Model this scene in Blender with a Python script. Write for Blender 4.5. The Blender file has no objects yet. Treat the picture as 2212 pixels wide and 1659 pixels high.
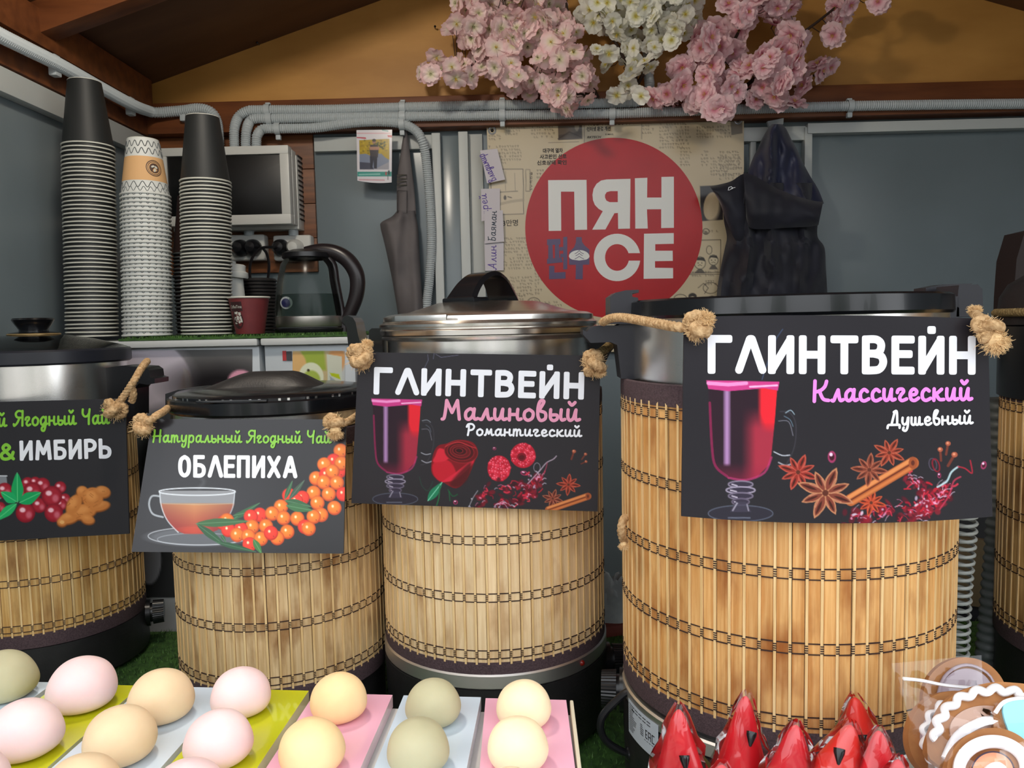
import bpy, bmesh, math, random
import numpy as np
from mathutils import Vector, Matrix, Euler
from mathutils import noise as mnoise
rnd = random.Random(7)
PI = math.pi
sc = bpy.context.scene
COL = sc.collection
# ---------------------------------------------------------------- camera
F = 1661.0
CAM = Vector((0, 0, 1.5))
ROT = Matrix.Rotation(math.radians(1.2), 3, 'Z') @ Matrix.Rotation(math.radians(90 - 4.46), 3, 'X') @ Matrix.Rotation(math.radians(-1.2), 3, 'Z')
cd = bpy.data.cameras.new('camera')
cd.sensor_width = 36; cd.lens = 36 * F / 2212; cd.clip_start = 0.02
cam = bpy.data.objects.new('camera', cd)
cam.matrix_world = Matrix.Translation(CAM) @ ROT.to_4x4()
COL.objects.link(cam); sc.camera = cam
# ---------------------------------------------------------------- light
w = bpy.data.worlds.new('overcast_sky'); sc.world = w; w.use_nodes = True
nt = w.node_tree; bgn = nt.nodes['Background']
bgn.inputs[0].default_value = (0.93, 0.965, 1.0, 1); bgn.inputs[1].default_value = 2.75
def area(name, loc, rot, sx, sy, power, color):
    l = bpy.data.lights.new(name, 'AREA'); l.shape = 'RECTANGLE'; l.size = sx; l.size_y = sy; l.energy = power; l.color = color
    o = bpy.data.objects.new(name, l); o.location = loc; o.rotation_euler = rot; COL.objects.link(o); return o
def bulb(name, loc, power, color, r=.05):
    l = bpy.data.lights.new(name, 'POINT'); l.energy = power; l.color = color; l.shadow_soft_size = r
    o = bpy.data.objects.new(name, l); o.location = loc; COL.objects.link(o); return o
bulb('kiosk_ceiling_bulb', (-.42, .90, 2.28), 20, (1, .92, .78), .06)
sc.view_settings.view_transform = 'Standard'
sc.view_settings.look = 'None'
sc.view_settings.gamma = 1
sc.view_settings.exposure = 0.12
sc.view_settings.use_curve_mapping = False
# ---------------------------------------------------------------- projection helpers (photo pixel -> point of the place)
def ray(px, py):
    return ROT @ Vector(((px - 1106) / F, -(py - 829.5) / F, -1))
def at(px, py, Y):
    d = ray(px, py); return CAM + d * (Y / d.y)
def onx(px, py, X):
    d = ray(px, py); return CAM + d * (X / d.x)
def onz(px, py, Z):
    d = ray(px, py); return CAM + d * ((Z - CAM.z) / d.z)
def onp(px, py, p0, n):
    d = ray(px, py); return CAM + d * ((p0 - CAM).dot(n) / d.dot(n))
def oncyl(px, py, c, R):
    d = ray(px, py); a = d.x * d.x + d.y * d.y
    b = -2 * (d.x * c[0] + d.y * c[1]); k = c[0] ** 2 + c[1] ** 2 - R * R
    D = max(b * b - 4 * a * k, 0)
    return CAM + d * ((-b - math.sqrt(D)) / (2 * a))
def cyl_from(xl, xr, y, R):
    a = ray(xl, y); b = ray(xr, y)
    ta = math.atan2(a.x, a.y); tb = math.atan2(b.x, b.y)
    t = (ta + tb) / 2; d = R / math.sin((tb - ta) / 2)
    return (d * math.sin(t), d * math.cos(t))
# ---------------------------------------------------------------- materials
def lin(c):
    return tuple((v / 255 / 12.92) if v / 255 <= .04045 else ((v / 255 + .055) / 1.055) ** 2.4 for v in c[:3])
MATS = {}
def M(name, c, c2=None, scale=20, stretch=(1, 1, 1), rough=.5, metal=0, bump=0, bscale=None, trans=0, ior=1.45, alpha=1, coat=0, rand=0, spec=.5, sheen=0, detail=4, thr=None, bstretch=None):
    if name in MATS: return MATS[name]
    m = bpy.data.materials.new(name); m.use_nodes = True; nt = m.node_tree; N = nt.nodes; L = nt.links
    b = N['Principled BSDF']; MATS[name] = m
    b.inputs['Roughness'].default_value = rough; b.inputs['Metallic'].default_value = metal
    b.inputs['IOR'].default_value = ior; b.inputs['Transmission Weight'].default_value = trans
    b.inputs['Alpha'].default_value = alpha; b.inputs['Coat Weight'].default_value = coat
    b.inputs['Specular IOR Level'].default_value = spec; b.inputs['Sheen Weight'].default_value = sheen
    b.inputs['Base Color'].default_value = (*lin(c), 1)
    tc = N.new('ShaderNodeTexCoord'); mp = N.new('ShaderNodeMapping'); mp.inputs['Scale'].default_value = stretch
    oi = N.new('ShaderNodeObjectInfo')
    va = N.new('ShaderNodeVectorMath'); va.operation = 'MULTIPLY_ADD'
    L.new(oi.outputs['Random'], va.inputs[0]); va.inputs[1].default_value = (17, 31, 23); L.new(tc.outputs['Object'], va.inputs[2])
    L.new(va.outputs[0], mp.inputs['Vector'])
    col = None
    if c2:
        nz = N.new('ShaderNodeTexNoise'); nz.inputs['Scale'].default_value = scale; nz.inputs['Detail'].default_value = detail
        L.new(mp.outputs[0], nz.inputs['Vector'])
        cr = N.new('ShaderNodeValToRGB'); lo, hi = thr or (.35, .65)
        cr.color_ramp.elements[0].position = lo; cr.color_ramp.elements[1].position = hi
        cr.color_ramp.elements[0].color = (*lin(c), 1); cr.color_ramp.elements[1].color = (*lin(c2), 1)
        L.new(nz.outputs[0], cr.inputs[0]); col = cr.outputs[0]
    if rand:
        hs = N.new('ShaderNodeHueSaturation'); mr = N.new('ShaderNodeMapRange')
        L.new(oi.outputs['Random'], mr.inputs[0]); mr.inputs[3].default_value = 1 - rand; mr.inputs[4].default_value = 1 + rand
        L.new(mr.outputs[0], hs.inputs['Value'])
        if col: L.new(col, hs.inputs['Color'])
        else: hs.inputs['Color'].default_value = (*lin(c), 1)
        col = hs.outputs[0]
    if col: L.new(col, b.inputs['Base Color'])
    if bump:
        n2 = N.new('ShaderNodeTexNoise'); n2.inputs['Scale'].default_value = bscale or scale; n2.inputs['Detail'].default_value = 5
        if bstretch:
            mp2 = N.new('ShaderNodeMapping'); mp2.inputs['Scale'].default_value = bstretch; L.new(va.outputs[0], mp2.inputs[0]); L.new(mp2.outputs[0], n2.inputs['Vector'])
        else: L.new(mp.outputs[0], n2.inputs['Vector'])
        bp = N.new('ShaderNodeBump'); bp.inputs['Strength'].default_value = bump; bp.inputs['Distance'].default_value = .002
        L.new(n2.outputs[0], bp.inputs['Height']); L.new(bp.outputs[0], b.inputs['Normal'])
    return m
def print_mat(name, rough=.35, spec=.5):
    m = M(name, (128, 128, 128), rough=rough, spec=spec)
    a = m.node_tree.nodes.new('ShaderNodeAttribute'); a.attribute_name = 'Col'
    m.node_tree.links.new(a.outputs['Color'], m.node_tree.nodes['Principled BSDF'].inputs['Base Color']); return m
def film_mat(name, tint=(255, 255, 255), gl=.0, rough=.06, ior=1.5):
    m = bpy.data.materials.new(name); m.use_nodes = True; nt = m.node_tree; N = nt.nodes; L = nt.links
    N.remove(N['Principled BSDF']); out = N['Material Output']
    t = N.new('ShaderNodeBsdfTransparent'); t.inputs[0].default_value = (*lin(tint), 1)
    g = N.new('ShaderNodeBsdfGlossy'); g.inputs['Roughness'].default_value = rough; g.inputs[0].default_value = (1, 1, 1, 1)
    fr = N.new('ShaderNodeFresnel'); fr.inputs[0].default_value = ior
    ad = N.new('ShaderNodeMath'); ad.operation = 'ADD'; ad.use_clamp = True; ad.inputs[1].default_value = gl; L.new(fr.outputs[0], ad.inputs[0])
    mx = N.new('ShaderNodeMixShader'); L.new(ad.outputs[0], mx.inputs[0]); L.new(t.outputs[0], mx.inputs[1]); L.new(g.outputs[0], mx.inputs[2])
    L.new(mx.outputs[0], out.inputs[0]); MATS[name] = m; return m
# ---------------------------------------------------------------- object helpers
def tag(o, label=None, cat=None, group=None, kind=None):
    if label: o['label'] = label
    if cat: o['category'] = cat
    if group: o['group'] = group
    if kind: o['kind'] = kind
    return o
def thing(name, loc, label, cat, group=None):
    o = bpy.data.objects.new(name, None); o.location = loc; o.empty_display_size = .02
    COL.objects.link(o); return tag(o, label, cat, group)
def wloc(o):
    v = Vector((0, 0, 0))
    while o is not None: v = v + o.location; o = o.parent
    return v
def copy_tree(o, parent=None):
    c = o.copy(); COL.objects.link(c)
    if parent is not None: c.parent = parent
    for ch in list(o.children): copy_tree(ch, c)
    return c
class B:
    def __init__(s): s.v = []; s.f = []; s.m = []
    def add(s, vs, fs, mi=0):
        k = len(s.v); s.v.extend([tuple(p) for p in vs])
        for f in fs: s.f.append(tuple(i + k for i in f)); s.m.append(mi)
        return s
    def box(s, c, d, bev=0, rot=None, mi=0, seg=2):
        if bev:
            bm = bmesh.new(); bmesh.ops.create_cube(bm, size=1)
            for v in bm.verts: v.co = Vector((v.co.x * d[0], v.co.y * d[1], v.co.z * d[2]))
            bmesh.ops.bevel(bm, geom=bm.edges[:], offset=bev, segments=seg, affect='EDGES', profile=.6)
            bm.verts.index_update(); vs = [v.co.copy() for v in bm.verts]; fs = [tuple(v.index for v in f.verts) for f in bm.faces]; bm.free()
        else:
            vs = [Vector((x * d[0] / 2, y * d[1] / 2, z * d[2] / 2)) for z in (-1, 1) for y in (-1, 1) for x in (-1, 1)]
            fs = [(0, 2, 3, 1), (4, 5, 7, 6), (0, 1, 5, 4), (2, 6, 7, 3), (0, 4, 6, 2), (1, 3, 7, 5)]
        if rot is not None:
            R = rot if isinstance(rot, Matrix) else Euler(rot).to_matrix()
            vs = [R @ v for v in vs]
        c = Vector(c); return s.add([v + c for v in vs], fs, mi)
    def bar(s, a, b, wx, wz, up=(0, 0, 1), bev=0, mi=0):
        a = Vector(a); b = Vector(b); d = b - a; L = d.length; y = d.normalized(); x = y.cross(Vector(up)).normalized(); z = x.cross(y)
        R = Matrix((x, y, z)).transposed(); return s.box((a + b) / 2, (wx, L, wz), bev, R, mi)
    def lathe(s, prof, c=(0, 0, 0), n=48, a0=0, a1=2 * PI, mi=0, fn=None):
        full = abs(a1 - a0 - 2 * PI) < 1e-6; m = n if full else n + 1; k = len(prof); vs = []; fs = []
        for i in range(m):
            a = a0 + (a1 - a0) * i / n; ca = math.cos(a); sa = math.sin(a)
            for r, z in prof:
                p = Vector((r * ca, r * sa, z))
                if fn: p = fn(p, a)
                vs.append(p + Vector(c))
        for i in range(n):
            j = (i + 1) % m if full else i + 1
            for q in range(k - 1):
                fs.append((i * k + q, j * k + q, j * k + q + 1, i * k + q + 1))
        return s.add(vs, fs, mi)
    def tube(s, pts, r, n=8, closed=False, mi=0, cap=True, rf=None, flat=1):
        P = [Vector(p) for p in pts]; N = len(P); T = []
        for i in range(N):
            if closed: t = P[(i + 1) % N] - P[i - 1]
            else: t = P[min(i + 1, N - 1)] - P[max(i - 1, 0)]
            T.append(t.normalized() if t.length > 1e-9 else Vector((0, 0, 1)))
        up = Vector((0, 0, 1)) if abs(T[0].z) < .9 else Vector((1, 0, 0))
        x = T[0].cross(up).normalized(); vs = []; fs = []
        for i in range(N):
            x = (x - T[i] * x.dot(T[i])).normalized(); y = T[i].cross(x)
            rr = r[i] if isinstance(r, (list, tuple)) else r
            for j in range(n):
                a = 2 * PI * j / n; q = rr * (rf(i, a) if rf else 1)
                vs.append(P[i] + (x * math.cos(a) + y * math.sin(a) * flat) * q)
        for i in range(N if closed else N - 1):
            k = (i + 1) % N
            for j in range(n):
                l = (j + 1) % n; fs.append((i * n + j, i * n + l, k * n + l, k * n + j))
        if cap and not closed:
            fs.append(tuple(range(n - 1, -1, -1))); fs.append(tuple((N - 1) * n + j for j in range(n)))
        return s.add(vs, fs, mi)
    def prism(s, pts, ext, mi=0):
        P = [Vector(p) for p in pts]; e = Vector(ext); n = len(P)
        fs = [tuple(range(n)), tuple(range(2 * n - 1, n - 1, -1))] + [(i, i + n, (i + 1) % n + n, (i + 1) % n) for i in range(n)]
        return s.add(P + [p + e for p in P], fs, mi)
    def grid(s, fn, nu, nv, cu=False, mi=0):
        m = nu if cu else nu + 1
        vs = [fn(i / nu, j / nv) for i in range(m) for j in range(nv + 1)]; k = nv + 1; fs = []
        for i in range(nu):
            a = (i + 1) % m if cu else i + 1
            for j in range(nv): fs.append((i * k + j, a * k + j, a * k + j + 1, i * k + j + 1))
        return s.add(vs, fs, mi)
    def sphere(s, c, r, n=12, mi=0, sc_=(1, 1, 1)):
        prof = [(r * math.sin(PI * i / (n // 2 + 1)), -r * math.cos(PI * i / (n // 2 + 1))) for i in range(n // 2 + 2)]
        c = Vector(c)
        return s.lathe(prof, c, n, mi=mi, fn=lambda p, a: Vector((p.x * sc_[0], p.y * sc_[1], p.z * sc_[2])))
    def build(s, name, mats, parent=None, smooth=35, fixn=True, kind=None, col=None):
        me = bpy.data.meshes.new(name); L = wloc(parent) if parent is not None else Vector((0, 0, 0))
        me.from_pydata([(p[0] - L.x, p[1] - L.y, p[2] - L.z) for p in s.v], [], s.f)
        mats = mats if isinstance(mats, (list, tuple)) else [mats]
        for m in mats: me.materials.append(MATS[m] if isinstance(m, str) else m)
        me.polygons.foreach_set('material_index', s.m)
        if fixn:
            bm = bmesh.new(); bm.from_mesh(me); bmesh.ops.recalc_face_normals(bm, faces=bm.faces[:]); bm.to_mesh(me); bm.free()
        if smooth:
            me.polygons.foreach_set('use_smooth', [True] * len(me.polygons)); me.set_sharp_from_angle(angle=math.radians(smooth))
        o = bpy.data.objects.new(name, me); COL.objects.link(o)
        if parent is not None: o.parent = parent
        if kind: o['kind'] = kind
        return o
def struct(name, b, mats, smooth=35): return tag(b.build(name, mats, None, smooth), kind='structure')
def crom(P, k=8, closed=False):
    P = [Vector(p) for p in P]; n = len(P); out = []
    for i in range(n if closed else n - 1):
        g = (lambda j: P[j % n]) if closed else (lambda j: P[max(0, min(n - 1, j))])
        p0, p1, p2, p3 = g(i - 1), g(i), g(i + 1), g(i + 2)
        for q in range(k):
            t = q / k
            out.append(.5 * ((2 * p1) + (p2 - p0) * t + (2 * p0 - 5 * p1 + 4 * p2 - p3) * t * t + (3 * p1 - p0 - 3 * p2 + p3) * t ** 3))
    if not closed: out.append(P[-1])
    return out
def resample(P, step):
    out = [P[0]]; acc = 0
    for i in range(1, len(P)):
        a = P[i - 1]; b = P[i]; L = (b - a).length
        if L < 1e-9: continue
        t = step - acc
        while t <= L: out.append(a + (b - a) * (t / L)); t += step
        acc = (acc + L) % step
    return out
# ---------------------------------------------------------------- base palette
M('plywood', (176, 124, 58), (200, 146, 74), scale=3, stretch=(1, 1, 3), rough=.5, bump=.1, detail=6)
M('roof_board', (86, 56, 36), (98, 66, 42), scale=4, stretch=(1, 4, 1), rough=.6)
M('stained_beam', (120, 68, 34), (94, 50, 24), scale=5, stretch=(1, 8, 8), rough=.5, bump=.2)
M('stained_plank', (128, 78, 44), (92, 54, 30), scale=6, stretch=(1, 8, 12), rough=.5, bump=.2)
M('grey_panel', (112, 123, 128), (106, 117, 121), scale=4, rough=.22, bump=.05, bscale=4)
M('white_plastic', (205, 205, 200), rough=.35)
M('white_trim', (186, 190, 188), rough=.4)
M('black_plastic', (22, 22, 25), rough=.28)
M('black_gloss', (18, 19, 22), rough=.2, coat=.15)
M('black_matte', (26, 25, 26), (33, 31, 32), scale=60, rough=.5, bump=.15, bscale=300)
M('steel', (218, 214, 208), rough=.3, metal=1, bump=.05, bscale=40, bstretch=(1, 1, .02))
M('brushed_steel', (232, 229, 225), (244, 242, 238), scale=40, stretch=(1, 1, .02), rough=.26, metal=1)
M('satin_steel', (224, 220, 216), rough=.42, metal=1)
M('grass', (38, 66, 26), (62, 98, 40), scale=90, rough=.8, rand=0)
M('conduit_grey', (182, 189, 192), rough=.5)
M('floor_grey', (70, 66, 62), (58, 54, 50), scale=6, rough=.8)
# ================================================================ the kiosk shell
YB = 2.0
XL = at(320, 310, YB).x
cornerL = at(316, 187, YB); peak = at(1387, -206, YB)
XR = at(2577, 139, YB).x
def zb(px, py): return at(px, py, YB).z
z_plate = cornerL.z
z_beam_t = zb(1200, 212); z_beam_b = zb(1200, 278)
Y0 = .18
T = .03
struct('floor', B().box(((XL + XR) / 2, .9, -.02), (XR - XL + .1, 2.4, .04)), 'floor_grey')
struct('ground', B().box((0, -6, -.1), (24, 12.0, .08)), M('pavement', (164, 162, 158), (148, 146, 142), scale=3, rough=.9))
# unseen street side: low building added to darken reflections, and clipped trees opposite
fb_ = B(); fb_.box((0, -9.0, 1.15), (22, .4, 2.3))
for i in range(9): fb_.box((-8.8 + i * 2.2, -8.78, 1.25), (1.1, .06, 1.1), mi=1)
fb_.box((0, -8.7, 2.35), (22.4, .9, .14), mi=2)
tag(fb_.build('added_street_building', [M('render_ochre', (206, 200, 190), (190, 184, 174), scale=2, rough=.9), M('dark_pane', (40, 46, 52), rough=.2), M('eaves_grey', (92, 92, 92), rough=.8)]), kind='structure')
g_ = random.Random(1)
for k, (x, y) in enumerate(((-6.5, -7.2), (-2.6, -7.6), (3.4, -7.4), (7.4, -7.3))):
    tb_ = B().tube([(x, y, -.05), (x + .05, y, .9), (x, y, 1.6)], .09, 8)
    for q in range(9): tb_.sphere((x + g_.uniform(-.6, .6), y + g_.uniform(-.3, .3), 1.9 + g_.uniform(-.5, .9)), g_.uniform(.4, .65), 10, mi=1)
    tag(tb_.build('street_tree', [M('bark', (70, 58, 46), rough=.9), M('tree_leaves', (52, 70, 38), (70, 92, 48), scale=8, rough=.8)]), kind='structure')
# back wall: plywood gable + grey lower sheet + wood planks
b = B().prism([(XL - T, YB, z_beam_t), (XR + T, YB, z_beam_t), (XR + T, YB, z_plate), (peak.x, YB, peak.z + .02), (XL - T, YB, z_plate)], (0, T, 0))
wb = struct('wall_back', b, ['plywood'])
B().box(((XL + XR) / 2, YB + T / 2, z_beam_t / 2), (XR - XL + 2 * T, T, z_beam_t)).build('lower_sheet', 'grey_panel', wb)
# wood plank area behind the fuse box
xa = at(335, 400, YB).x; xb_ = at(682, 400, YB).x
zt_ = z_beam_b; z_ = zb(600, 590)
npk = 4
for i in range(npk):
    za = z_ + (zt_ - z_) * i / npk; zc = z_ + (zt_ - z_) * (i + 1) / npk
    B().box(((xa + xb_) / 2, YB - .006, (za + zc) / 2), (xb_ - xa, .012, zc - za - .0015), .0012).build('plank', 'stained_plank', wb)
# the long beam
yb = YB - .045
struct('trim_1', B().box(((XL + XR) / 2, yb + .02, (z_beam_t + z_beam_b) / 2), (XR - XL, .05, z_beam_t - z_beam_b), .003), 'stained_beam')
# side walls
for s, X, nm in ((-1, XL, 'wall_left'), (1, XR, 'wall_right')):
    struct(nm, B().box((X + s * T / 2, (Y0 + YB) / 2, z_plate / 2), (T, YB - Y0, z_plate)), 'grey_panel')
# wall plates (stained beam bands on both sides)
for s, X, k in ((-1, XL, 2), (1, XR, 3)):
    hb = z_plate - z_beam_b + .005
    struct('trim_%d' % k, B().box((X - s * .02, (Y0 + YB) / 2 - .02, z_plate - hb * .27), (.045, YB - Y0 - .06, hb * .52), .003).box((X - s * .012, (Y0 + YB) / 2 - .02, z_plate - hb * .78), (.028, YB - Y0 - .06, hb * .44), .003), 'stained_beam')
# trims on side walls
zt_tr = zb(325, 312)
for s, X, k in ((-1, XL, 4), (1, XR, 5)):
    struct('trim_%d' % k, B().box((X - s * .012, (Y0 + YB) / 2 - .02, zt_tr - .018), (.024, YB - Y0 - .04, .046), .002), 'white_trim')
# roof
roofT = .02
for s, X, nm in ((-1, XL, 'ceiling_left'), (1, XR, 'ceiling_right')):
    dz = peak.z - z_plate; dx = peak.x - XL
    e = .1
    p1 = Vector((X + s * e, Y0 - .05, z_plate - dz / dx * e)); p2 = Vector((peak.x, Y0 - .05, peak.z))
    struct(nm, B().prism([p1, p2, p2 + Vector((0, 0, roofT)), p1 + Vector((0, 0, roofT))], (0, YB - Y0 + .15, 0)), 'roof_board')
rk = 6
for s, X in ((-1, XL), (1, XR)):
    for Yr in (.55, 1.53):
        dz = peak.z - z_plate; dx = peak.x - XL
        a = Vector((X - s * .0, Yr, z_plate - .03)); c = Vector((peak.x, Yr, peak.z - .03))
        struct('trim_%d' % rk, B().bar(a, c, .05, .06, bev=.003), 'stained_beam'); rk += 1
struct('trim_%d' % rk, B().box((peak.x, (Y0 + YB) / 2, peak.z - .03), (.05, YB - Y0, .09), .003), 'stained_beam'); rk += 1
# ---- panel framing on the back wall
def vtrim(x0, x1, ytop, ybot, mat_='white_trim', dep=.022, dy=.0):
    global rk
    a = at((x0 + x1) / 2, ytop, YB); c0 = at(x0, ytop, YB); c1 = at(x1, ytop, YB)
    zbot = at((x0 + x1) / 2, ybot, YB).z
    o = struct('trim_%d' % rk, B().box((a.x, YB - dep / 2 - dy, (a.z + zbot) / 2), (c1.x - c0.x, dep, a.z - zbot), .0015), mat_); rk += 1; return o
def htrim(x0, x1, y0, y1, mat_='white_trim', dep=.02):
    global rk
    a = at(x0, y0, YB); c = at(x1, y0, YB); e = at((x0 + x1) / 2, y0, YB); g = at((x0 + x1) / 2, y1, YB)
    o = struct('trim_%d' % rk, B().box(((a.x + c.x) / 2, YB - dep / 2, (e.z + g.z) / 2), (c.x - a.x, dep, e.z - g.z), .0015), mat_); rk += 1; return o
htrim(682, 936, 298, 328)
vtrim(935, 953, 293, 1500, dep=.03)
vtrim(953, 992, 295, 1500, 'grey_panel', dep=.008)
vtrim(992, 1012, 291, 1500, dep=.034)
vtrim(1012, 1042, 292, 1500, M('cream_trim', (172, 174, 170), rough=.4), dep=.012)
htrim(1600, 1735, 278, 308)
vtrim(1618, 1630, 300, 1500, dep=.014)
htrim(1736, 2560, 262, 284, dep=.03)
vtrim(1731, 1747, 280, 1500, dep=.026)
# whitish frame at corner left of fuse box
vtrim(309, 331, 302, 760, dep=.02)
# counter with artificial grass
ZC = .93
YCB = 1.405
ct = struct('counter', B().box(((XL + XR) / 2, (.30 + YCB) / 2, ZC - .02), (XR - XL - .01, YCB - .30, .04), .003), M('counter_board', (120, 110, 96), (104, 94, 80), scale=8, rough=.6))
ct.name = 'counter'; del ct['kind']; tag(ct, 'long serving counter under green artificial grass, carrying the wrapped boilers', 'counter')
struct('wall_front', B().box(((XL + XR) / 2, .32, (ZC - .04) / 2), (XR - XL + .04, .04, ZC - .04)), 'stained_beam')
def turf(name, x0, x1, y0, y1, z, n, label, seed=1, h=.0065):
    g = random.Random(seed); b = B(); b.box(((x0 + x1) / 2, (y0 + y1) / 2, z + .002), (x1 - x0, y1 - y0, .004))
    for _ in range(n):
        x = g.uniform(x0, x1); y = g.uniform(y0, y1); a = g.uniform(0, 2 * PI); hh = h * g.uniform(.6, 1.3); l = g.uniform(-.004, .004)
        wv = Vector((math.cos(a), math.sin(a), 0)) * .0009; p = Vector((x, y, z + .003)); t = Vector((x + l, y + g.uniform(-.004, .004), z + .003 + hh))
        k = len(b.v); b.v += [tuple(p - wv), tuple(p + wv), tuple(t)]; b.f.append((k, k + 1, k + 2)); b.m.append(g.choice((0, 1, 1, 2)))
    o = b.build(name, ['grass', M('grass_light', (74, 112, 46), rough=.5), M('grass_dark', (30, 54, 24), rough=.6)], None, 0, fixn=False)
    return tag(o, label, 'artificial grass', kind='stuff')
turf('grass_mat', XL + .01, XR - .1, .66, YCB - .005, ZC, 60000, 'dark green artificial grass mat spread under the boilers', 3)
# ================================================================ the boilers with bamboo mats
for nm, c, c2, dk in (('pale', (238, 210, 166), (222, 188, 140), (166, 120, 72)), ('mid', (222, 192, 146), (198, 162, 112), (146, 104, 60)), ('honey', (226, 178, 114), (200, 142, 78), (150, 88, 38)), ('gold', (218, 178, 114), (190, 144, 80), (128, 84, 42))):
    m = M('bamboo_' + nm, c, c2, scale=9, stretch=(30, 30, 1.2), rough=.42, rand=.07, bump=.25, bscale=12, bstretch=(60, 60, 1), detail=6)
    N = m.node_tree.nodes; L = m.node_tree.links
    # scorched patches
    nz = N.new('ShaderNodeTexNoise'); nz.inputs['Scale'].default_value = 5; nz.inputs['Detail'].default_value = 4
    mp = N.new('ShaderNodeMapping'); mp.inputs['Scale'].default_value = (6, 6, 2.4)
    geo = N.new('ShaderNodeNewGeometry'); L.new(geo.outputs['Position'], mp.inputs[0]); L.new(mp.outputs[0], nz.inputs['Vector'])
    cr = N.new('ShaderNodeValToRGB'); cr.color_ramp.elements[0].position = .46 if nm == 'honey' else .5; cr.color_ramp.elements[1].position = .70 if nm in ('honey', 'mid') else .8
    L.new(nz.outputs[0], cr.inputs[0])
    mx = N.new('ShaderNodeMix'); mx.data_type = 'RGBA'; hs = [n for n in N if n.type == 'HUE_SAT'][0]
    L.new(cr.outputs[0], mx.inputs[0]); L.new(hs.outputs[0], mx.inputs[6]); mx.inputs[7].default_value = (*lin(dk), 1)
    L.new(mx.outputs[2], N['Principled BSDF'].inputs['Base Color'])
M('thread', (52, 32, 26), rough=.8)
M('brown_ribbon', (84, 66, 70), (64, 48, 52), scale=500, rough=.75, bump=.5, bscale=900)
M('thin_bamboo', (234, 202, 148), (214, 176, 118), scale=20, stretch=(20, 20, 1), rough=.4)
MATH = .315
ROWP = .0722
def bamboo_mat(parent, c, R, zt, bm, label, nslat, phase=0, zfn=None, thin='thin_bamboo'):
    eb = B(); z = -.008; y_ = MATH + .006
    eb.lathe([(R - .0027, z - .012), (R + .0012, z - .011), (R + .0016, z), (R + .0012, z + .011), (R - .0022, z + .012), (R - .0022, y_ - .012), (R + .0012, y_ - .011), (R + .0016, y_), (R + .0012, y_ + .011), (R - .0027, y_ + .012)], (0, 0, 0), 72)
    t = eb.build('bamboo_mat', 'brown_ribbon'); t.parent = parent; t.location = (0, 0, zt - MATH - parent.location.z)
    t['label'] = label
    z0 = -0.0; da = 2 * PI / nslat
    wide = da * R * .80; th = .0019
    sb = B().box((0, 0, MATH / 2), (wide, th, MATH - .004), .0005, seg=1)
    me = None
    for i in range(nslat):
        a = -PI / 2 + phase + i * da
        if me is None:
            o = sb.build('slat', 'bamboo_' + bm, None, 30); me = o.data
        else:
            o = bpy.data.objects.new('slat', me); COL.objects.link(o)
        o.parent = t; rr = R - th / 2 + rnd.uniform(-.0003, .0003)
        o.location = (rr * math.cos(a), rr * math.sin(a), rnd.uniform(-.001, .001))
        o.rotation_euler = (0, 0, a + PI / 2 + rnd.uniform(-.03, .03))
    tb = B(); rows = B()
    for i in range(nslat):
        a = -PI / 2 + phase + (i + .5) * da
        er = Vector((math.cos(a), math.sin(a), 0)); et = Vector((-er.y, er.x, 0))
        p = Vector((c[0], c[1], zt - MATH)) + er * (R + .0002); j = rnd.uniform(-.0006, .0006)
        tb.bar(p + et * j + Vector((0, 0, .001)), p + et * (j + rnd.uniform(-.0008, .0008)) + Vector((0, 0, MATH - .001)), .0026, .0021, up=er)
        for k in range(5):
            z = .0135 + k * ROWP
            for dz in (-.0034, -.0012, .001, .0032):
                rows.bar(p + et * -.0016 + er * .0011 + Vector((0, 0, z + dz)), p + et * .0016 + er * .0011 + Vector((0, 0, z + dz)), .0010, .0010)
            aw = -PI / 2 + phase + i * da; ew = Vector((math.cos(aw), math.sin(aw), 0)); tw = Vector((-ew.y, ew.x, 0))
            q = Vector((c[0], c[1], zt - MATH)) + ew * (R + .0004)
            for dz in (-.0052, .0052):
                z2 = z + dz
                rows.bar(q - tw * (wide / 2 + .0008) + Vector((0, 0, z2)), q + tw * (wide / 2 + .0008) + Vector((0, 0, z2 + rnd.uniform(-.0003, .0003))), .0013, .0010)
    tb.build('thin_slats', thin, t, 0, kind='stuff', fixn=False)
    rows.build('binding_thread', 'thread', t, 0, kind='stuff', fixn=False)
    return t
def ring(b, c, r0, r1, z0, z1, bev=.002, n=72, mi=0):
    b.lathe([(r0, z0), (r1 - bev, z0), (r1, z0 + bev), (r1, z1 - bev), (r1 - bev, z1), (r0, z1)], (c[0], c[1], 0), n, mi=mi); return b
def dial(parent, c, a, R, z, r=.021, name='temperature_dial'):
    er = Vector((math.cos(a), math.sin(a), 0)); p = Vector((c[0], c[1], z)) + er * R
    b = B(); et = Vector((-er.y, er.x, 0)); up = Vector((0, 0, 1))
    def disc(d0, d1, r0, r1, ribs=0, n=48):
        vs = []; 
        for d, rr in ((d0, 0), (d0, r0), (d1, r1), (d1, 0)):
            for i in range(n):
                t = 2 * PI * i / n; q = rr * (1 + (.035 if ribs and i % 2 and rr else 0)); vs.append(p + er * d + (et * math.cos(t) + up * math.sin(t)) * q)
        fs = [(k * n + i, k * n + (i + 1) % n, (k + 1) * n + (i + 1) % n, (k + 1) * n + i) for k in range(3) for i in range(n)]
        b.add(vs, fs)
    disc(-.004, .010, r * 1.2, r * 1.12); disc(.010, .014, r * .8, r * .8); disc(.014, .032, r * .98, r * .93, 1, 72)
    return b.build(name, 'black_plastic', parent, 25)
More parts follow.
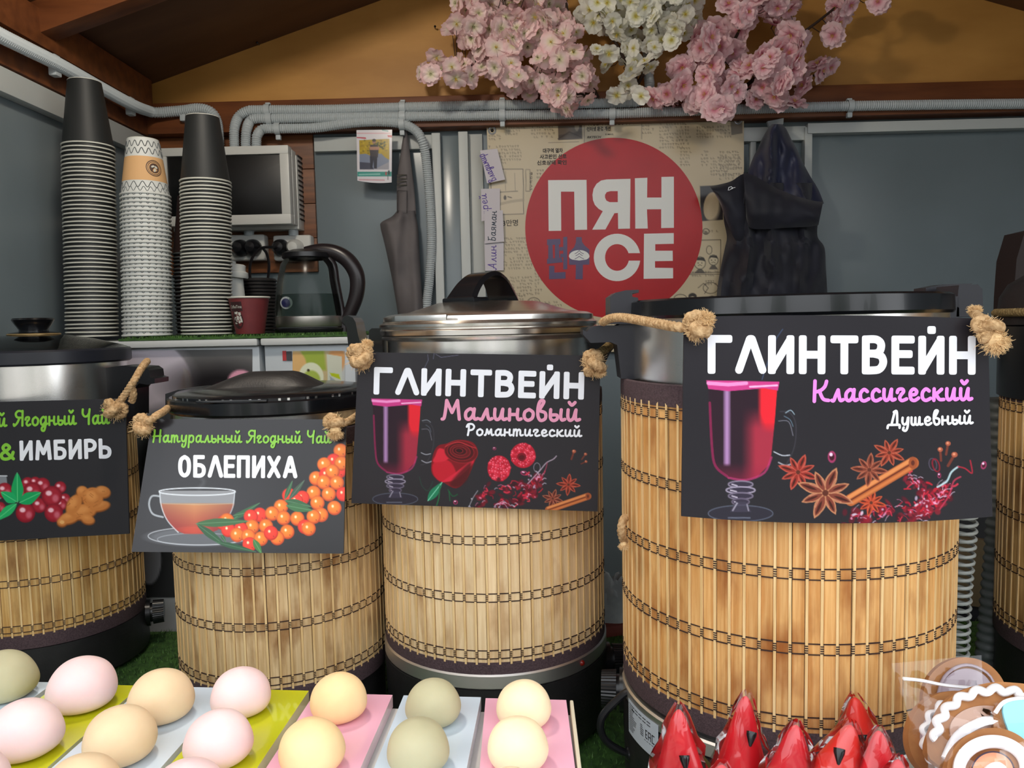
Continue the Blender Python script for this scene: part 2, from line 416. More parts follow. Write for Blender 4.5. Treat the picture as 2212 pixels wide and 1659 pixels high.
# --- positions
c3 = cyl_from(832, 1303, 1250, .155); R3 = .155
c2 = cyl_from(379, 832, 1270, .145); R2 = .145
c4 = cyl_from(1347, 2066, 1250, .180); R4 = .180
tc1 = math.atan2(ray(86, 900).x, ray(86, 900).y); tr1 = math.atan2(ray(309, 1200).x, ray(309, 1200).y)
R1 = .145; d1 = R1 / math.sin(tr1 - tc1); c1 = (d1 * math.sin(tc1), d1 * math.cos(tc1))
R5 = .155; tl5 = math.atan2(ray(2152, 1150).x, ray(2152, 1150).y)
d5 = 1.30; a5 = math.asin(R5 / d5); c5 = (d5 * math.sin(tl5 + a5), d5 * math.cos(tl5 + a5))
print('pots', c1, c2, c3, c4, c5)
def zf(px, py, c, R): return oncyl(px, py, c, R).z
# ---------------- boiler 3 (steel lid)
zm3 = zf(1066, 1437, c3, R3) + MATH
P3 = thing('boiler', (c3[0], c3[1], ZC), 'round electric boiler with domed steel lid and black loop handle, centre of the counter', 'boiler')
b = B(); zs = zf(1066, 1455, c3, R3); zs2 = zf(1066, 1490, c3, R3)
b.lathe([(0, ZC + .013), (R3 * .97, ZC + .013), (R3, ZC + .02), (R3 + .004, zs2), (R3 - .004, zs2), (R3 - .004, zm3 - .01), (.140, zm3 - .01)], (c3[0], c3[1], 0), 72)
for i in range(4):
    a = i * PI / 2 + .5; b.lathe([(0, ZC + .0105), (.014, ZC + .0105), (.014, ZC + .014), (0, ZC + .014)], (c3[0] + .12 * math.cos(a), c3[1] + .12 * math.sin(a), 0), 16)
b.build('base', 'black_matte', P3)
ring(B(), c3, R3 - .004, R3 + .0035, zs2 + .0005, zs - .001).build('base_band', 'satin_steel', P3)
zr = zf(1060, 733, c3, .142)
b = B().lathe([(.120, zm3 - .02), (.1405, zm3 - .02), (.1405, zr - .002), (.148, zr), (.149, zr + .003), (.147, zr + .005), (.138, zr + .005)], (c3[0], c3[1], 0), 96)
b.build('pot_wall', 'brushed_steel', P3)
zl = zr + .006
def ztop(py, px, c): return at(px, py, c[1]).z
zk = ztop(650, 1066, c3)
lid = B().lathe([(.135, zl), (.150, zl), (.151, zl + .006), (.149, zl + .009), (.1515, zl + .011), (.1515, zl + .014), (.147, zl + .0165), (.146, zl + .018), (.1455, zl + .024), (.138, zl + .027), (.11, zl + .0305), (.07, zk - .002), (.03, zk), (0, zk)], (c3[0], c3[1], 0), 96).build('lid', M('lid_steel', (226, 221, 214), rough=.22, metal=1), P3, 25)
B().box((c3[0] - .075, c3[1] - .1475, zl + .0215), (.075, .004, .0075), .0015, rot=(0, 0, -.45)).build('name_plate', 'brushed_steel', lid)
# lid handle: arched loop band
hx = c3[0] - .004
arc = [(-.046, 0, .002), (-.044, 0, .008), (-.030, 0, .027), (-.012, 0, .041), (.008, 0, .0445), (.024, 0, .034), (.036, 0, .012), (.038, 0, 0)]
HR = Matrix.Rotation(math.radians(50), 3, 'Z')
arcp = crom([(p[0] * 1.02, 0, p[2] * .84) for p in arc], 5)
hb = B()
# wide black strap with rounded edges: extrude profile along the arc
def strap(b, pts, wdt, thk, mi=0):
    n = len(pts); vs = []; fs = []
    for i in range(n):
        t = (pts[min(i + 1, n - 1)] - pts[max(i - 1, 0)]).normalized(); nrm = Vector((-t.z, 0, t.x))
        ww = wdt * (1 - .32 * math.sin(PI * i / (n - 1)))
        for y, q in ((-.5, -.5), (-.42, .5), (.42, .5), (.5, -.5)):
            vs.append(pts[i] + Vector((0, y * ww, 0)) + nrm * q * thk)
    for i in range(n - 1):
        for j in range(4): fs.append((i * 4 + j, i * 4 + (j + 1) % 4, (i + 1) * 4 + (j + 1) % 4, (i + 1) * 4 + j))
    fs.append((0, 1, 2, 3)); fs.append(tuple((n - 1) * 4 + j for j in range(4))); b.add(vs, fs, mi)
strap(hb, arcp, .062, .006)
hb.box((-.038, 0, .001), (.030, .060, .008), .003)
hb.box((.038, 0, .0), (.012, .044, .006), .002)
hb.v = [tuple(HR @ Vector(p) + Vector((hx, c3[1] - .015, zk - .001))) for p in hb.v]
hb.build('lid_handle', 'black_gloss', lid, 40)
# side handles
def pxprism(pts, Y, dep, b, mi=0):
    P = [at(x, y, Y) for x, y in pts]; return b.prism(P, (0, dep, 0), mi)
b = B(); Yh = c3[1] - .035
pxprism([(742, 684), (750, 681), (762, 686), (768, 696), (773, 722), (781, 752), (800, 762), (800, 800), (780, 800), (762, 772), (752, 745), (748, 706), (738, 694)], Yh, .055, b)
pxprism([(797, 714), (803, 709), (826, 709), (826, 745), (830, 805), (797, 805)], Yh, .05, b)
pxprism([(768, 752), (800, 752), (832, 768), (832, 800), (780, 798)], Yh + .004, .045, b)
b.build('left_handle', 'black_gloss', P3)
b = B(); pxprism([(1296, 738), (1340, 700), (1350, 702), (1346, 728), (1318, 762), (1300, 800), (1284, 810), (1284, 745)], c3[1] + .01, .045, b)
pxprism([(1264, 712), (1296, 720), (1290, 805), (1262, 805)], c3[1] + .0, .03, b)
b.build('right_handle', 'black_plastic', P3)
dial(P3, c3, math.radians(3), R3, at(1320, 1430, c3[1]).z, .022)
lb = B().sphere(oncyl(1257, 1432, c3, R3 + .003), .004, 10); lb.build('indicator_lamp', M('dark_red_lens', (110, 20, 16), rough=.2), P3)
bamboo_mat(P3, c3, R3, zm3, 'pale', 'pale bamboo mat wrapped round the boiler with the steel lid', 69, .03)
# ---------------- boiler 2 (arched black lid)
zm2 = zf(600, 1488, c2, R2) + MATH - .003
P2 = thing('boiler', (c2[0], c2[1], ZC), 'low round boiler with black arched lid, between the leftmost boiler and the steel-lidded one', 'boiler')
b = B().lathe([(0, ZC + .013), (R2 * .9, ZC + .013), (R2 * .97, ZC + .02), (R2 - .003, zm2 - MATH), (R2 - .003, zm2 - .01), (.13, zm2 - .01)], (c2[0], c2[1], 0), 72)
b.build('base', 'black_matte', P2)
B().lathe([(.12, zm2 - .02), (.136, zm2 - .02), (.136, zm2 + .062), (.12, zm2 + .064)], (c2[0], c2[1], 0), 72).build('pot_wall', 'brushed_steel', P2)
zq0 = zf(560, 902, c2, .143); zq1 = zf(560, 868, c2, .143)
b = B().lathe([(.12, zq0), (.142, zq0), (.1445, zq0 + .003), (.1435, zq1 - .002), (.140, zq1), (.136, zq1), (.136, zq1 + .003), (.131, zq1 + .006), (.11, zq1 + .009), (.05, zq1 + .012), (0, zq1 + .012)], (c2[0], c2[1], 0), 96)
b.box((c2[0] - .01, c2[1] - .139, zq1 + .001), (.09, .004, .003), .001)
ld = b.build('lid', 'black_gloss', P2, 28)
# arch handle over the lid
za = at(605, 806, c2[1]).z
def sst(a, b_, x): t = min(max((x - a) / (b_ - a), 0), 1); return t * t * (3 - 2 * t)
def archf(u, v):
    x = -.112 + .196 * u; h = sst(-.112, -.022, x) * (1 - sst(.028, .084, x)); s_ = 2 * v - 1
    hw = .060 - .016 * h; z0 = zq1 + .004
    z = z0 + (za - z0) * h * (1 - abs(s_) ** 3.2) + .004 * (1 - abs(s_))
    if s_ < 0 and x > .01: z -= .010 * h * math.exp(-((x - .045) / .02) ** 2) * (1 if s_ < -.2 else 0) * (-s_)
    return Vector((c2[0] + x, c2[1] - .012 + s_ * hw, z))
b = B().grid(archf, 40, 20)
b.build('lid_handle', 'black_matte', ld, 60)
b = B(); pxprism([(357, 851), (385, 842), (425, 838), (430, 846), (372, 856), (368, 905), (357, 905)], c2[1] + .01, .05, b).build('left_handle', 'black_plastic', P2)
dial(P2, c2, math.radians(40), R2 - .01, ZC + .06, .018)
bamboo_mat(P2, c2, R2, zm2, 'mid', 'bamboo mat, browned at the foot, round the low boiler with the arched black lid', 64, .01)
# ---------------- boiler 4 (big, black tray lid)
zm4 = zf(1770, 1592, c4, R4) + MATH
P4 = thing('boiler', (c4[0], c4[1], ZC), 'largest boiler, with flat black rimmed lid, front right of the counter', 'boiler')
zb4 = zf(1700, 1632, c4, R4)
b = B().lathe([(0, ZC + .013), (R4 * .97, ZC + .013), (R4, ZC + .02), (R4 + .003, zb4 - .022), (R4 - .004, zb4 - .022), (R4 - .004, zm4 - .01), (.15, zm4 - .01)], (c4[0], c4[1], 0), 96)
for i in range(4):
    a = i * PI / 2 + .5; b.lathe([(0, ZC + .0105), (.014, ZC + .0105), (.014, ZC + .014), (0, ZC + .014)], (c4[0] + .14 * math.cos(a), c4[1] + .14 * math.sin(a), 0), 16)
b.build('base', 'black_matte', P4)
ring(B(), c4, R4 - .004, R4 + .0028, zb4 - .021, zb4 - .004).build('base_band', 'satin_steel', P4)
zt4 = zf(1700, 684, c4, .168)
B().lathe([(.14, zm4 - .02), (.169, zm4 - .02), (.169, zt4 + .002), (.14, zt4 + .002)], (c4[0], c4[1], 0), 96).build('pot_wall', 'brushed_steel', P4)
zu4 = zf(1700, 634, c4, .172)
rl = .174
b = B().lathe([(.15, zt4), (rl - .002, zt4 + .001), (rl, zt4 + .004), (rl - .001, zu4 - .002), (rl - .004, zu4), (rl - .01, zu4 - .001), (rl - .02, zu4 - .008), (.1, zu4 - .004), (0, zu4 - .002)], (c4[0], c4[1], 0), 96)
lid4 = b.build('lid', 'black_gloss', P4, 28)
# handles of boiler 4
YL = c4[1] - .02
b = B()
pxprism([(1318, 641), (1330, 632), (1352, 627), (1380, 626), (1380, 632), (1366, 634), (1366, 641), (1378, 643), (1390, 690), (1384, 700), (1318, 700)], YL, .05, b)
pxprism([(1278, 706), (1300, 703), (1335, 703), (1352, 694), (1386, 694), (1386, 820), (1342, 818), (1333, 745), (1318, 739), (1276, 741), (1259, 722), (1259, 712), (1267, 717)], YL + .006, .04, b)
b.build('left_handle', M('handle_plastic', (38, 38, 44), rough=.32), P4, 35)
b = B(); YR = c4[1] + .03
pxprism([(2070, 628), (2072, 616), (2112, 614), (2122, 624), (2125, 684), (2066, 684)], YR, .05, b)
pxprism([(2000, 622), (2040, 614), (2100, 612), (2098, 618), (2062, 630), (2000, 632)], YR + .06, .03, b)
pxprism([(1985, 690), (2120, 690), (2120, 810), (2000, 815)], YR, .04, b)
pxprism([(1985, 640), (2072, 640), (2072, 690), (1985, 690)], YR, .03, b)
b.build('right_handle', 'handle_plastic', P4)
dial(P4, c4, math.radians(172), R4 - .004, at(1325, 1530, c4[1] - .02).z, .023)
# big carrying loop beneath the dial
er = Vector((math.cos(math.radians(186)), math.sin(math.radians(186)), 0))
pc = Vector((c4[0], c4[1], 0)) + er * (R4 - .004); zz = at(1325, 1530, c4[1] - .02).z
lp = crom([pc + Vector((0, 0, zz + .02)), pc + er * .012 + Vector((0, 0, zz + .015)), pc + er * .036 + Vector((0, 0, zz - .01)), pc + er * .034 + Vector((0, 0, zz - .035)), pc + er * .014 + Vector((0, 0, zz - .052)), pc + Vector((0, 0, zz - .056))], 6)
B().tube(lp, .0045, 10).sphere(pc + Vector((0, 0, zz - .056)), .010, 12).build('cable_bow', 'black_plastic', P4)
# rating label with small print
M('label_white', (188, 196, 206), rough=.4); M('print_black', (22, 22, 26), rough=.5)
def cylpatch(b, pxa, pxb, yfn0, yfn1, c, R, n=14, mi=0):
    vs = []
    for i in range(n + 1):
        px = pxa + (pxb - pxa) * i / n
        vs += [oncyl(px, yfn0(px), c, R), oncyl(px, yfn1(px), c, R)]
    b.add(vs, [(2 * i, 2 * i + 2, 2 * i + 3, 2 * i + 1) for i in range(n)], mi)
lb = B(); RL = R4 + .0036
z0l = oncyl(1359, 1508, c4, RL).z; z1l = oncyl(1359, 1580, c4, RL).z
aL0 = oncyl(1358, 1540, c4, RL); aL1 = oncyl(1422, 1590, c4, RL)
an0 = math.atan2(aL0.y - c4[1], aL0.x - c4[0]); an1 = math.atan2(aL1.y - c4[1], aL1.x - c4[0])
if an0 > 0: an0 -= 2 * PI
def lpt(u, v, lift=0):
    a = an0 + (an1 - an0) * u; r = RL + lift; return Vector((c4[0] + r * math.cos(a), c4[1] + r * math.sin(a), z0l + (z1l - z0l) * v))
lo = B().grid(lambda u, v: lpt(u, v), 14, 1).build('rating_label', 'label_white', P4, fixn=False)
tx = B(); g = random.Random(4)
def lrect(u0, u1, v0, v1): tx.grid(lambda u, v: lpt(u0 + (u1 - u0) * u, v0 + (v1 - v0) * v, .0003), 3, 1)
for k in range(13): lrect(.05, .05 + g.uniform(.15, .32), .10 + k * .062, .122 + k * .062)
for k in range(2):
    for q in range(5): lrect(.18 + q * .13, .28 + q * .13, .10 + k * .09, .125 + k * .09)
for k in range(6): lrect(.50, .50 + g.uniform(.06, .11), .34 + k * .055, .362 + k * .055)
# EAC mark
for (u0, u1, v0, v1) in ((.66, .675, .38, .62), (.66, .72, .38, .41), (.66, .71, .49, .52), (.66, .72, .59, .62), (.74, .755, .38, .62), (.80, .815, .38, .62), (.74, .815, .38, .41), (.74, .815, .50, .53), (.84, .855, .38, .62), (.84, .91, .38, .41), (.84, .91, .59, .62)): lrect(u0, u1, v0, v1)
for q in range(4): lrect(.62 + q * .07, .67 + q * .07, .68, .695)
tx.build('small_print', 'print_black', lo, 0, fixn=False)
bamboo_mat(P4, c4, R4, zm4, 'honey', 'orange-brown scorched bamboo mat round the largest boiler', 80, .02)
# ---------------- boiler 1 (glass lid)
zm1 = zf(60, 1376, c1, R1) + MATH
P1 = thing('boiler', (c1[0], c1[1], ZC), 'leftmost boiler, glass lid with flared black knob', 'boiler')
b = B().lathe([(0, ZC + .013), (R1 * 1.02, ZC + .013), (R1 * 1.03, ZC + .02), (R1 + .002, zm1 - MATH - .02), (R1 - .003, zm1 - MATH - .02), (R1 - .003, zm1 - .01), (.12, zm1 - .01)], (c1[0], c1[1], 0), 96)
b.build('base', 'black_matte', P1)
zt1 = zf(82, 790, c1, .138)
B().lathe([(.12, zm1 - .01), (.139, zm1 - .01), (.139, zt1 + .003), (.12, zt1 + .003)], (c1[0], c1[1], 0), 96).build('pot_wall', 'brushed_steel', P1)
zu1 = zf(82, 757, c1, .145)
ring(B(), c1, .125, .1465, zt1, zu1, .003).build('rim', M('blue_black', (30, 32, 40), rough=.35), P1)
zg = at(82, 722, c1[1]).z
gl = B().lathe([(.143, zu1), (.132, zu1 + .004), (.09, zu1 + (zg - zu1) * .62), (.05, zg - .002), (0, zg)], (c1[0], c1[1], 0), 72).lathe([(.143, zu1 - .003), (.132, zu1 + .001), (.09, zu1 + (zg - zu1) * .62 - .003), (.05, zg - .005), (0, zg - .003)], (c1[0], c1[1], 0), 72).build('glass_lid', M('lid_glass', (150, 140, 130), rough=.05, trans=1, ior=1.45), P1, 60)
z5 = at(82, 687, c1[1]).z
B().lathe([(0, zg), (.036, zg - .001), (.038, zg + .002), (.022, zg + .005), (.022, zg + .008), (.028, z5 - .010), (.032, z5 - .003), (.030, z5), (0, z5 + .001)], (c1[0], c1[1], 0), 40).build('knob', 'black_gloss', gl)
ring(B(), c1, .0, .040, zg - .0016, zg + .0014, .001).build('knob_washer', M('amber_ring', (176, 148, 100), rough=.3, metal=.6), gl)
b = B(); 
pxprism([(228, 795), (262, 790), (312, 793), (322, 800), (324, 815), (334, 818), (334, 828), (318, 831), (300, 828), (290, 840), (290, 900), (250, 900), (230, 870)], c1[1] - .03, .05, b).build('right_handle', 'black_plastic', P1)
dial(P1, c1, math.radians(22), R1 - .002, at(330, 1330, c1[1] + .04).z, .021)
bamboo_mat(P1, c1, R1, zm1, 'gold', 'golden bamboo mat round the leftmost boiler', 64, .03)
# ---------------- boiler 5 (right edge)
zm5 = zf(2195, 860, c5, R5)
P5 = thing('boiler', (c5[0], c5[1], ZC), 'boiler with bulging black lid, cut off by the right edge', 'boiler')
b = B().lathe([(0, ZC + .013), (R5, ZC + .013), (R5, ZC + .02), (R5 - .003, zm5 - MATH), (R5 - .003, zm5 - .01), (.13, zm5 - .01)], (c5[0], c5[1], 0), 72).build('base', 'black_matte', P5)
z7 = zf(2200, 705, c5, .16); z8 = zf(2200, 640, c5, .16); z9 = at(2260, 560, c5[1]).z
B().lathe([(.13, zm5 - .01), (.160, zm5), (.161, z7), (.13, z7)], (c5[0], c5[1], 0), 72).build('collar', 'black_plastic', P5)
B().lathe([(.13, z7 + .001), (.163, z7 + .002), (.163, z7 + .008), (.160, z8), (.15, z8 + .018), (.12, z9 - .01), (.06, z9), (0, z9 + .002)], (c5[0], c5[1], 0), 72).build('lid', 'black_matte', P5, 28)
bamboo_mat(P5, c5, R5, zm5, 'gold', 'bamboo mat on the boiler cut off by the right edge', 68, 0)
# ================================================================ print canvases: flat prints made of fine coloured cells
print_mat('sign_print', .3, .35); print_mat('matte_print', .6, .3); print_mat('glossy_print', .2, .38)
class Canvas:
    def __init__(s, q, step, bg, bow=(0, 0)):
        (ax, ay), (bx, by), (cx, cy), (dx, dy) = q   # TL TR BR BL
        nu = max(2, int(max(abs(bx - ax), abs(cx - dx)) / step)); nv = max(2, int(max(abs(dy - ay), abs(cy - by)) / step))
        u = np.linspace(0, 1, nu + 1)[None, :]; v = np.linspace(0, 1, nv + 1)[:, None]
        s.X = (ax * (1 - u) + bx * u) * (1 - v) + (dx * (1 - u) + cx * u) * v
        s.Y = (ay * (1 - u) + by * u) * (1 - v) + (dy * (1 - u) + cy * u) * v + 4 * u * (1 - u) * (bow[0] * (1 - v) + bow[1] * v)
        s.img = np.empty(s.X.shape + (3,)); s.img[:] = bg; s.step = step
    def win(s, x0, y0, x1, y1):
        m = (s.X >= x0) & (s.X <= x1) & (s.Y >= y0) & (s.Y <= y1)
        r = np.where(m.any(1))[0]; c = np.where(m.any(0))[0]
        if len(r) == 0 or len(c) == 0: return None
        return (slice(r[0], r[-1] + 1), slice(c[0], c[-1] + 1))
    def mix(s, w, a, col):
        col = np.asarray(col, float) if not isinstance(col, np.ndarray) else col
        s.img[w] = s.img[w] * (1 - a[..., None]) + col * a[..., None]
    def disc(s, cx, cy, rx, ry=None, col=(255,) * 3, rot=0, a=1, soft=1.2):
        ry = ry or rx; R = max(rx, ry) + 3 + soft; w = s.win(cx - R, cy - R, cx + R, cy + R)
        if w is None: return
        x = s.X[w] - cx; y = s.Y[w] - cy; c, n = math.cos(rot), math.sin(rot); x, y = x * c + y * n, -x * n + y * c
        d = (np.sqrt((x / rx) ** 2 + (y / ry) ** 2) - 1) * min(rx, ry)
        s.mix(w, np.clip(.5 - d / soft, 0, 1) * a, col)
    def ring(s, cx, cy, rx, ry, th, col, a=1, soft=1.2, rot=0):
        R = max(rx, ry) + th + 3; w = s.win(cx - R, cy - R, cx + R, cy + R)
        if w is None: return
        x = s.X[w] - cx; y = s.Y[w] - cy; c, n = math.cos(rot), math.sin(rot); x, y = x * c + y * n, -x * n + y * c
        k = np.sqrt((x / rx) ** 2 + (y / ry) ** 2) + 1e-9; g = np.sqrt((x / rx ** 2) ** 2 + (y / ry ** 2) ** 2) / k + 1e-9
        d = np.abs((k - 1) / g) - th / 2
        s.mix(w, np.clip(.5 - d / soft, 0, 1) * a, col)
    def _seg(s, w, p, q):
        x = s.X[w]; y = s.Y[w]; dx, dy = q[0] - p[0], q[1] - p[1]; L = dx * dx + dy * dy + 1e-9
        t = np.clip(((x - p[0]) * dx + (y - p[1]) * dy) / L, 0, 1)
        return np.hypot(x - p[0] - t * dx, y - p[1] - t * dy)
    def line(s, pts, wd, col, a=1, soft=1.2, smooth=0):
        if smooth: pts = [(p.x, p.y) for p in crom([(x, y, 0) for x, y in pts], smooth)]
        xs = [p[0] for p in pts]; ys = [p[1] for p in pts]; m = wd + 2
        w = s.win(min(xs) - m, min(ys) - m, max(xs) + m, max(ys) + m)
        if w is None: return
        d = None
        for i in range(len(pts) - 1):
            e = s._seg(w, pts[i], pts[i + 1]); d = e if d is None else np.minimum(d, e)
        s.mix(w, np.clip(.5 - (d - wd / 2) / soft, 0, 1) * a, col)
    def mask(s, pts, soft=1.2, smooth=0):
        if smooth: pts = [(p.x, p.y) for p in crom([(x, y, 0) for x, y in pts], smooth, True)]
        xs = [p[0] for p in pts]; ys = [p[1] for p in pts]
        w = s.win(min(xs) - 2 - soft, min(ys) - 2 - soft, max(xs) + 2 + soft, max(ys) + 2 + soft)
        if w is None: return None, None
        x = s.X[w]; y = s.Y[w]; ins = np.zeros(x.shape, bool); d = np.full(x.shape, 1e9); n = len(pts)
        for i in range(n):
            (ax, ay), (bx, by) = pts[i], pts[(i + 1) % n]
            d = np.minimum(d, s._seg(w, (ax, ay), (bx, by)))
            if ay != by:
                c = ((ay > y) != (by > y)) & (x < (bx - ax) * (y - ay) / (by - ay) + ax); ins ^= c
        return w, np.clip(.5 - np.where(ins, -d, d) / soft, 0, 1)
    def poly(s, pts, col, a=1, soft=1.2, smooth=0):
        w, m = s.mask(pts, soft, smooth)
        if w is not None: s.mix(w, m * a, col if not callable(col) else col(s.X[w], s.Y[w]))
    def build(s, P, name, matn, parent, lift=0.0003):
        H, W = s.X.shape
        d = np.stack([(s.X - 1106) / F, -(s.Y - 829.5) / F, -np.ones_like(s.X)], -1) @ np.array(ROT).T
        p0, n = P[0], P[1]; nn = np.array(n); cam_ = np.array(CAM)
        q0 = np.array(p0) + nn * lift
        t = ((q0 - cam_) @ nn) / (d @ nn); V = cam_ + d * t[..., None]
        L = np.array(wloc(parent)) if parent is not None else np.zeros(3)
        V = (V - L).reshape(-1, 3).astype(np.float32)
        i = np.arange((H - 1) * (W - 1)); r = i // (W - 1); c = i % (W - 1); k = r * W + c
        Fx = np.stack([k, k + W, k + W + 1, k + 1], -1).astype(np.int32)
        me = bpy.data.meshes.new(name); me.vertices.add(len(V)); me.vertices.foreach_set('co', V.ravel())
        me.loops.add(Fx.size); me.loops.foreach_set('vertex_index', Fx.ravel()); me.polygons.add(len(Fx))
        me.polygons.foreach_set('loop_start', np.arange(0, Fx.size, 4, dtype=np.int32)); me.update(calc_edges=True); me.validate()
        c8 = np.clip(s.img.reshape(-1, 3) / 255, 0, 1); cl = np.where(c8 <= .04045, c8 / 12.92, ((c8 + .055) / 1.055) ** 2.4)
        at_ = me.color_attributes.new('Col', 'FLOAT_COLOR', 'POINT'); at_.data.foreach_set('color', np.concatenate([cl, np.ones((len(cl), 1))], 1).astype(np.float32).ravel())
        me.materials.append(MATS[matn]); o = bpy.data.objects.new(name, me); COL.objects.link(o)
        if parent is not None: o.parent = parent
        return o
# override: P is (p0, n, dummy)
# ---------------------------------------------------------------- stroke lettering
def L_(*p): return ('l', p)
def S_(*p): return ('s', p)
CAP = {
 'Г': (.62, [L_((0, 0), (0, 1), (.5, 1))]), 'Л': (.78, [L_((0, 0), (.32, 1), (.38, 1), (.70, 0))]),
 'И': (.72, [L_((0, 1), (0, 0)), L_((0, 0), (.55, 1)), L_((.55, 1), (.55, 0))]), 'Н': (.74, [L_((0, 0), (0, 1)), L_((.56, 0), (.56, 1)), L_((0, .5), (.56, .5))]),
 'Т': (.74, [L_((0, 1), (.6, 1)), L_((.3, 1), (.3, 0))]), 'В': (.68, [L_((0, 0), (0, 1)), S_((0, 1), (.3, 1), (.45, .87), (.43, .65), (.3, .55), (0, .55)), S_((.2, .55), (.45, .47), (.52, .25), (.4, .04), (.15, 0), (0, 0))]),
 'Е': (.60, [L_((.46, 1), (0, 1), (0, 0), (.46, 0)), L_((0, .53), (.4, .53))]), 'Й': (.72, [L_((0, 1), (0, 0)), L_((0, 0), (.55, 1)), L_((.55, 1), (.55, 0)), L_((.27, 1.31), (.29, 1.31))]),
 'О': (.72, [S_((.27, 1), (.06, .85), (0, .5), (.06, .15), (.27, 0), (.48, .15), (.54, .5), (.48, .85), (.27, 1))]), 'Б': (.68, [L_((.45, 1), (0, 1), (0, 0)), S_((0, .56), (.3, .56), (.5, .42), (.5, .14), (.32, 0), (0, 0))]),
 'П': (.72, [L_((0, 0), (0, 1), (.54, 1), (.54, 0))]), 'Х': (.76, [L_((0, 0), (.58, 1)), L_((0, 1), (.58, 0))]), 'А': (.78, [L_((0, 0), (.3, 1), (.36, 1), (.64, 0)), L_((.12, .3), (.52, .3))]),
 'М': (.90, [L_((0, 0), (.08, 1)), L_((.08, 1), (.37, .3)), L_((.37, .3), (.66, 1)), L_((.66, 1), (.74, 0))]), 'Р': (.66, [L_((0, 0), (0, 1)), S_((0, 1), (.3, 1), (.5, .85), (.5, .6), (.32, .44), (0, .44))]),
 'Ь': (.66, [L_((0, 1), (0, 0)), S_((0, .56), (.3, .56), (.5, .42), (.5, .14), (.32, 0), (0, 0))]),
 '&': (.8, [S_((.62, 0), (.3, .45), (.12, .78), (.28, 1), (.45, .8), (.3, .58), (.05, .35), (.08, .06), (.3, 0), (.52, .15), (.62, .45))]),
}
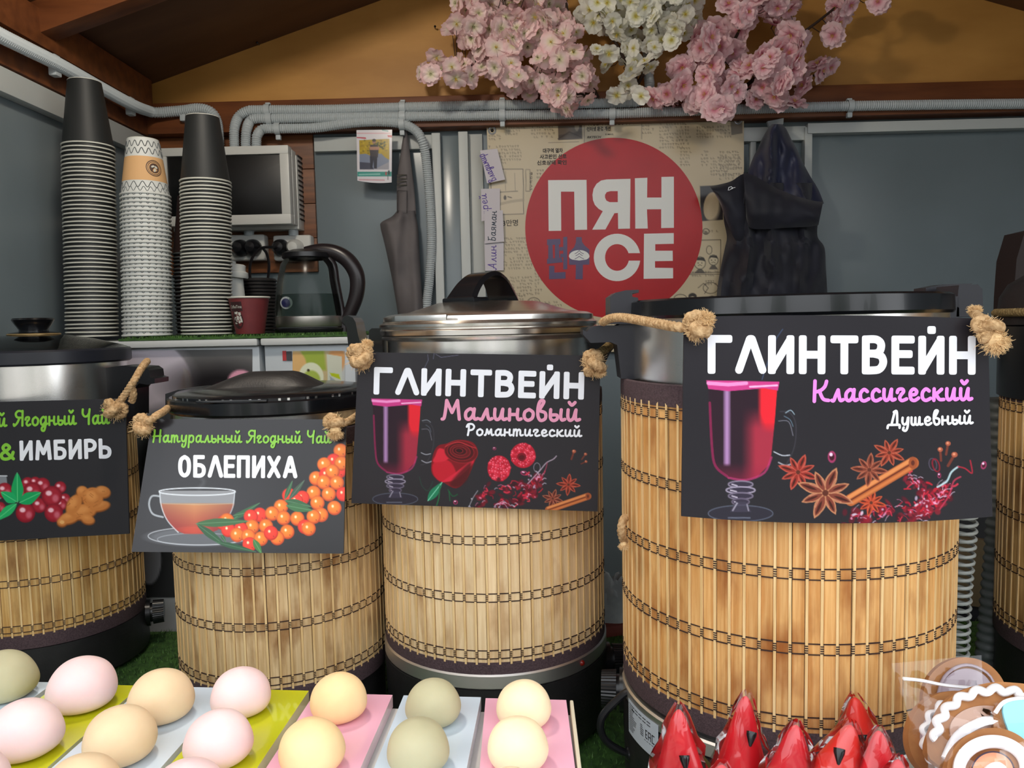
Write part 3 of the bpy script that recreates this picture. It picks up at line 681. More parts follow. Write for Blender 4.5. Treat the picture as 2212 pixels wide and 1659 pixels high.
SCR = {
 'а': (.60, [S_((.36, .46), (.22, .56), (.05, .38), (.05, .1), (.18, .02), (.32, .2), (.38, .5)), S_((.39, .56), (.36, .2), (.42, .03), (.53, .07))]),
 'л': (.56, [S_((0, .04), (.08, .03), (.18, .3), (.28, .55)), S_((.28, .55), (.32, .2), (.38, .03), (.49, .07))]),
 'и': (.58, [S_((.03, .56), (.02, .2), (.10, .02), (.24, .12), (.33, .5)), S_((.35, .56), (.33, .2), (.38, .03), (.50, .07))]),
 'н': (.58, [L_((.03, .56), (.02, 0)), L_((.02, .29), (.34, .29)), S_((.36, .56), (.34, .2), (.39, .03), (.50, .07))]),
 'о': (.52, [S_((.22, .56), (.05, .42), (.03, .15), (.17, .0), (.35, .12), (.38, .4), (.22, .56))]),
 'в': (.50, [S_((.04, .45), (.2, .75), (.28, .98), (.14, 1.0), (.05, .7), (.04, .25), (.15, .0), (.34, .1), (.34, .38), (.14, .48))]),
 'ы': (.70, [S_((.04, .56), (.03, .15), (.14, .0), (.30, .08), (.29, .28), (.05, .28)), S_((.47, .56), (.45, .2), (.5, .03), (.62, .07))]),
 'й': (.58, [S_((.03, .56), (.02, .2), (.10, .02), (.24, .12), (.33, .5)), S_((.35, .56), (.33, .2), (.38, .03), (.50, .07)), S_((.07, .94), (.18, .80), (.31, .94))]),
 'м': (.68, [S_((0, .03), (.06, .06), (.12, .3), (.15, .55)), L_((.15, .55), (.27, .14)), L_((.27, .14), (.43, .55)), S_((.43, .55), (.45, .2), (.5, .03), (.6, .07))]),
 'т': (.76, [L_((.04, .56), (.02, 0)), S_((.04, .36), (.14, .56), (.24, .48), (.24, 0)), S_((.25, .36), (.37, .56), (.47, .46), (.47, .15), (.53, .03), (.66, .08))]),
 'ч': (.50, [S_((.0, .40), (.05, .54), (.22, .56), (.27, .44), (.16, .28), (.10, .12), (.2, .0), (.40, .08))]),
 'е': (.50, [S_((.05, .28), (.25, .30), (.32, .45), (.18, .56), (.04, .38), (.07, .08), (.22, .0), (.40, .12))]),
 'с': (.50, [S_((.34, .46), (.2, .56), (.05, .38), (.06, .1), (.2, .0), (.40, .10))]),
 'к': (.54, [L_((.04, .56), (.02, 0)), S_((.36, .54), (.2, .38), (.04, .27)), S_((.12, .30), (.26, .05), (.45, .04))]),
 'ш': (.78, [S_((.03, .56), (.02, .15), (.12, .02), (.22, .12), (.26, .54)), S_((.26, .54), (.26, .15), (.34, .02), (.45, .12), (.50, .54)), S_((.51, .56), (.50, .15), (.56, .03), (.68, .07))]),
 'у': (.52, [S_((.04, .56), (.02, .25), (.12, .06), (.28, .2), (.35, .54)), S_((.38, .56), (.32, -.1), (.2, -.38), (.05, -.32), (.08, -.15))]),
 'д': (.56, [S_((.34, .46), (.2, .56), (.04, .36), (.05, .1), (.17, .03), (.32, .2)), S_((.38, .56), (.34, .0), (.24, -.36), (.09, -.34), (.12, -.14), (.46, .1))]),
 'г': (.44, [S_((.0, .40), (.06, .54), (.22, .56), (.24, .44), (.12, .28), (.07, .12), (.16, .0), (.32, .08))]),
 'р': (.54, [L_((.06, .56), (.0, -.42)), S_((.04, .34), (.18, .56), (.36, .48), (.36, .14), (.2, .0), (.05, .1))]),
 'ь': (.46, [S_((.04, .56), (.03, .15), (.14, .0), (.32, .08), (.31, .28), (.05, .28))]),
 'я': (.54, [S_((.38, .55), (.12, .55), (.08, .36), (.2, .26), (.36, .28)), L_((.40, .56), (.38, 0)), S_((.24, .27), (.14, .1), (.0, .0))]),
 'М': (.90, [S_((0, .02), (.08, .08), (.14, .5), (.18, .98)), L_((.18, .98), (.40, .36)), L_((.40, .36), (.62, .98)), S_((.62, .98), (.66, .5), (.70, .02))]),
 'Р': (.66, [S_((.14, .95), (.14, .5), (.08, 0)), S_((0, .75), (.10, .98), (.36, 1.0), (.50, .78), (.40, .52), (.12, .42))]),
 'К': (.78, [L_((.08, 1), (.04, 0)), S_((.58, .98), (.5, .72), (.3, .52), (.08, .46)), S_((.26, .52), (.42, .12), (.66, .04))]),
 'Д': (.86, [S_((.24, .06), (.34, .5), (.46, 1)), S_((.40, .98), (.58, 1), (.58, .06)), S_((.0, -.16), (.06, .05), (.3, .06), (.6, .06), (.72, .04), (.72, -.16))]),
 'Н': (.74, [S_((.12, 1), (.08, .5), (0, 0)), S_((.56, 1), (.52, .5), (.50, 0)), L_((.0, .48), (.58, .52))]),
 'Я': (.74, [S_((.56, .95), (.3, 1.0), (.12, .82), (.2, .58), (.52, .54)), L_((.58, 1), (.54, 0)), S_((.36, .54), (.2, .2), (.0, .0), (-.04, .12))]),
 'Ч': (.66, [S_((.04, 1), (.03, .7), (.16, .52), (.34, .56), (.46, .75)), S_((.50, 1), (.44, .5), (.42, 0))]),
 'В': (.62, [S_((.1, 1), (.06, .5), (.04, 0)), S_((.0, .9), (.3, 1.0), (.4, .78), (.12, .54)), S_((.12, .54), (.45, .4), (.36, .06), (.0, .02))]),
 'А': (.74, [S_((-.05, .1), (.05, 0), (.3, .5), (.48, 1)), S_((.48, 1), (.5, .5), (.54, 0)), L_((.14, .32), (.52, .34))]),
 'Б': (.64, [S_((.5, 1), (.25, .95), (.08, .98)), S_((.2, .95), (.12, .4), (.1, .05)), S_((.13, .45), (.35, .52), (.45, .25), (.3, 0), (.06, .05))]),
}
def glyph_strokes(text, font, p0, p1, h, slant=0, track=None):
    adv = 0; items = []; track = (.20 if font is CAP else 0.02) if track is None else track
    for ch in text:
        if ch == ' ': adv += .34; continue
        w_, st = font[ch]; items.append((adv, st)); adv += w_ + track
        last = w_
    mx = max(p[0] for _, pts in items[-1][1] for p in pts) + items[-1][0]
    d = (p1[0] - p0[0], p1[1] - p0[1]); L = math.hypot(*d); e = (d[0] / L, d[1] / L); n = (e[1], -e[0]); k = L / mx; out = []
    for a, st in items:
        for kind, pts in st:
            q = [((a + x) * k + slant * y * h, y * h) for x, y in pts]
            if kind == 's': q = [(v.x, v.y) for v in crom([(x, y, 0) for x, y in q], 6)]
            out.append([(p0[0] + e[0] * x + n[0] * y, p0[1] + e[1] * x + n[1] * y) for x, y in q])
    return out
def ink(strokes, w_, P, lift=.0006, b=None, nseg=10, mi=0, sq=0):
    b = b or B(); lf = [lift]
    def pt(x, y): return onp(x, y, P[0] + P[1] * lf[0], P[1])
    for s in strokes:
        for i in range(len(s) - 1):
            (ax, ay), (bx, by) = s[i], s[i + 1]; L = math.hypot(bx - ax, by - ay)
            if L < 1e-6: continue
            nx, ny = -(by - ay) / L * w_ / 2, (bx - ax) / L * w_ / 2; lf[0] += 6e-7
            b.add([pt(ax - nx, ay - ny), pt(ax + nx, ay + ny), pt(bx + nx, by + ny), pt(bx - nx, by - ny)], [(0, 1, 2, 3)], mi)
        for i in range(len(s)):
            x, y = s[i]; lf[0] += 6e-7
            if sq and len(s) < 6 and all(min(abs(s[q + 1][0] - s[q][0]), abs(s[q + 1][1] - s[q][1])) < .22 * max(abs(s[q + 1][0] - s[q][0]), abs(s[q + 1][1] - s[q][1])) for q in {max(0, i - 1), min(i, len(s) - 2)}):
                j = i if i < len(s) - 1 else i - 1; th = math.atan2(s[j + 1][1] - s[j][1], s[j + 1][0] - s[j][0]); cr_ = []
                for k in range(20):
                    a = -2 * PI * k / 20; r_ = w_ / 2 / (abs(math.cos(a)) ** 4.5 + abs(math.sin(a)) ** 4.5) ** (1 / 4.5); cr_.append(pt(x + r_ * math.cos(a + th), y + r_ * math.sin(a + th)))
                b.add(cr_, [tuple(range(20))], mi)
            else: b.add([pt(x + w_ / 2 * math.cos(2 * PI * k / nseg), y - w_ / 2 * math.sin(2 * PI * k / nseg)) for k in range(nseg)], [tuple(range(nseg))], mi)
    return b
def font_ink(text, x, y, wpx, hpx, P, lift=.0006, bold=0.0, rot=0, b=None, shear=0):
    cu = bpy.data.curves.new('tmp', 'FONT'); cu.body = text; cu.size = 1; cu.offset = bold; cu.resolution_u = 3; cu.shear = shear
    o = bpy.data.objects.new('tmp', cu); COL.objects.link(o); dg = bpy.context.evaluated_depsgraph_get()
    me = bpy.data.meshes.new_from_object(o.evaluated_get(dg)); vs = [v.co.copy() for v in me.vertices]; fs = [tuple(p.vertices) for p in me.polygons]
    bpy.data.objects.remove(o); bpy.data.curves.remove(cu); bpy.data.meshes.remove(me)
    b = b or B()
    if not vs: return b
    x0 = min(v.x for v in vs); x1 = max(v.x for v in vs); y0 = min(v.y for v in vs); y1 = max(v.y for v in vs)
    kx = wpx / (x1 - x0); ky = hpx / (y1 - y0); c, s = math.cos(rot), math.sin(rot); q = P[0] + P[1] * lift
    def m(v):
        u = (v.x - x0) * kx; t = -(v.y - y0) * ky
        return onp(x + u * c - t * s, y + u * s + t * c, q, P[1])
    return b.add([m(v) for v in vs], fs)
# ---------------------------------------------------------------- art painters
def glass_art(c, x0, W, yt, yb_):
    H = (yb_ - yt) / 1.87
    X = lambda u: x0 + W * u
    Y = lambda v: yt + H * v
    c.line([(X(1.0), Y(.55)), (X(1.14), Y(.56)), (X(1.2), Y(.75))], W * .012, (150, 150, 165), .6, smooth=4)
    c.line([(X(1.02), Y(.42)), (X(1.16), Y(.44)), (X(1.24), Y(.6)), (X(1.22), Y(.9)), (X(1.1), Y(1.15)), (X(.98), Y(1.2))], W * .015, (90, 88, 100), .35, smooth=5)
    c.line([(X(1.0), Y(1.12)), (X(1.1), Y(1.16)), (X(1.2), Y(1.13))], W * .02, (190, 190, 200), .7, smooth=4)
    bowl = [(X(.02), Y(.1)), (X(.04), Y(.5)), (X(.08), Y(1.0)), (X(.13), Y(1.18)), (X(.3), Y(1.32)), (X(.5), Y(1.36)), (X(.7), Y(1.32)), (X(.87), Y(1.15)), (X(.9), Y(1.0)), (X(.95), Y(.5)), (X(.98), Y(.1))]
    def colf(x, y):
        u = (x - x0) / W; v = (y - yt) / H
        base = np.zeros(x.shape + (3,)); base[:] = (40, 22, 34)
        k = np.clip((u - .48) / .2, 0, 1) * np.clip((v - .35) / .3, 0, 1); base += k[..., None] * (np.array((158, 42, 62)) - base)
        k = np.clip((u - .70) / .06, 0, 1) * np.clip((.72 - v) / .15, 0, 1) * np.clip((u - .52 - .4 * (v - .1)) / .1, 0, 1); base += k[..., None] * (np.array((222, 34, 48)) - base)
        k = np.clip(1 - np.abs(u - .28) / .055, 0, 1) ** .5 * np.clip((1.18 - v) / .05, 0, 1); base += k[..., None] * .85 * (np.array((196, 150, 206)) - base)
        k = np.clip((v - 1.12) / .2, 0, 1) * .5; base += k[..., None] * (np.array((140, 30, 60)) - base)
        return base
    c.poly(bowl, colf, smooth=0)
    c.line([(X(.04), Y(.3)), (X(.07), Y(.9)), (X(.12), Y(1.17)), (X(.28), Y(1.31))], W * .035, (150, 30, 80), .75, smooth=4)
    c.line([(X(.30), Y(1.33)), (X(.55), Y(1.36)), (X(.8), Y(1.26)), (X(.9), Y(1.05))], W * .03, (190, 50, 110), .7, smooth=4)
    c.poly([(X(-.01), Y(-.01)), (X(1.01), Y(.01)), (X(.99), Y(.13)), (X(.8), Y(.1)), (X(.3), Y(.14)), (X(.02), Y(.11))], (196, 58, 130))
    c.line([(X(.02), Y(.03)), (X(.3), Y(.05)), (X(.55), Y(.03))], W * .05, (238, 150, 205), .9)
    c.line([(X(.6), Y(.08)), (X(.98), Y(.06))], W * .025, (245, 190, 225), .9)
    for v, r, k in ((1.42, .17, 150), (1.50, .20, 185), (1.58, .17, 130), (1.66, .12, 110)):
        c.disc(X(.47), Y(v), W * r, H * .05, (50, 44, 60)); c.ring(X(.47), Y(v), W * r, H * .045, W * .02, (k, k - 10, k + 10), .75)
        c.line([(X(.47 - r * .7), Y(v)), (X(.47 - r * .3), Y(v + .02))], W * .02, (225, 215, 230), .7)
    c.disc(X(.47), Y(1.82), W * .45, H * .11, (42, 40, 52), a=.8); c.ring(X(.47), Y(1.82), W * .45, H * .11, W * .014, (110, 120, 140), .6)
    c.line([(X(.3), Y(1.88)), (X(.6), Y(1.88))], W * .02, (140, 150, 170), .5)
    c.poly([(X(.4), Y(1.66)), (X(.54), Y(1.66)), (X(.62), Y(1.8)), (X(.32), Y(1.8))], (60, 56, 72), .8)
    c.line([(X(.36), Y(1.78)), (X(.42), Y(1.68))], W * .02, (200, 195, 210), .6); c.line([(X(.56), Y(1.7)), (X(.58), Y(1.78))], W * .02, (180, 175, 190), .6)
def anise(c, cx, cy, r, rot=0, col=(120, 52, 34), edge=(180, 104, 74), sq=.9):
    for k in range(8):
        a = rot + k * PI / 4; q = r * (1 if k % 2 == 0 else .86); ca, sa = math.cos(a), math.sin(a) * sq; na, nb = -math.sin(a), math.cos(a) * sq
        T = lambda t, s_: (cx + ca * q * t + na * q * s_, cy + sa * q * t + nb * q * s_)
        c.poly([T(.05, 0), T(.35, .16), (T(.6, .17)), T(1, 0), T(.6, -.17), T(.35, -.16)], edge, smooth=2)
        c.poly([T(.1, 0), T(.35, .12), (T(.6, .12)), T(.9, 0), T(.6, -.12), T(.35, -.12)], col, smooth=2)
        c.poly([T(.3, 0), T(.55, .05), T(.85, 0), T(.55, -.05)], (62, 24, 18), smooth=2)
        c.line([T(.2, .1), T(.6, .11)], max(1, r * .03), tuple(min(255, v + 40) for v in edge), .6)
    c.disc(cx, cy, r * .1, r * .1, (88, 40, 28))
def cinnamon(c, a, b_, wd):
    dx, dy = b_[0] - a[0], b_[1] - a[1]; L = math.hypot(dx, dy); nx, ny = -dy / L, dx / L
    c.line([a, b_], wd, (172, 92, 48)); o = wd * .28
    c.line([(a[0] + nx * -o, a[1] + ny * -o), (b_[0] + nx * -o, b_[1] + ny * -o)], wd * .3, (216, 138, 80), .9)
    c.line([(a[0] + nx * o, a[1] + ny * o), (b_[0] + nx * o, b_[1] + ny * o)], wd * .22, (200, 116, 62), .9)
    c.line([(a[0], a[1]), (b_[0], b_[1])], wd * .12, (98, 40, 22)); c.disc(b_[0], b_[1], wd * .35, wd * .5, (150, 74, 40)); c.disc(b_[0], b_[1], wd * .15, wd * .22, (90, 40, 26))
def clove(c, x, y, s_, rot):
    dx, dy = math.cos(rot), math.sin(rot); c.line([(x, y), (x + dx * s_ * 2, y + dy * s_ * 2)], s_ * .42, (108, 50, 38)); c.disc(x, y, s_ * .48, s_ * .42, (164, 84, 60)); c.disc(x - 1, y - 1, s_ * .2, s_ * .2, (214, 140, 108))
def splash(c, pts, seed, wd, n=60, spread=16):
    g = random.Random(seed)
    def pick(sp):
        k = g.randrange(len(pts) - 1); t = g.random()
        return k, pts[k][0] + (pts[k + 1][0] - pts[k][0]) * t + g.gauss(0, spread * sp), pts[k][1] + (pts[k + 1][1] - pts[k][1]) * t + g.gauss(0, spread * sp)
    for i in range(n // 2):
        k, x, y = pick(.42); c.disc(x, y, g.uniform(4, wd), g.uniform(3, wd * .6), g.choice(((96, 12, 30), (128, 16, 34), (60, 10, 22), (150, 22, 40))), g.uniform(0, 3), .7, 3)
    for i in range(n // 3):
        k, x, y = pick(.5); a = math.atan2(pts[k + 1][1] - pts[k][1], pts[k + 1][0] - pts[k][0]) + g.gauss(0, .8); l = g.uniform(wd * .6, wd * 1.6); b_ = a + g.gauss(0, .9)
        c.line([(x, y), (x + math.cos(a) * l * .5, y + math.sin(a) * l * .5), (x + math.cos(a) * l * .5 + math.cos(b_) * l * .5, y + math.sin(a) * l * .5 + math.sin(b_) * l * .5)], g.uniform(1.5, 4.5), g.choice(((196, 28, 48), (214, 50, 74), (160, 20, 44), (120, 16, 40))), .85, smooth=3)
    for i in range(n // 7):
        k, x, y = pick(.4); c.disc(x, y, g.uniform(1.5, wd * .42), g.uniform(1.2, wd * .2), g.choice(((214, 206, 222), (190, 170, 196), (226, 140, 180))), g.uniform(0, 3), .8, 1.6)
    for i in range(n // 5):
        k, x, y = pick(.45); a = math.atan2(pts[k + 1][1] - pts[k][1], pts[k + 1][0] - pts[k][0]) + g.gauss(0, .5); l = g.uniform(wd * .5, wd * 1.5)
        c.line([(x, y), (x + math.cos(a) * l * .5, y + math.sin(a) * l * .5 - 2), (x + math.cos(a) * l, y + math.sin(a) * l)], g.uniform(.8, 1.8), g.choice(((235, 205, 228), (200, 190, 210), (226, 120, 168))), .8, smooth=3)
def drop(c, x, y, rx, ry, rot=0):
    c.disc(x, y, rx, ry, (150, 50, 90), rot); c.disc(x, y, rx * .6, ry * .6, (60, 14, 30), rot); c.disc(x - rx * .2, y - ry * .4, rx * .4, ry * .3, (240, 200, 225), rot)
def berry(c, x, y, r, red=0):
    base = (236, 108 - red * 60, 28); c.disc(x, y, r, r * 1.02, (188, 62 - red * 30, 14)); c.disc(x - r * .05, y - r * .08, r * .88, r * .88, base, soft=r * .3)
    c.disc(x - r * .1, y - r * .15, r * .6, r * .55, (250, 148 - red * 80, 44), soft=r * .8, a=.8); c.disc(x - r * .25, y - r * .25, r * .16, r * .2, (255, 236, 190), soft=2)
    c.disc(x + r * .35, y + r * .45, r * .08, r * .08, (90, 50, 20), a=.7)
def leaf(c, a, b_, wd, col, vein=None):
    dx, dy = b_[0] - a[0], b_[1] - a[1]; nx, ny = -dy, dx; L = math.hypot(dx, dy); nx /= L; ny /= L
    c.poly([a, (a[0] + dx * .35 + nx * wd, a[1] + dy * .35 + ny * wd), (a[0] + dx * .7 + nx * wd * .7, a[1] + dy * .7 + ny * wd * .7), b_, (a[0] + dx * .7 - nx * wd * .7, a[1] + dy * .7 - ny * wd * .7), (a[0] + dx * .35 - nx * wd, a[1] + dy * .35 - ny * wd)], col, smooth=3)
    c.line([a, b_], 1.4, vein or tuple(min(255, v + 45) for v in col), .8)
# ---------------------------------------------------------------- the four hanging signs
DARK = (40, 38, 42)
M('white_ink', (236, 238, 244), rough=.35); M('green_ink', (132, 196, 62), rough=.35); M('rose_ink', (226, 150, 180), rough=.35); M('pink_ink', (232, 134, 220), rough=.35)
M('sign_core', (34, 32, 36), rough=.4)
def sign(q, P, label, bow=(0, 0)):
    ctr = onp(sum(p[0] for p in q) / 4, sum(p[1] for p in q) / 4, *P[:2])
    t = thing('hanging_sign', ctr, label, 'sign')
    top = [(q[0][0] + (q[1][0] - q[0][0]) * i / 12, q[0][1] + (q[1][1] - q[0][1]) * i / 12 + 4 * i / 12 * (1 - i / 12) * bow[0]) for i in range(13)]
    bot = [(q[3][0] + (q[2][0] - q[3][0]) * i / 12, q[3][1] + (q[2][1] - q[3][1]) * i / 12 + 4 * i / 12 * (1 - i / 12) * bow[1]) for i in range(13)]
    outl = top + bot[::-1]
    B().prism([onp(x, y, P[0], P[1]) for x, y in outl], P[1] * -.003).build('board', 'sign_core', t, 0)
    return t
# sign 3
Pl3 = (Vector((0, c3[1] - R3 - .012, 1.4)), Vector((0, -1, 0)), 0)
q3 = [(774, 761), (1297, 768), (1291, 1105), (759, 1087)]
S3 = sign(q3, Pl3, 'black sign with white writing and a red rose, hanging on the steel-lidded boiler')
cv = Canvas(q3, 1.25, DARK)
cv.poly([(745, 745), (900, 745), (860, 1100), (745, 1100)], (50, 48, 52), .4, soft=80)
glass_art(cv, 803, 108, 862, 1084)
# rose
cv.line([(935, 1040), (925, 1060), (912, 1050), (906, 1030)], 1.5, (30, 80, 60), .6, smooth=4)
cv.poly([(948, 962), (965, 958), (990, 950), (1020, 955), (1032, 975), (1022, 1005), (1008, 1035), (985, 1055), (955, 1040), (934, 1025), (932, 1000), (938, 975)], (120, 16, 26), smooth=4)
cv.poly([(934, 1005), (950, 990), (975, 1000), (985, 1030), (955, 1041), (938, 1028)], (186, 24, 42), smooth=4, soft=3)
cv.poly([(940, 985), (950, 968), (975, 982), (960, 996), (936, 998)], (204, 36, 54), smooth=4, soft=2)
cv.poly([(955, 1040), (985, 1020), (1022, 992), (1018, 1006), (985, 1035), (962, 1041)], (206, 36, 58), smooth=3, soft=2)
cv.poly([(1002, 1010), (1018, 1000), (1010, 1035), (990, 1052), (972, 1045)], (70, 14, 18), smooth=3, soft=6, a=.8)
for k, (rx, ry) in enumerate(((36, 24), (29, 19), (22, 14), (15, 9), (8, 5))):
    cv.disc(996 - k, 976 - k * .6, rx, ry, ((96, 14, 20), (70, 14, 18), (92, 20, 24), (60, 12, 16), (40, 10, 12))[k], .15); cv.ring(996 - k, 976 - k * .6, rx, ry, 1.4, (160, 36, 42), .8, rot=.15)
cv.line([(962, 965), (975, 958), (992, 955), (1010, 962), (1028, 968)], 1.6, (188, 50, 56), smooth=4)
leaf(cv, (924, 1082), (955, 1042), 9, (30, 120, 84), (170, 240, 210)); cv.line([(950, 1050), (948, 1075), (943, 1092)], 2.5, (30, 100, 60), smooth=3)
cv.line([(968, 1058), (978, 1072), (988, 1068)], 2.4, (20, 90, 50), .8, smooth=3); cv.line([(970, 1062), (972, 1082)], 2, (24, 110, 60), .7)
for cx, cy, rx, ry, hollow in ((1078, 1012, 25, 28, 0), (1130, 984, 27, 27, 1)):
    cv.disc(cx, cy, rx, ry, (176, 24, 46)); g = random.Random(int(cx))
    for k in range(95):
        a = g.uniform(0, 2 * PI); d = math.sqrt(g.random()) * .92; x = cx + math.cos(a) * rx * d; y = cy + math.sin(a) * ry * d
        cv.disc(x, y, 3.4, 3.4, g.choice(((206, 34, 58), (190, 28, 50), (222, 54, 76)))); cv.disc(x - .8, y - 1, 1.1, 1.1, (250, 170, 190), a=.8)
    if hollow:
        cv.disc(cx - 3, cy + 3, 10, 9, (120, 12, 28)); cv.disc(cx - 3, cy + 4, 6, 5, (84, 8, 18))
drop(cv, 1068, 969, 4, 3.4); drop(cv, 984, 1085, 5, 5); drop(cv, 1132, 1022, 8, 5, .2); drop(cv, 1143, 1027, 3, 3)
splash(cv, [(1015, 1098), (1060, 1058), (1110, 1048), (1150, 1050), (1165, 1030)], 3, 9, 90, 18)
splash(cv, [(1060, 1095), (1110, 1085), (1150, 1060)], 5, 8, 70, 14)
cv.line([(1140, 1045), (1165, 1018), (1180, 1000), (1195, 992), (1202, 985)], 2.2, (200, 180, 200), .8, smooth=4); cv.line([(1165, 1040), (1178, 1015), (1182, 1000)], 2, (170, 60, 90), .8, smooth=4); cv.ring(1160, 1010, 7, 10, 1.5, (190, 180, 200), .6)
cv.line([(1013, 1095), (1022, 1075), (1032, 1060)], 1.6, (190, 190, 200), .7, smooth=3)
anise(cv, 1194, 1077, 24, .3, (112, 44, 32)); anise(cv, 1228, 1047, 27, .1, (140, 44, 30), (196, 86, 60))
cinnamon(cv, (1185, 1101), (1270, 1072), 15)
clove(cv, 1240, 975, 9, 1.9); clove(cv, 1265, 981, 7, 2.2); clove(cv, 1266, 997, 6, 2.7)
cv.line([(912, 909), (922, 907), (930, 912)], 1.4, (190, 200, 215), .6, smooth=3); cv.line([(920, 918), (928, 924), (931, 933)], 1.2, (120, 130, 150), .6, smooth=3)
cv.line([(910, 978), (920, 982), (930, 980)], 1.8, (200, 205, 215), .7, smooth=3)
cv.line([(941, 765), (953, 772), (990, 767)], 1.2, (150, 150, 190), .5); cv.line([(924, 766), (925, 778), (912, 805)], 1.2, (140, 145, 180), .5); cv.line([(938, 762), (936, 775)], 1.2, (140, 145, 180), .5)
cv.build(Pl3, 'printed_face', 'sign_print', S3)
ink(glyph_strokes('ГЛИНТВЕЙН', CAP, (813, 846), (1255, 857), 47), 12.4, Pl3, sq=1).build('white_lettering', 'white_ink', S3, 0, fixn=False)
ink(glyph_strokes('Малиновый', SCR, (955, 906), (1252, 909), 42), 7.2, Pl3).build('rose_lettering', 'rose_ink', S3, 0, fixn=False)
ink(glyph_strokes('Романтический', SCR, (1008, 940), (1256, 943), 24), 4.3, Pl3).build('small_lettering', 'white_ink', S3, 0, fixn=False)
# sign 4
Pl4 = (Vector((0, c4[1] - R4 - .010, 1.4)), Vector((0, -1, 0)), 0)
q4 = [(1478, 685), (2134, 689), (2144, 1116), (1472, 1115)]
S4 = sign(q4, Pl4, 'black sign with lilac second line and star anise, hanging on the largest boiler', (-6, 15))
cv = Canvas(q4, 1.4, (34, 32, 37), (-6, 15))
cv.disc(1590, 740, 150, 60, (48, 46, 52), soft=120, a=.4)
glass_art(cv, 1527, 155, 823, 1117)
splash(cv, [(1830, 1128), (1900, 1105), (1990, 1100), (2030, 1060)], 11, 15, 120, 26); splash(cv, [(1960, 1125), (2020, 1090), (2045, 1050)], 12, 12, 80, 18)
splash(cv, [(1960, 1030), (1985, 1045), (2000, 1070)], 13, 10, 50, 16)
cv.line([(2025, 1052), (2045, 1040), (2055, 1020), (2070, 1008)], 4, (190, 220, 225), .85, smooth=4); cv.line([(2070, 1008), (2085, 1012), (2100, 1022), (2096, 995)], 3, (170, 30, 50), .9, smooth=4); cv.line([(2030, 1100), (2050, 1070), (2060, 1040), (2075, 1030)], 3.5, (190, 50, 80), .8, smooth=4)
drop(cv, 1797, 987, 9, 13); drop(cv, 2125, 1005, 6, 9, .3); drop(cv, 2029, 1027, 4, 6); cv.ring(2015, 1003, 8, 13, 2, (90, 80, 100), .8, rot=-.2); cv.ring(2022, 1005, 7, 14, 3, (150, 20, 40), .8, rot=-.3)
clove(cv, 2031, 971, 12, 1.5); clove(cv, 2048, 958, 12, 1.75); clove(cv, 2062, 982, 14, 2.1)
anise(cv, 1724, 1020, 46, .35, (140, 42, 34), (184, 80, 64)); anise(cv, 1882, 1086, 34, .2, (168, 58, 32), (196, 84, 50))
cinnamon(cv, (1838, 1080), (1972, 1000), 26)
anise(cv, 1921, 978, 38, .5, (138, 50, 34), (182, 88, 62)); anise(cv, 1878, 1015, 42, .1, (118, 54, 38), (164, 92, 66)); anise(cv, 1783, 1065, 66, .38, (122, 58, 44), (184, 124, 88))
cv.line([(1697, 892), (1708, 886), (1716, 895)], 2, (180, 210, 225), .7, smooth=3); cv.line([(1694, 899), (1707, 907), (1713, 921)], 1.8, (110, 140, 160), .7, smooth=3); cv.line([(1672, 976), (1690, 984), (1706, 983)], 2.5, (210, 215, 225), .8, smooth=3)
cv.line([(1691, 711), (1672, 742), (1646, 820)], 1.6, (80, 110, 160), .6, smooth=3)
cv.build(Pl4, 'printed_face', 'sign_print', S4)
ink(glyph_strokes('ГЛИНТВЕЙН', CAP, (1537, 799), (2099, 801), 67), 17, Pl4, sq=1).build('white_lettering', 'white_ink', S4, 0, fixn=False)
ink(glyph_strokes('Классический', SCR, (1757, 867), (2099, 864), 44), 7.8, Pl4).build('lilac_lettering', 'pink_ink', S4, 0, fixn=False)
ink(glyph_strokes('Душевный', SCR, (1917, 920), (2101, 915), 30), 5.2, Pl4).build('small_lettering', 'white_ink', S4, 0, fixn=False)
# sign 2
tl = math.radians(15); n2 = Vector((0, -math.cos(tl), math.sin(tl)))
p2_ = at(540, 905, c2[1] - R2 - .010); Pl2 = (p2_, n2, 0)
q2 = [(328, 905), (748, 906), (742, 1196), (284, 1192)]
S2 = sign(q2, Pl2, 'glossy black sign with orange sea buckthorn berries and a tea cup, on the low boiler')
cv = Canvas(q2, 1.2, (38, 37, 40))
cv.disc(430, 1100, 120, 90, (80, 82, 88), soft=160, a=.4)  # soft grey reflection glare, painted into the lower left of the face
X2 = lambda x, y: (260 + x / 3.687, 780 + y / 3.687)
# steam, cup
cv.line([(430, 1055), (440, 1040), (425, 1020), (438, 1005)], 8, (170, 175, 180), .18, soft=8, smooth=4)
cv.disc(430, 1160, 112, 20, (130, 134, 140), a=.6, soft=6); cv.ring(430, 1158, 110, 19, 2, (215, 220, 226), .7); cv.ring(430, 1165, 90, 13, 1.5, (190, 196, 204), .6)
def cupc(x, y):
    o = np.zeros(x.shape + (3,)); o[:] = (150, 152, 156); k = np.clip((y - 1086) / 3, 0, 1)
    tea = np.zeros_like(o); t = np.clip((y - 1088) / 62, 0, 1); sd = np.clip(np.abs(x - 420) / 90, 0, 1)
    tea[..., 0] = 216 - 40 * t - 50 * sd; tea[..., 1] = 150 - 90 * t - 50 * sd; tea[..., 2] = 96 - 50 * t - 20 * sd
    return o * (1 - k[..., None]) + tea * k[..., None]
cv.poly([(344, 1060), (508, 1060), (506, 1090), (492, 1120), (470, 1145), (450, 1153), (398, 1153), (376, 1143), (355, 1115), (345, 1085)], cupc, .95)
cv.disc(420, 1145, 32, 8, (214, 78, 52), a=.6, soft=6)
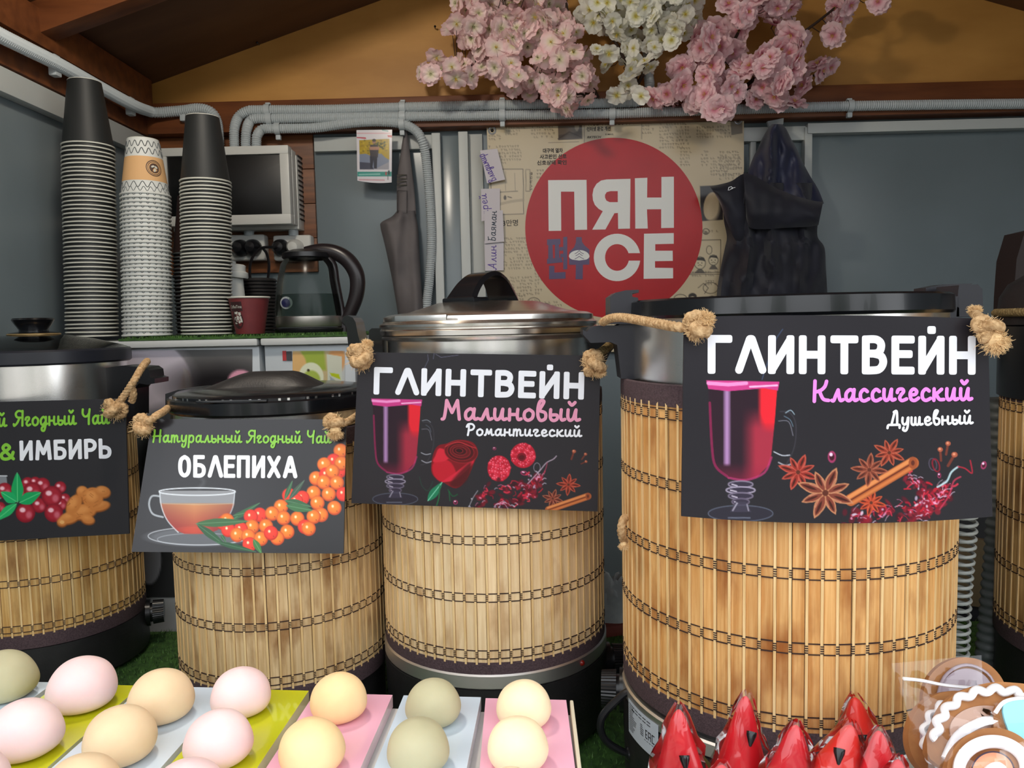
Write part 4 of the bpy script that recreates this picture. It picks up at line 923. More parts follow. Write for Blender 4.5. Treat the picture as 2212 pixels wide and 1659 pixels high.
cv.ring(426, 1062, 82, 8, 2.5, (226, 232, 238), .95); cv.line([(345, 1064), (349, 1095), (362, 1125), (385, 1150)], 2.5, (215, 222, 228), .8, smooth=4); cv.line([(507, 1064), (503, 1095), (492, 1120)], 2.5, (200, 208, 216), .7, smooth=4)
cv.line([(345, 1072), (328, 1072), (322, 1090), (330, 1110), (352, 1117)], 4, (196, 204, 210), .8, smooth=5); cv.line([(352, 1088), (430, 1090), (503, 1088)], 1.6, (200, 190, 160), .6)
L2 = lambda a, b_, wd, col=(52, 98, 62): leaf(cv, X2(*a), X2(*b_), wd, col)
L2((880, 1270), (1110, 1130), 6); L2((900, 1230), (1040, 1200), 5)
for x, y, red in ((1755, 715, 0), (1700, 795, 1), (1740, 880, 1), (1625, 825, 0), (1760, 815, 0), (1560, 935, 0), (1640, 905, 1), (1690, 880, 0), (1620, 965, 0), (1725, 970, 0), (1775, 1060, 1), (1540, 1050, 0), (1450, 1090, 1), (1345, 1070, 1), (1400, 1115, 1), (1660, 1060, 0), (1570, 1130, 0), (1705, 1170, 0), (1280, 1160, 0), (1110, 1225, 1), (1210, 1215, 0), (1040, 1240, 1), (1300, 1250, 0), (1410, 1255, 0), (1600, 1225, 0), (1540, 1240, 0), (1470, 1320, 1), (1500, 1335, 0), (1050, 1320, 0), (1160, 1315, 0), (960, 1340, 1), (820, 1290, 1), (850, 1270, 0), (860, 1345, 1), (930, 1385, 0), (1330, 1360, 0), (1250, 1410, 0), (1020, 1395, 0), (1120, 1415, 0), (1030, 1460, 1), (1200, 1370, 1)):
    p = X2(x, y); berry(cv, p[0], p[1], 15.3, red)
L2((1310, 1100), (1370, 955), 5); L2((1345, 1100), (1465, 950), 6, (60, 84, 66)); L2((1310, 1110), (1520, 1160), 8); L2((1320, 1150), (1530, 1190), 9, (58, 110, 66))
L2((600, 1295), (1020, 1275), 9, (60, 104, 62)); L2((610, 1300), (850, 1480), 8, (44, 88, 56)); L2((760, 1440), (1080, 1520), 6, (40, 84, 52)); L2((1060, 1420), (1125, 1535), 7, (62, 120, 62)); L2((800, 1380), (840, 1440), 4)
cv.build(Pl2, 'printed_face', 'glossy_print', S2)
ink(glyph_strokes('Натуральный Ягодный Чай', SCR, (331, 955), (715, 957), 26), 4.0, Pl2).build('green_lettering', 'green_ink', S2, 0, fixn=False)
ink(glyph_strokes('ОБЛЕПИХА', CAP, (389, 1027), (638, 1029), 40), 9, Pl2, sq=1).build('white_lettering', 'white_ink', S2, 0, fixn=False)
# sign 1
Pl1 = (Vector((0, c1[1] - R1 - .012, 1.4)), Vector((0, -1, 0)), 0)
q1 = [(-170, 872), (270, 861), (279, 1153), (-185, 1176)]
S1 = sign(q1, Pl1, 'black sign with cranberries and ginger root, on the leftmost boiler')
cv = Canvas([(-10, 868), (270, 861), (279, 1153), (-10, 1168.5)], 1.3, (48, 47, 50))
cv.poly([(-12, 1030), (14, 1028), (16, 1050), (6, 1075), (-12, 1085)], (150, 154, 160), .8); cv.line([(-12, 1028), (15, 1028)], 2, (220, 224, 230))
def cran(x, y, r):
    cv.disc(x, y, r, r, (120, 20, 34)); cv.disc(x, y - 1, r * .85, r * .85, (164, 40, 54), soft=r * .4); cv.disc(x - r * .3, y - r * .3, r * .3, r * .25, (240, 190, 200), soft=3); cv.disc(x + r * .35, y + r * .2, r * .3, r * .35, (214, 120, 136), soft=5, a=.7)
for x, y, r in ((10, 1060, 17), (60, 1045, 14), (76, 1042, 12), (92, 1048, 16), (70, 1062, 20), (130, 1053, 13), (40, 1065, 16), (140, 1078, 12), (85, 1092, 16), (0, 1096, 12), (132, 1090, 13), (112, 1072, 22), (116, 1108, 20), (55, 1108, 21)): cran(x, y, r)
for a, b_, wd, col in (((38, 1085), (37, 1021), 13, (30, 160, 90)), ((36, 1084), (2, 1063), 12, (34, 170, 100)), ((42, 1086), (88, 1064), 13, (30, 160, 92)), ((36, 1088), (-10, 1125), 10, (40, 175, 100))): leaf(cv, a, b_, wd, col, (120, 220, 150))
gr = (196, 122, 62)
for x, y, rx, ry, ro in ((150, 1118, 22, 12, -.3), (180, 1105, 28, 16, -.2), (215, 1093, 22, 10, -.2), (160, 1090, 14, 24, .5), (178, 1062, 12, 12, 0), (200, 1075, 22, 22, .4), (222, 1062, 16, 12, .2), (190, 1122, 14, 9, .2), (134, 1128, 10, 8, 0)):
    cv.disc(x, y + 2, rx + 1.5, ry + 1.5, (140, 78, 34), ro, soft=3); 
for x, y, rx, ry, ro in ((150, 1118, 22, 12, -.3), (180, 1105, 28, 16, -.2), (215, 1093, 22, 10, -.2), (160, 1090, 14, 24, .5), (178, 1062, 12, 12, 0), (200, 1075, 22, 22, .4), (222, 1062, 16, 12, .2), (190, 1122, 14, 9, .2), (134, 1128, 10, 8, 0)):
    cv.disc(x, y, rx, ry, gr, ro, soft=3); cv.disc(x - 3, y - 4, rx * .6, ry * .5, (222, 150, 84), ro, soft=8, a=.8)
g = random.Random(9)
for k in range(26):
    x, y = g.uniform(140, 232), g.uniform(1058, 1120)
    if abs(y - (1150 - x * .35)) < 30: cv.line([(x, y), (x + g.uniform(3, 9), y + g.uniform(-6, 6))], 1.1, (150, 84, 38), .7)
cv.disc(134, 1128, 5, 4, (226, 170, 104))
cv.build(Pl1, 'printed_face', 'sign_print', S1)
ink(glyph_strokes('Натуральный', SCR, (-222, 926), (13, 922), 32), 4.8, Pl1).build('green_lettering', 'green_ink', S1, 0, fixn=False) if False else None
ink(glyph_strokes('й', SCR, (-2, 921), (14, 921), 30), 4.8, Pl1, b=ink(glyph_strokes('Ягодный Чай', SCR, (31, 920), (236, 915), 32), 4.8, Pl1)).build('green_lettering', 'green_ink', S1, 0, fixn=False)
ink(glyph_strokes('&', CAP, (2, 992), (29, 991), 31), 7, Pl1).build('ampersand', 'green_ink', S1, 0, fixn=False)
ink(glyph_strokes('ИМБИРЬ', CAP, (47, 991), (236, 986), 35), 8.5, Pl1, sq=1).build('white_lettering', 'white_ink', S1, 0, fixn=False)
# ---------------------------------------------------------------- jute ropes and knots
M('jute', (206, 172, 128), (160, 124, 82), scale=260, rough=.9, bump=.6, bscale=500); M('jute_fray', (226, 192, 142), rough=.9)
M('jute_dark', (150, 128, 84), (110, 90, 54), scale=260, rough=.9, bump=.6, bscale=500)
def twist(b, pts, r, pitch=.016, step=.0012, mi=0):
    P_ = resample(crom(pts, 10), step); return b.tube(P_, r, 15, rf=lambda i, a: .82 + .26 * abs(math.cos(1.5 * (a - 2 * PI * i * step / pitch))), mi=mi)
def knot(b, c, s, rot=0, rr=.42, seed=0):
    pts = []; R = Euler((rot, rot * .7 + .3, rot * 1.3)).to_matrix(); n = 40
    for i in range(n):
        t = 2 * PI * i / n
        pts.append(Vector(c) + R @ Vector(((math.sin(t) + 1.35 * math.sin(2 * t)) * .33, (math.cos(t) - 1.35 * math.cos(2 * t)) * .33, -math.sin(3 * t) * .36)) * s)
    P_ = resample([*crom(pts, 6, True), pts[0]], .0012)
    return b.tube(P_, s * rr, 15, closed=False, rf=lambda i, a: .84 + .24 * abs(math.cos(1.5 * (a - i * .5))))
def fray(c, s, n, seed, d=(0, 0, 0), k=1.0):
    g = random.Random(seed); b = B()
    for i in range(n):
        v = Vector((g.gauss(0, 1), g.gauss(0, 1), g.gauss(0, 1))).normalized(); v = (v + Vector(d)).normalized()
        p = Vector(c) + v * s * g.uniform(.55, .8); m = p + v * s * g.uniform(.1, .25) + Vector((g.gauss(0, .1), g.gauss(0, .1), g.gauss(0, .1))) * s
        e = m + (v + Vector((g.gauss(0, .7), g.gauss(0, .7), g.gauss(0, .7)))).normalized() * s * g.uniform(.1, .3)
        b.tube([p, m, e], [.00028, .00022, .0001], 3, cap=False)
    return b
def rope(name, label, segs, kn, fr, s=.0165, dark=()):
    ctr = kn[0][0] if kn else segs[0][0]
    t = thing(name, ctr, label, 'rope')
    for k, sg in enumerate(segs): twist(B(), sg, .0052 if s > .014 else .0045).build('strand', 'jute_dark' if k in dark else 'jute', t, 60)
    for i, (c, rot) in enumerate(kn):
        knot(B(), c, s, rot).sphere(c, s * .62, 14).build('knot', 'jute', t, 60)
        fray(c, s * 1.05, 160, i + 3).build('loose_fibres', 'jute_fray', t, 0, kind='stuff', fixn=False)
    for c, s2, d in fr:
        fray(c, s2, 420, 8, d).sphere(c, s2 * .62, 10).build('frayed_end', 'jute_fray', t, 0, kind='stuff', fixn=False)
y3 = Pl3[0].y
rope('jute_rope', 'jute rope knot at the left corner of the rose sign', [[at(790, 775, y3 - .006), at(797, 760, y3 + .01), at(790, 752, y3 + .05), at(775, 750, y3 + .10)]], [(at(778, 772, y3 - .014), .4)], [(at(792, 747, y3 - .004), .0075, (.3, 0, 1))], .0158)
rope('jute_rope', 'jute rope from the black handle to the right corner of the rose sign', [[at(1277, 782, y3 - .002), at(1290, 768, y3 - .012), at(1310, 752, y3 + .01), at(1326, 738, y3 + .05), at(1345, 728, y3 + .1)]], [(at(1283, 786, y3 - .014), 1.5)], [(at(1296, 800, y3 - .016), .008, (.2, -.6, -1))], .0152, dark=(0,))
y4 = Pl4[0].y
rope('jute_rope', 'long jute rope crossing the steel wall to the left corner of the lilac-lettered sign', [[at(1302, 696, c4[1] - .03), at(1318, 688, c4[1] - .06), at(1345, 686, c4[1] - .09), at(1400, 695, y4 + .04), at(1455, 705, y4 - .004), at(1500, 710, y4 - .008)]], [(at(1506, 706, y4 - .014), .9)], [(at(1520, 694, y4 - .016), .0095, (.6, -.4, .7))], .0128)
rope('jute_rope', 'jute knot with a bushy frayed end, right corner of the lilac-lettered sign', [[at(2104, 676, y4 + .06), at(2112, 684, y4 + .03), at(2128, 700, y4 - .006), at(2134, 716, y4 - .01)]], [(at(2132, 710, y4 - .014), 2.2)], [(at(2146, 735, y4 - .016), .0125, (.5, -.3, -.6)), (at(2106, 676, y4 + .05), .007, (0, 0, 1))], .0118)
pa = onp(308, 920, p2_ + n2 * .012, n2)
rope('jute_rope', 'jute knot at the left corner of the sea buckthorn sign', [[pa, at(335, 900, pa.y - .005), at(352, 890, pa.y + .03), at(362, 882, pa.y + .08)]], [(pa, 1.1)], [], .0135)
pb = onp(722, 915, p2_ + n2 * .012, n2)
rope('jute_rope', 'jute knot at the right corner of the sea buckthorn sign', [[pb, at(748, 912, pb.y + .004), at(765, 902, pb.y + .03), at(775, 895, pb.y + .07)]], [(pb, 2.7)], [(pb + Vector((.002, -.004, -.008)), .011, (0, -.3, -1))], .0125)
y1_ = Pl1[0].y
rope('jute_rope', 'jute rope slanting down from the leftmost boiler\'s handle to the cranberry sign', [[at(318, 780, y1_ + .06), at(306, 795, y1_ + .02), at(290, 822, y1_ - .004), at(270, 852, y1_ - .006), at(250, 880, y1_ - .008)], [at(282, 828, y1_ - .002), at(288, 850, y1_ - .002), at(284, 868, y1_ + .002)]], [(at(247, 884, y1_ - .014), .2)], [], .0165)
y5 = c5[1] - R5
rope('jute_rope', 'dark jute rope round the lid of the boiler at the right edge', [[Vector((c5[0] + .1665 * math.cos(a), c5[1] + .1665 * math.sin(a), oncyl(2180, 675, c5, .165).z)) for a in [math.radians(160 + 12 * k) for k in range(16)]]], [], [], dark=(0,))
rope('jute_rope', 'short jute tie at the left side of the largest boiler', [[at(1350, 1118, c4[1] - .05), at(1344, 1130, c4[1] - .06), at(1342, 1150, c4[1] - .06), at(1348, 1170, c4[1] - .05)]], [], [(at(1347, 1176, c4[1] - .055), .006, (0, 0, -1))], .012)
# ================================================================ things on the back wall
def conduit(pts, r, label, k=10):
    P_ = resample(crom(pts, k), .0026)
    o = B().tube(P_, r, 12, rf=lambda i, a: 1.0 if i % 2 else .84).build('corrugated_conduit', 'conduit_grey', None, 0, fixn=False)
    return tag(o, label, 'conduit', None)
Yc = yb - .017
conduit([onx(-60, 42, XL + .055), onx(0, 76, XL + .055), onx(60, 106, XL + .055), onx(130, 141, XL + .055), onx(220, 191, XL + .055), onx(285, 226, XL + .06), at(318, 239, 1.90), at(340, 243, 1.925), at(395, 239, Yc), at(430, 235, Yc), at(455, 242, Yc), at(468, 262, Yc), at(472, 300, Yc - .01), at(473, 330, Yc - .01)], .0135, 'grey corrugated conduit running from the left wall beam down behind the cup stacks')
conduit([at(507, 330, 1.925), at(506, 300, 1.925), at(507, 275, 1.925), at(516, 252, Yc), at(535, 240, Yc), at(560, 238, Yc), at(700, 237, Yc), at(900, 231, Yc), at(1085, 227, Yc), at(1250, 224, Yc), at(1350, 222, Yc), at(1380, 219, Yc), at(1398, 206, Yc), at(1403, 185, Yc), at(1400, 150, Yc + .02), at(1396, 60, Yc + .02)], .0125, 'upper grey conduit above the fuse box that turns up behind the white blossoms')
conduit([at(531, 330, 1.925), at(531, 300, 1.925), at(533, 280, 1.925), at(540, 262, Yc), at(555, 256, Yc), at(600, 256, Yc), at(850, 252, Yc), at(1085, 249, Yc), at(1300, 246, Yc), at(1480, 240, Yc), at(1700, 233, Yc), at(1850, 229, Yc), at(2040, 226, Yc), at(2230, 224, Yc), at(2420, 221, Yc)], .0125, 'longest grey conduit, running right across the beam to the right edge')
conduit([at(554, 330, 1.93), at(554, 305, 1.93), at(556, 292, 1.93), at(568, 279, Yc), at(600, 278, Yc), at(680, 276, Yc), at(740, 268, Yc), at(800, 263, Yc), at(860, 266, Yc), at(895, 280, Yc), at(912, 305, Yc), at(921, 350, 1.955), at(929, 440, 1.965), at(932, 520, 1.965), at(928, 600, 1.965), at(922, 660, 1.965), at(920, 760, 1.965), at(920, 1000, 1.965)], .0125, 'grey conduit that bends down the wall beside the white vertical trims')
def clip(px, py, Yq, lb):
    t = at(px, py, Yq); b = B(); n = 14; pts = [t + Vector((0, -.0145 * math.sin(a), .0145 * math.cos(a))) for a in [PI * i / n for i in range(n + 1)]]
    vs = []; 
    for p in pts: vs += [p - Vector((.007, 0, 0)), p + Vector((.007, 0, 0))]
    b.add(vs, [(2 * i, 2 * i + 1, 2 * i + 3, 2 * i + 2) for i in range(n)]); b.box(t + Vector((0, .004, -.021)), (.012, .012, .012), .002); b.box(t + Vector((0, .006, .0165)), (.012, .01, .005), .001)
    o = b.build('conduit_clip', 'conduit_grey', None, 40); return tag(o, lb, 'clip', 'conduit clips on the beam')
for px, py, lb in ((578, 238, 'grey clip on the upper conduit above the fuse box'), (582, 257, 'grey clip on the middle conduit above the fuse box'), (870, 232, 'grey clip on the upper conduit above the apron'), (870, 252, 'grey clip on the middle conduit above the apron'), (1085, 227, 'grey clip on the upper conduit above the banner corner'), (1085, 249, 'grey clip on the lower conduit above the banner corner'), (1322, 246, 'grey clip under the white blossoms on the lower conduit'), (868, 268, 'grey clip on the downward bending conduit above the apron'), (1836, 229, 'grey clip on the conduit at the right, past the blossoms'), (600, 278, 'grey clip on the lowest conduit just above the fuse box')): clip(px, py, Yc, lb)
def clip_left(px, py, lb):
    t = onx(px, py, XL + .05); o = B().box(t + Vector((-.004, 0, -.014)), (.016, .02, .022), .003).box(t + Vector((-.004, 0, .012)), (.014, .02, .008), .002).build('conduit_clip', 'conduit_grey', None, 40); tag(o, lb, 'clip', 'conduit clips on the left wall')
for px, py, lb in ((122, 137, 'grey clip on the left wall conduit, nearer the camera'), (285, 226, 'grey clip on the left wall conduit beside the corner')): clip_left(px, py, lb)
o = B().box(at(395, 240, Yc) + Vector((0, .003, -.014)), (.014, .018, .022), .003).build('conduit_clip', 'conduit_grey', None, 40); tag(o, 'grey clip just right of the corner behind the cups', 'clip')
# fuse box
F0 = 1.885
def fb(x, y): return at(x, y, F0)
bx0 = fb(343, 320).x; bx1 = fb(622, 320).x; bz1 = fb(500, 316).z; bz0 = fb(500, 486).z
T_ = thing('fuse_box', ((bx0 + bx1) / 2, YB - .012, bz0), 'white wall fuse box with smoked door under the conduits', 'fuse box')
b = B(); fr = .018
def bx(x0, x1, y0, y1, z0, z1, bev=.002): b.box(((x0 + x1) / 2, (y0 + y1) / 2, (z0 + z1) / 2), (x1 - x0, y1 - y0, z1 - z0), bev)
bx(bx0, bx1, F0, F0 + .03, bz1 - .020, bz1); bx(bx0, bx1, F0, F0 + .03, bz0, bz0 + .024); bx(bx0, bx0 + .016, F0 + .0004, F0 + .03, bz0 + .0235, bz1 - .0195); bx(bx1 - .022, bx1, F0 + .0004, F0 + .03, bz0 + .0235, bz1 - .0195)
bx(bx0, bx1 + .003, F0 + .055, YB - .0125, bz0 - .006, bz1 - .012)
bx(bx1 - .006, bx1 + .001, F0 + .026, F0 + .06, bz0 + .002, bz1 - .004)
bx(bx0, bx1 - .007, F0 + .026, F0 + .056, bz0 + .002, bz0 + .008); bx(bx0, bx1 - .007, F0 + .026, F0 + .056, bz1 - .010, bz1 - .004)
b.build('case', 'white_plastic', T_)
bb = B(); g = random.Random(3); 
for k in range(9):
    xx = bx0 + .05 + k * .022; bb.box((xx, F0 + .048, (bz0 + bz1) / 2), (.019, .02, .05), .001); bb.box((xx, F0 + .036, (bz0 + bz1) / 2 + .002), (.012, .01, .014), .001)
bb.build('circuit_breakers', M('breaker_grey', (70, 72, 74), rough=.5), T_)
B().box(((bx0 + bx1) / 2, F0 + .0545, (bz0 + bz1) / 2), (bx1 - bx0 - .03, .002, bz1 - bz0 - .03)).build('back_plate', M('dark_inside', (34, 36, 38), rough=.6), T_)
film_mat('smoked_glass', (96, 100, 102), .0, .35)
B().box(((bx0 + bx1) / 2 - .003, F0 + .008, (bz0 + bz1) / 2 + .001), (bx1 - bx0 - .036, .004, bz1 - bz0 - .042), .001).build('smoked_door', 'smoked_glass', T_)
vt = B()
for k in range(14): vt.box((bx1 + .0028, F0 + .085, bz0 + .02 + k * .012), (.004, .04, .004))
vt.build('side_vents', 'dark_inside', T_, kind='stuff')
# sockets with plugs
def socket(x0, x1, y0, y1, label, plugs):
    a = at(x0, y0, 1.955); c = at(x1, y1, 1.955); cx = (a.x + c.x) / 2; cz = (a.z + c.z) / 2
    t = thing('wall_socket', (cx, YB - .012, c.z), label, 'socket')
    B().box((cx, 1.968, cz), (c.x - a.x, .036, a.z - c.z), .007, seg=3).build('housing', 'white_plastic', t)
    for px, py, mat_, w_ in plugs:
        p = at(px, py, 1.945); bq = B()
        bq.lathe([(0, 0), (.021, 0), (.0215, .006), (.019, .022), (.012, .034), (0, .036)], (0, 0, 0), 24)
        bq.v = [(p.x + v[0], 1.952 - v[2], p.z + v[1]) for v in bq.v]
        bq.build('plug', mat_, t)
    return t
socket(492, 574, 508, 562, 'white double wall socket with two black plugs, partly behind the cup stacks', [(520, 536, 'black_plastic', 0), (547, 535, 'black_plastic', 0)])
socket(590, 674, 509, 562, 'white double wall socket with one black and one white plug, above the kettle', [(607, 535, 'black_plastic', 0), (638, 535, 'white_plastic', 0)])
def cable(pts, label, r=.0033):
    o = B().tube(crom(pts, 8), r, 8).build('power_cable', 'black_plastic', None, 60); tag(o, label, 'cable')
cable([at(600, 535, 1.925), at(585, 534, 1.90), at(565, 536, 1.88), at(548, 552, 1.86), at(540, 575, 1.84), at(541, 610, 1.80), at(546, 640, 1.78), at(556, 690, 1.75), at(560, 733, 1.74)], 'black cable dropping left from the plug above the kettle')
cable([at(568, 537, 1.915), at(576, 548, 1.88), at(581, 570, 1.85), at(579, 600, 1.82), at(571, 630, 1.79), at(563, 660, 1.78), at(560, 700, 1.77), at(558, 733, 1.765)], 'black cable looping down between the sockets')
for px, k in ((538, 'left'), (634, 'right')):
    o = B().tube([at(px, 490, 1.96), at(px, 510, 1.96)], .0125, 12).build('conduit_stub', 'conduit_grey', None, 40); tag(o, 'short grey conduit piece between fuse box and %s socket' % k, 'conduit')
# ---------------- newspaper banner
Pb = (Vector((0, YB - .026, 1.7)), Vector((0, -1, 0)), 0)
qb = [(1051, 268), (1607, 248), (1607, 760), (1070, 760)]
bc = onp(1320, 700, *Pb[:2])
BN = thing('advertising_banner', bc, 'vinyl banner printed like a newspaper with a big red disc, on the back wall', 'banner')
B().prism([onp(x, y, *Pb[:2]) for x, y in qb], (0, .0012, 0)).build('sheet', M('vinyl', (196, 180, 150), rough=.4, spec=.3), BN, 0)
cv = Canvas(qb, 1.5, (194, 178, 148))
g = random.Random(21); ink_c = (70, 62, 54)
for k in range(14): cv.disc(g.uniform(1060, 1600), g.uniform(260, 740), g.uniform(30, 90), g.uniform(30, 90), g.choice(((206, 192, 162), (182, 164, 134))), a=.35, soft=60)
def column(x0, x1, y0, y1, pitch=7.2, ch=5.6, c=ink_c, a=.62):
    y = y0
    while y < y1:
        x = x0; end = x1 - (g.uniform(0, (x1 - x0) * .5) if g.random() < .12 else 0)
        while x < end:
            if g.random() > .12:
                sl = -(x - 1051) * .025
                t = g.randrange(4)
                if t == 0: cv.line([(x, y + sl), (x + 2.6, y + sl), (x + 2.6, y + 3 + sl)], 1.0, c, a)
                elif t == 1: cv.line([(x, y + sl), (x, y + 3 + sl), (x + 2.8, y + 3 + sl)], 1.0, c, a)
                elif t == 2: cv.ring(x + 1.4, y + 1.5 + sl, 1.5, 1.5, .9, c, a); 
                else: cv.line([(x, y + sl), (x + 3, y + sl)], 1.0, c, a); cv.line([(x + 1.5, y + sl), (x + 1.5, y + 3.4 + sl)], 1, c, a)
            x += ch if g.random() > .12 else ch * 1.7
        y += pitch
for a_ in ((1056, 1082, 292, 304), (1092, 1138, 268, 292), (1148, 1196, 268, 300), (1056, 1124, 316, 352), (1125, 1170, 250, 252), (1388, 1410, 258, 300), (1425, 1490, 262, 330), (1470, 1492, 330, 372), (1505, 1580, 285, 312), (1555, 1600, 340, 400), (1515, 1530, 338, 372), (1160, 1180, 370, 420), (1535, 1598, 352, 392), (1070, 1155, 515, 585), (1070, 1150, 600, 640), (1156, 1170, 520, 640), (1075, 1136, 640, 700), (1165, 1210, 655, 700), (1075, 1600, 705, 755)): column(*a_)
cv.poly([(1205, 262), (1257, 258), (1258, 300), (1206, 303)], (84, 74, 66)); cv.poly([(1205, 262), (1222, 268), (1240, 266), (1250, 258), (1257, 258), (1248, 285), (1206, 292)], (120, 106, 92), .6); cv.line([(1206, 300), (1230, 285), (1255, 296)], 3, (60, 50, 44), .7); cv.disc(1246, 272, 5, 11, (170, 156, 134), a=.8)
cv.line([(1262, 254), (1262, 318)], 1.2, (110, 100, 90)); cv.line([(1386, 252), (1386, 300)], 1.2, (110, 100, 90)); cv.line([(1185, 308), (1250, 306)], 1, (110, 100, 90))
cv.poly([(1060, 366), (1130, 365), (1131, 462), (1062, 464)], (204, 188, 160), .8); 
for p in ([(1060, 366), (1130, 365), (1131, 462), (1062, 464)],): cv.line(p + [p[0]], 1.2, (80, 72, 64))
cv.line([(1066, 445), (1100, 436), (1130, 432)], 6, (160, 146, 124), .6, smooth=3); cv.line([(1064, 416), (1118, 413)], 2, (130, 120, 104)); cv.line([(1092, 370), (1092, 412)], 1, (150, 138, 120)); cv.line([(1112, 374), (1113, 412)], 1, (150, 138, 120)); cv.disc(1091, 427, 3, 5, (80, 70, 60)); cv.line([(1097, 425), (1105, 427)], 2, (90, 80, 70))
for p in ([(1136, 366), (1145, 366), (1145, 413), (1136, 413)],): cv.line(p + [p[0]], 1, (100, 90, 80))
cv.poly([(1512, 402), (1562, 400), (1562, 475), (1514, 478)], (58, 54, 56)); cv.disc(1536, 445, 16, 30, (190, 170, 140), .15); cv.disc(1540, 452, 14, 26, (206, 188, 158), .15, soft=8)
cv.poly([(1578, 262), (1604, 258), (1604, 288), (1580, 292)], (86, 78, 70), .7)
# small comic panels
lc = (72, 64, 56)
cv.line([(1512, 519), (1557, 518), (1556, 588), (1490, 590)], 1.4, lc); cv.line([(1490, 593), (1556, 592)], 1.2, lc)
for cx, cy, r in ((1512, 568, 12), (1541, 562, 10)):
    cv.disc(cx, cy, r, r * 1.1, (200, 186, 156)); cv.ring(cx, cy, r, r * 1.1, 1.3, lc); cv.poly([(cx - r, cy - 2), (cx - r * .7, cy - r), (cx + r * .7, cy - r), (cx + r, cy - 3), (cx + r * .5, cy - 5), (cx - r * .5, cy - 6)], (60, 54, 48)); cv.disc(cx - 4, cy, 1, 1.4, lc); cv.disc(cx + 4, cy, 1, 1.4, lc); cv.line([(cx - 4, cy + 6), (cx, cy + 4), (cx + 4, cy + 6)], 1, lc)
    cv.poly([(cx - r, cy + r + 10), (cx - 3, cy + r), (cx + 3, cy + r), (cx + r, cy + r + 10)], (70, 64, 60), .8)
cv.ring(1532, 540, 6, 9, 1.2, lc); cv.ring(1525, 500, 7, 6, 1.5, lc); cv.disc(1525, 503, 4, 4, lc, a=.6); column(1520, 1548, 510, 515)
cv.line([(1508, 622), (1520, 612), (1530, 622), (1522, 634)], 1.3, lc); cv.ring(1535, 622, 16, 12, 1.3, lc); column(1524, 1546, 618, 630, 6, 5); column(1495, 1550, 598, 612)
for cx, cy in ((1496, 640), (1538, 646), (1180, 662)): cv.disc(cx, cy, 9, 7, (54, 48, 44)); cv.disc(cx, cy + 6, 7, 6, (196, 180, 150)); cv.ring(cx, cy + 6, 7, 6, 1, lc)
cv.ring(1153, 655, 14, 12, 1.3, lc); column(1144, 1160, 650, 662, 6, 5); cv.ring(1470, 645, 14, 9, 1.4, lc); cv.line([(1462, 645), (1476, 645)], 3, lc, .7)
cv.build(Pb, 'newspaper_print', 'glossy_print', BN)
M('banner_red', (186, 26, 32), (170, 22, 28), scale=5, rough=.24, spec=.3); M('banner_white', (222, 222, 218), rough=.25); M('banner_purple', (72, 48, 96), rough=.25); M('news_black', (48, 42, 38), rough=.5)
def pp(pts, lift, matn, name, parent, b=None):
    b = b or B(); b.add([onp(x, y, Pb[0] + Pb[1] * lift, Pb[1]) for x, y in pts], [tuple(range(len(pts)))]); return b
disc = [(1326 + 191.5 * math.cos(2 * PI * i / 96), 492.5 - 195 * math.sin(2 * PI * i / 96)) for i in range(96)]
pp(disc, .0006, 0, 0, 0).build('red_disc', 'banner_red', BN, 0, fixn=False)
K = lambda pts: [(980 + x / 3.456, 230 + y / 3.456) for x, y in pts]
lg = B()
pp(K([(705, 550), (992, 548), (996, 920), (903, 922), (900, 636), (801, 636), (803, 928), (709, 929)]), .001, 0, 0, 0, lg)
pp(K([(1320, 540), (1316, 912), (1228, 914), (1226, 795), (1200, 797), (1133, 918), (1034, 920), (1113, 782), (1082, 764), (1054, 735), (1040, 700), (1036, 660), (1044, 615), (1066, 578), (1100, 553), (1140, 545)]), .001, 0, 0, 0, lg)
pp(K([(1353, 536), (1446, 532), (1444, 680), (1551, 680), (1551, 526), (1644, 524), (1644, 906), (1549, 908), (1549, 767), (1443, 768), (1449, 911), (1356, 912)]), .001, 0, 0, 0, lg)
pp(K([(1421, 950), (1643, 945), (1643, 1025), (1505, 1028), (1505, 1077), (1635, 1077), (1636, 1153), (1503, 1155), (1503, 1204), (1638, 1206), (1638, 1283), (1418, 1287)]), .001, 0, 0, 0, lg)
co = []; a0_ = math.asin(32 / 177); a1_ = 2 * PI - math.asin(24 / 177)
for i in range(41): a = a0_ + (a1_ - a0_) * i / 40; co.append((1220 + 174 * math.cos(a), 1127 - 177 * math.sin(a)))
b0_ = 2 * PI - math.asin(24 / 100); b1_ = math.asin(32 / 100)
for i in range(33): a = b0_ + (b1_ - b0_) * i / 32; co.append((1220 + 90 * math.cos(a), 1127 - 100 * math.sin(a)))
pp(K(co), .001, 0, 0, 0, lg)
dm = [(937 + 77 * math.cos(PI * i / 16), 1120 - 48 * math.sin(PI * i / 16)) for i in range(17)] + [(900, 1148), (975, 1148)][::1]
dm = [(1014, 1122)] + [(937 + 77 * math.cos(PI * i / 16), 1120 - 48 * math.sin(PI * i / 16)) for i in range(17)] + [(868, 1134), (885, 1143), (937, 1150), (990, 1143), (1006, 1134)]
pp(K(dm), .0016, 0, 0, 0, lg)
lg.build('white_logo_letters', 'banner_white', BN, 0, fixn=False)
rh = pp(K([(1225, 632), (1225, 714), (1165, 714), (1140, 702), (1130, 680), (1130, 660), (1142, 640), (1170, 632)]), .0014, 0, 0, 0); rh.build('letter_counter', 'banner_red', BN, 0, fixn=False)
pu = B()
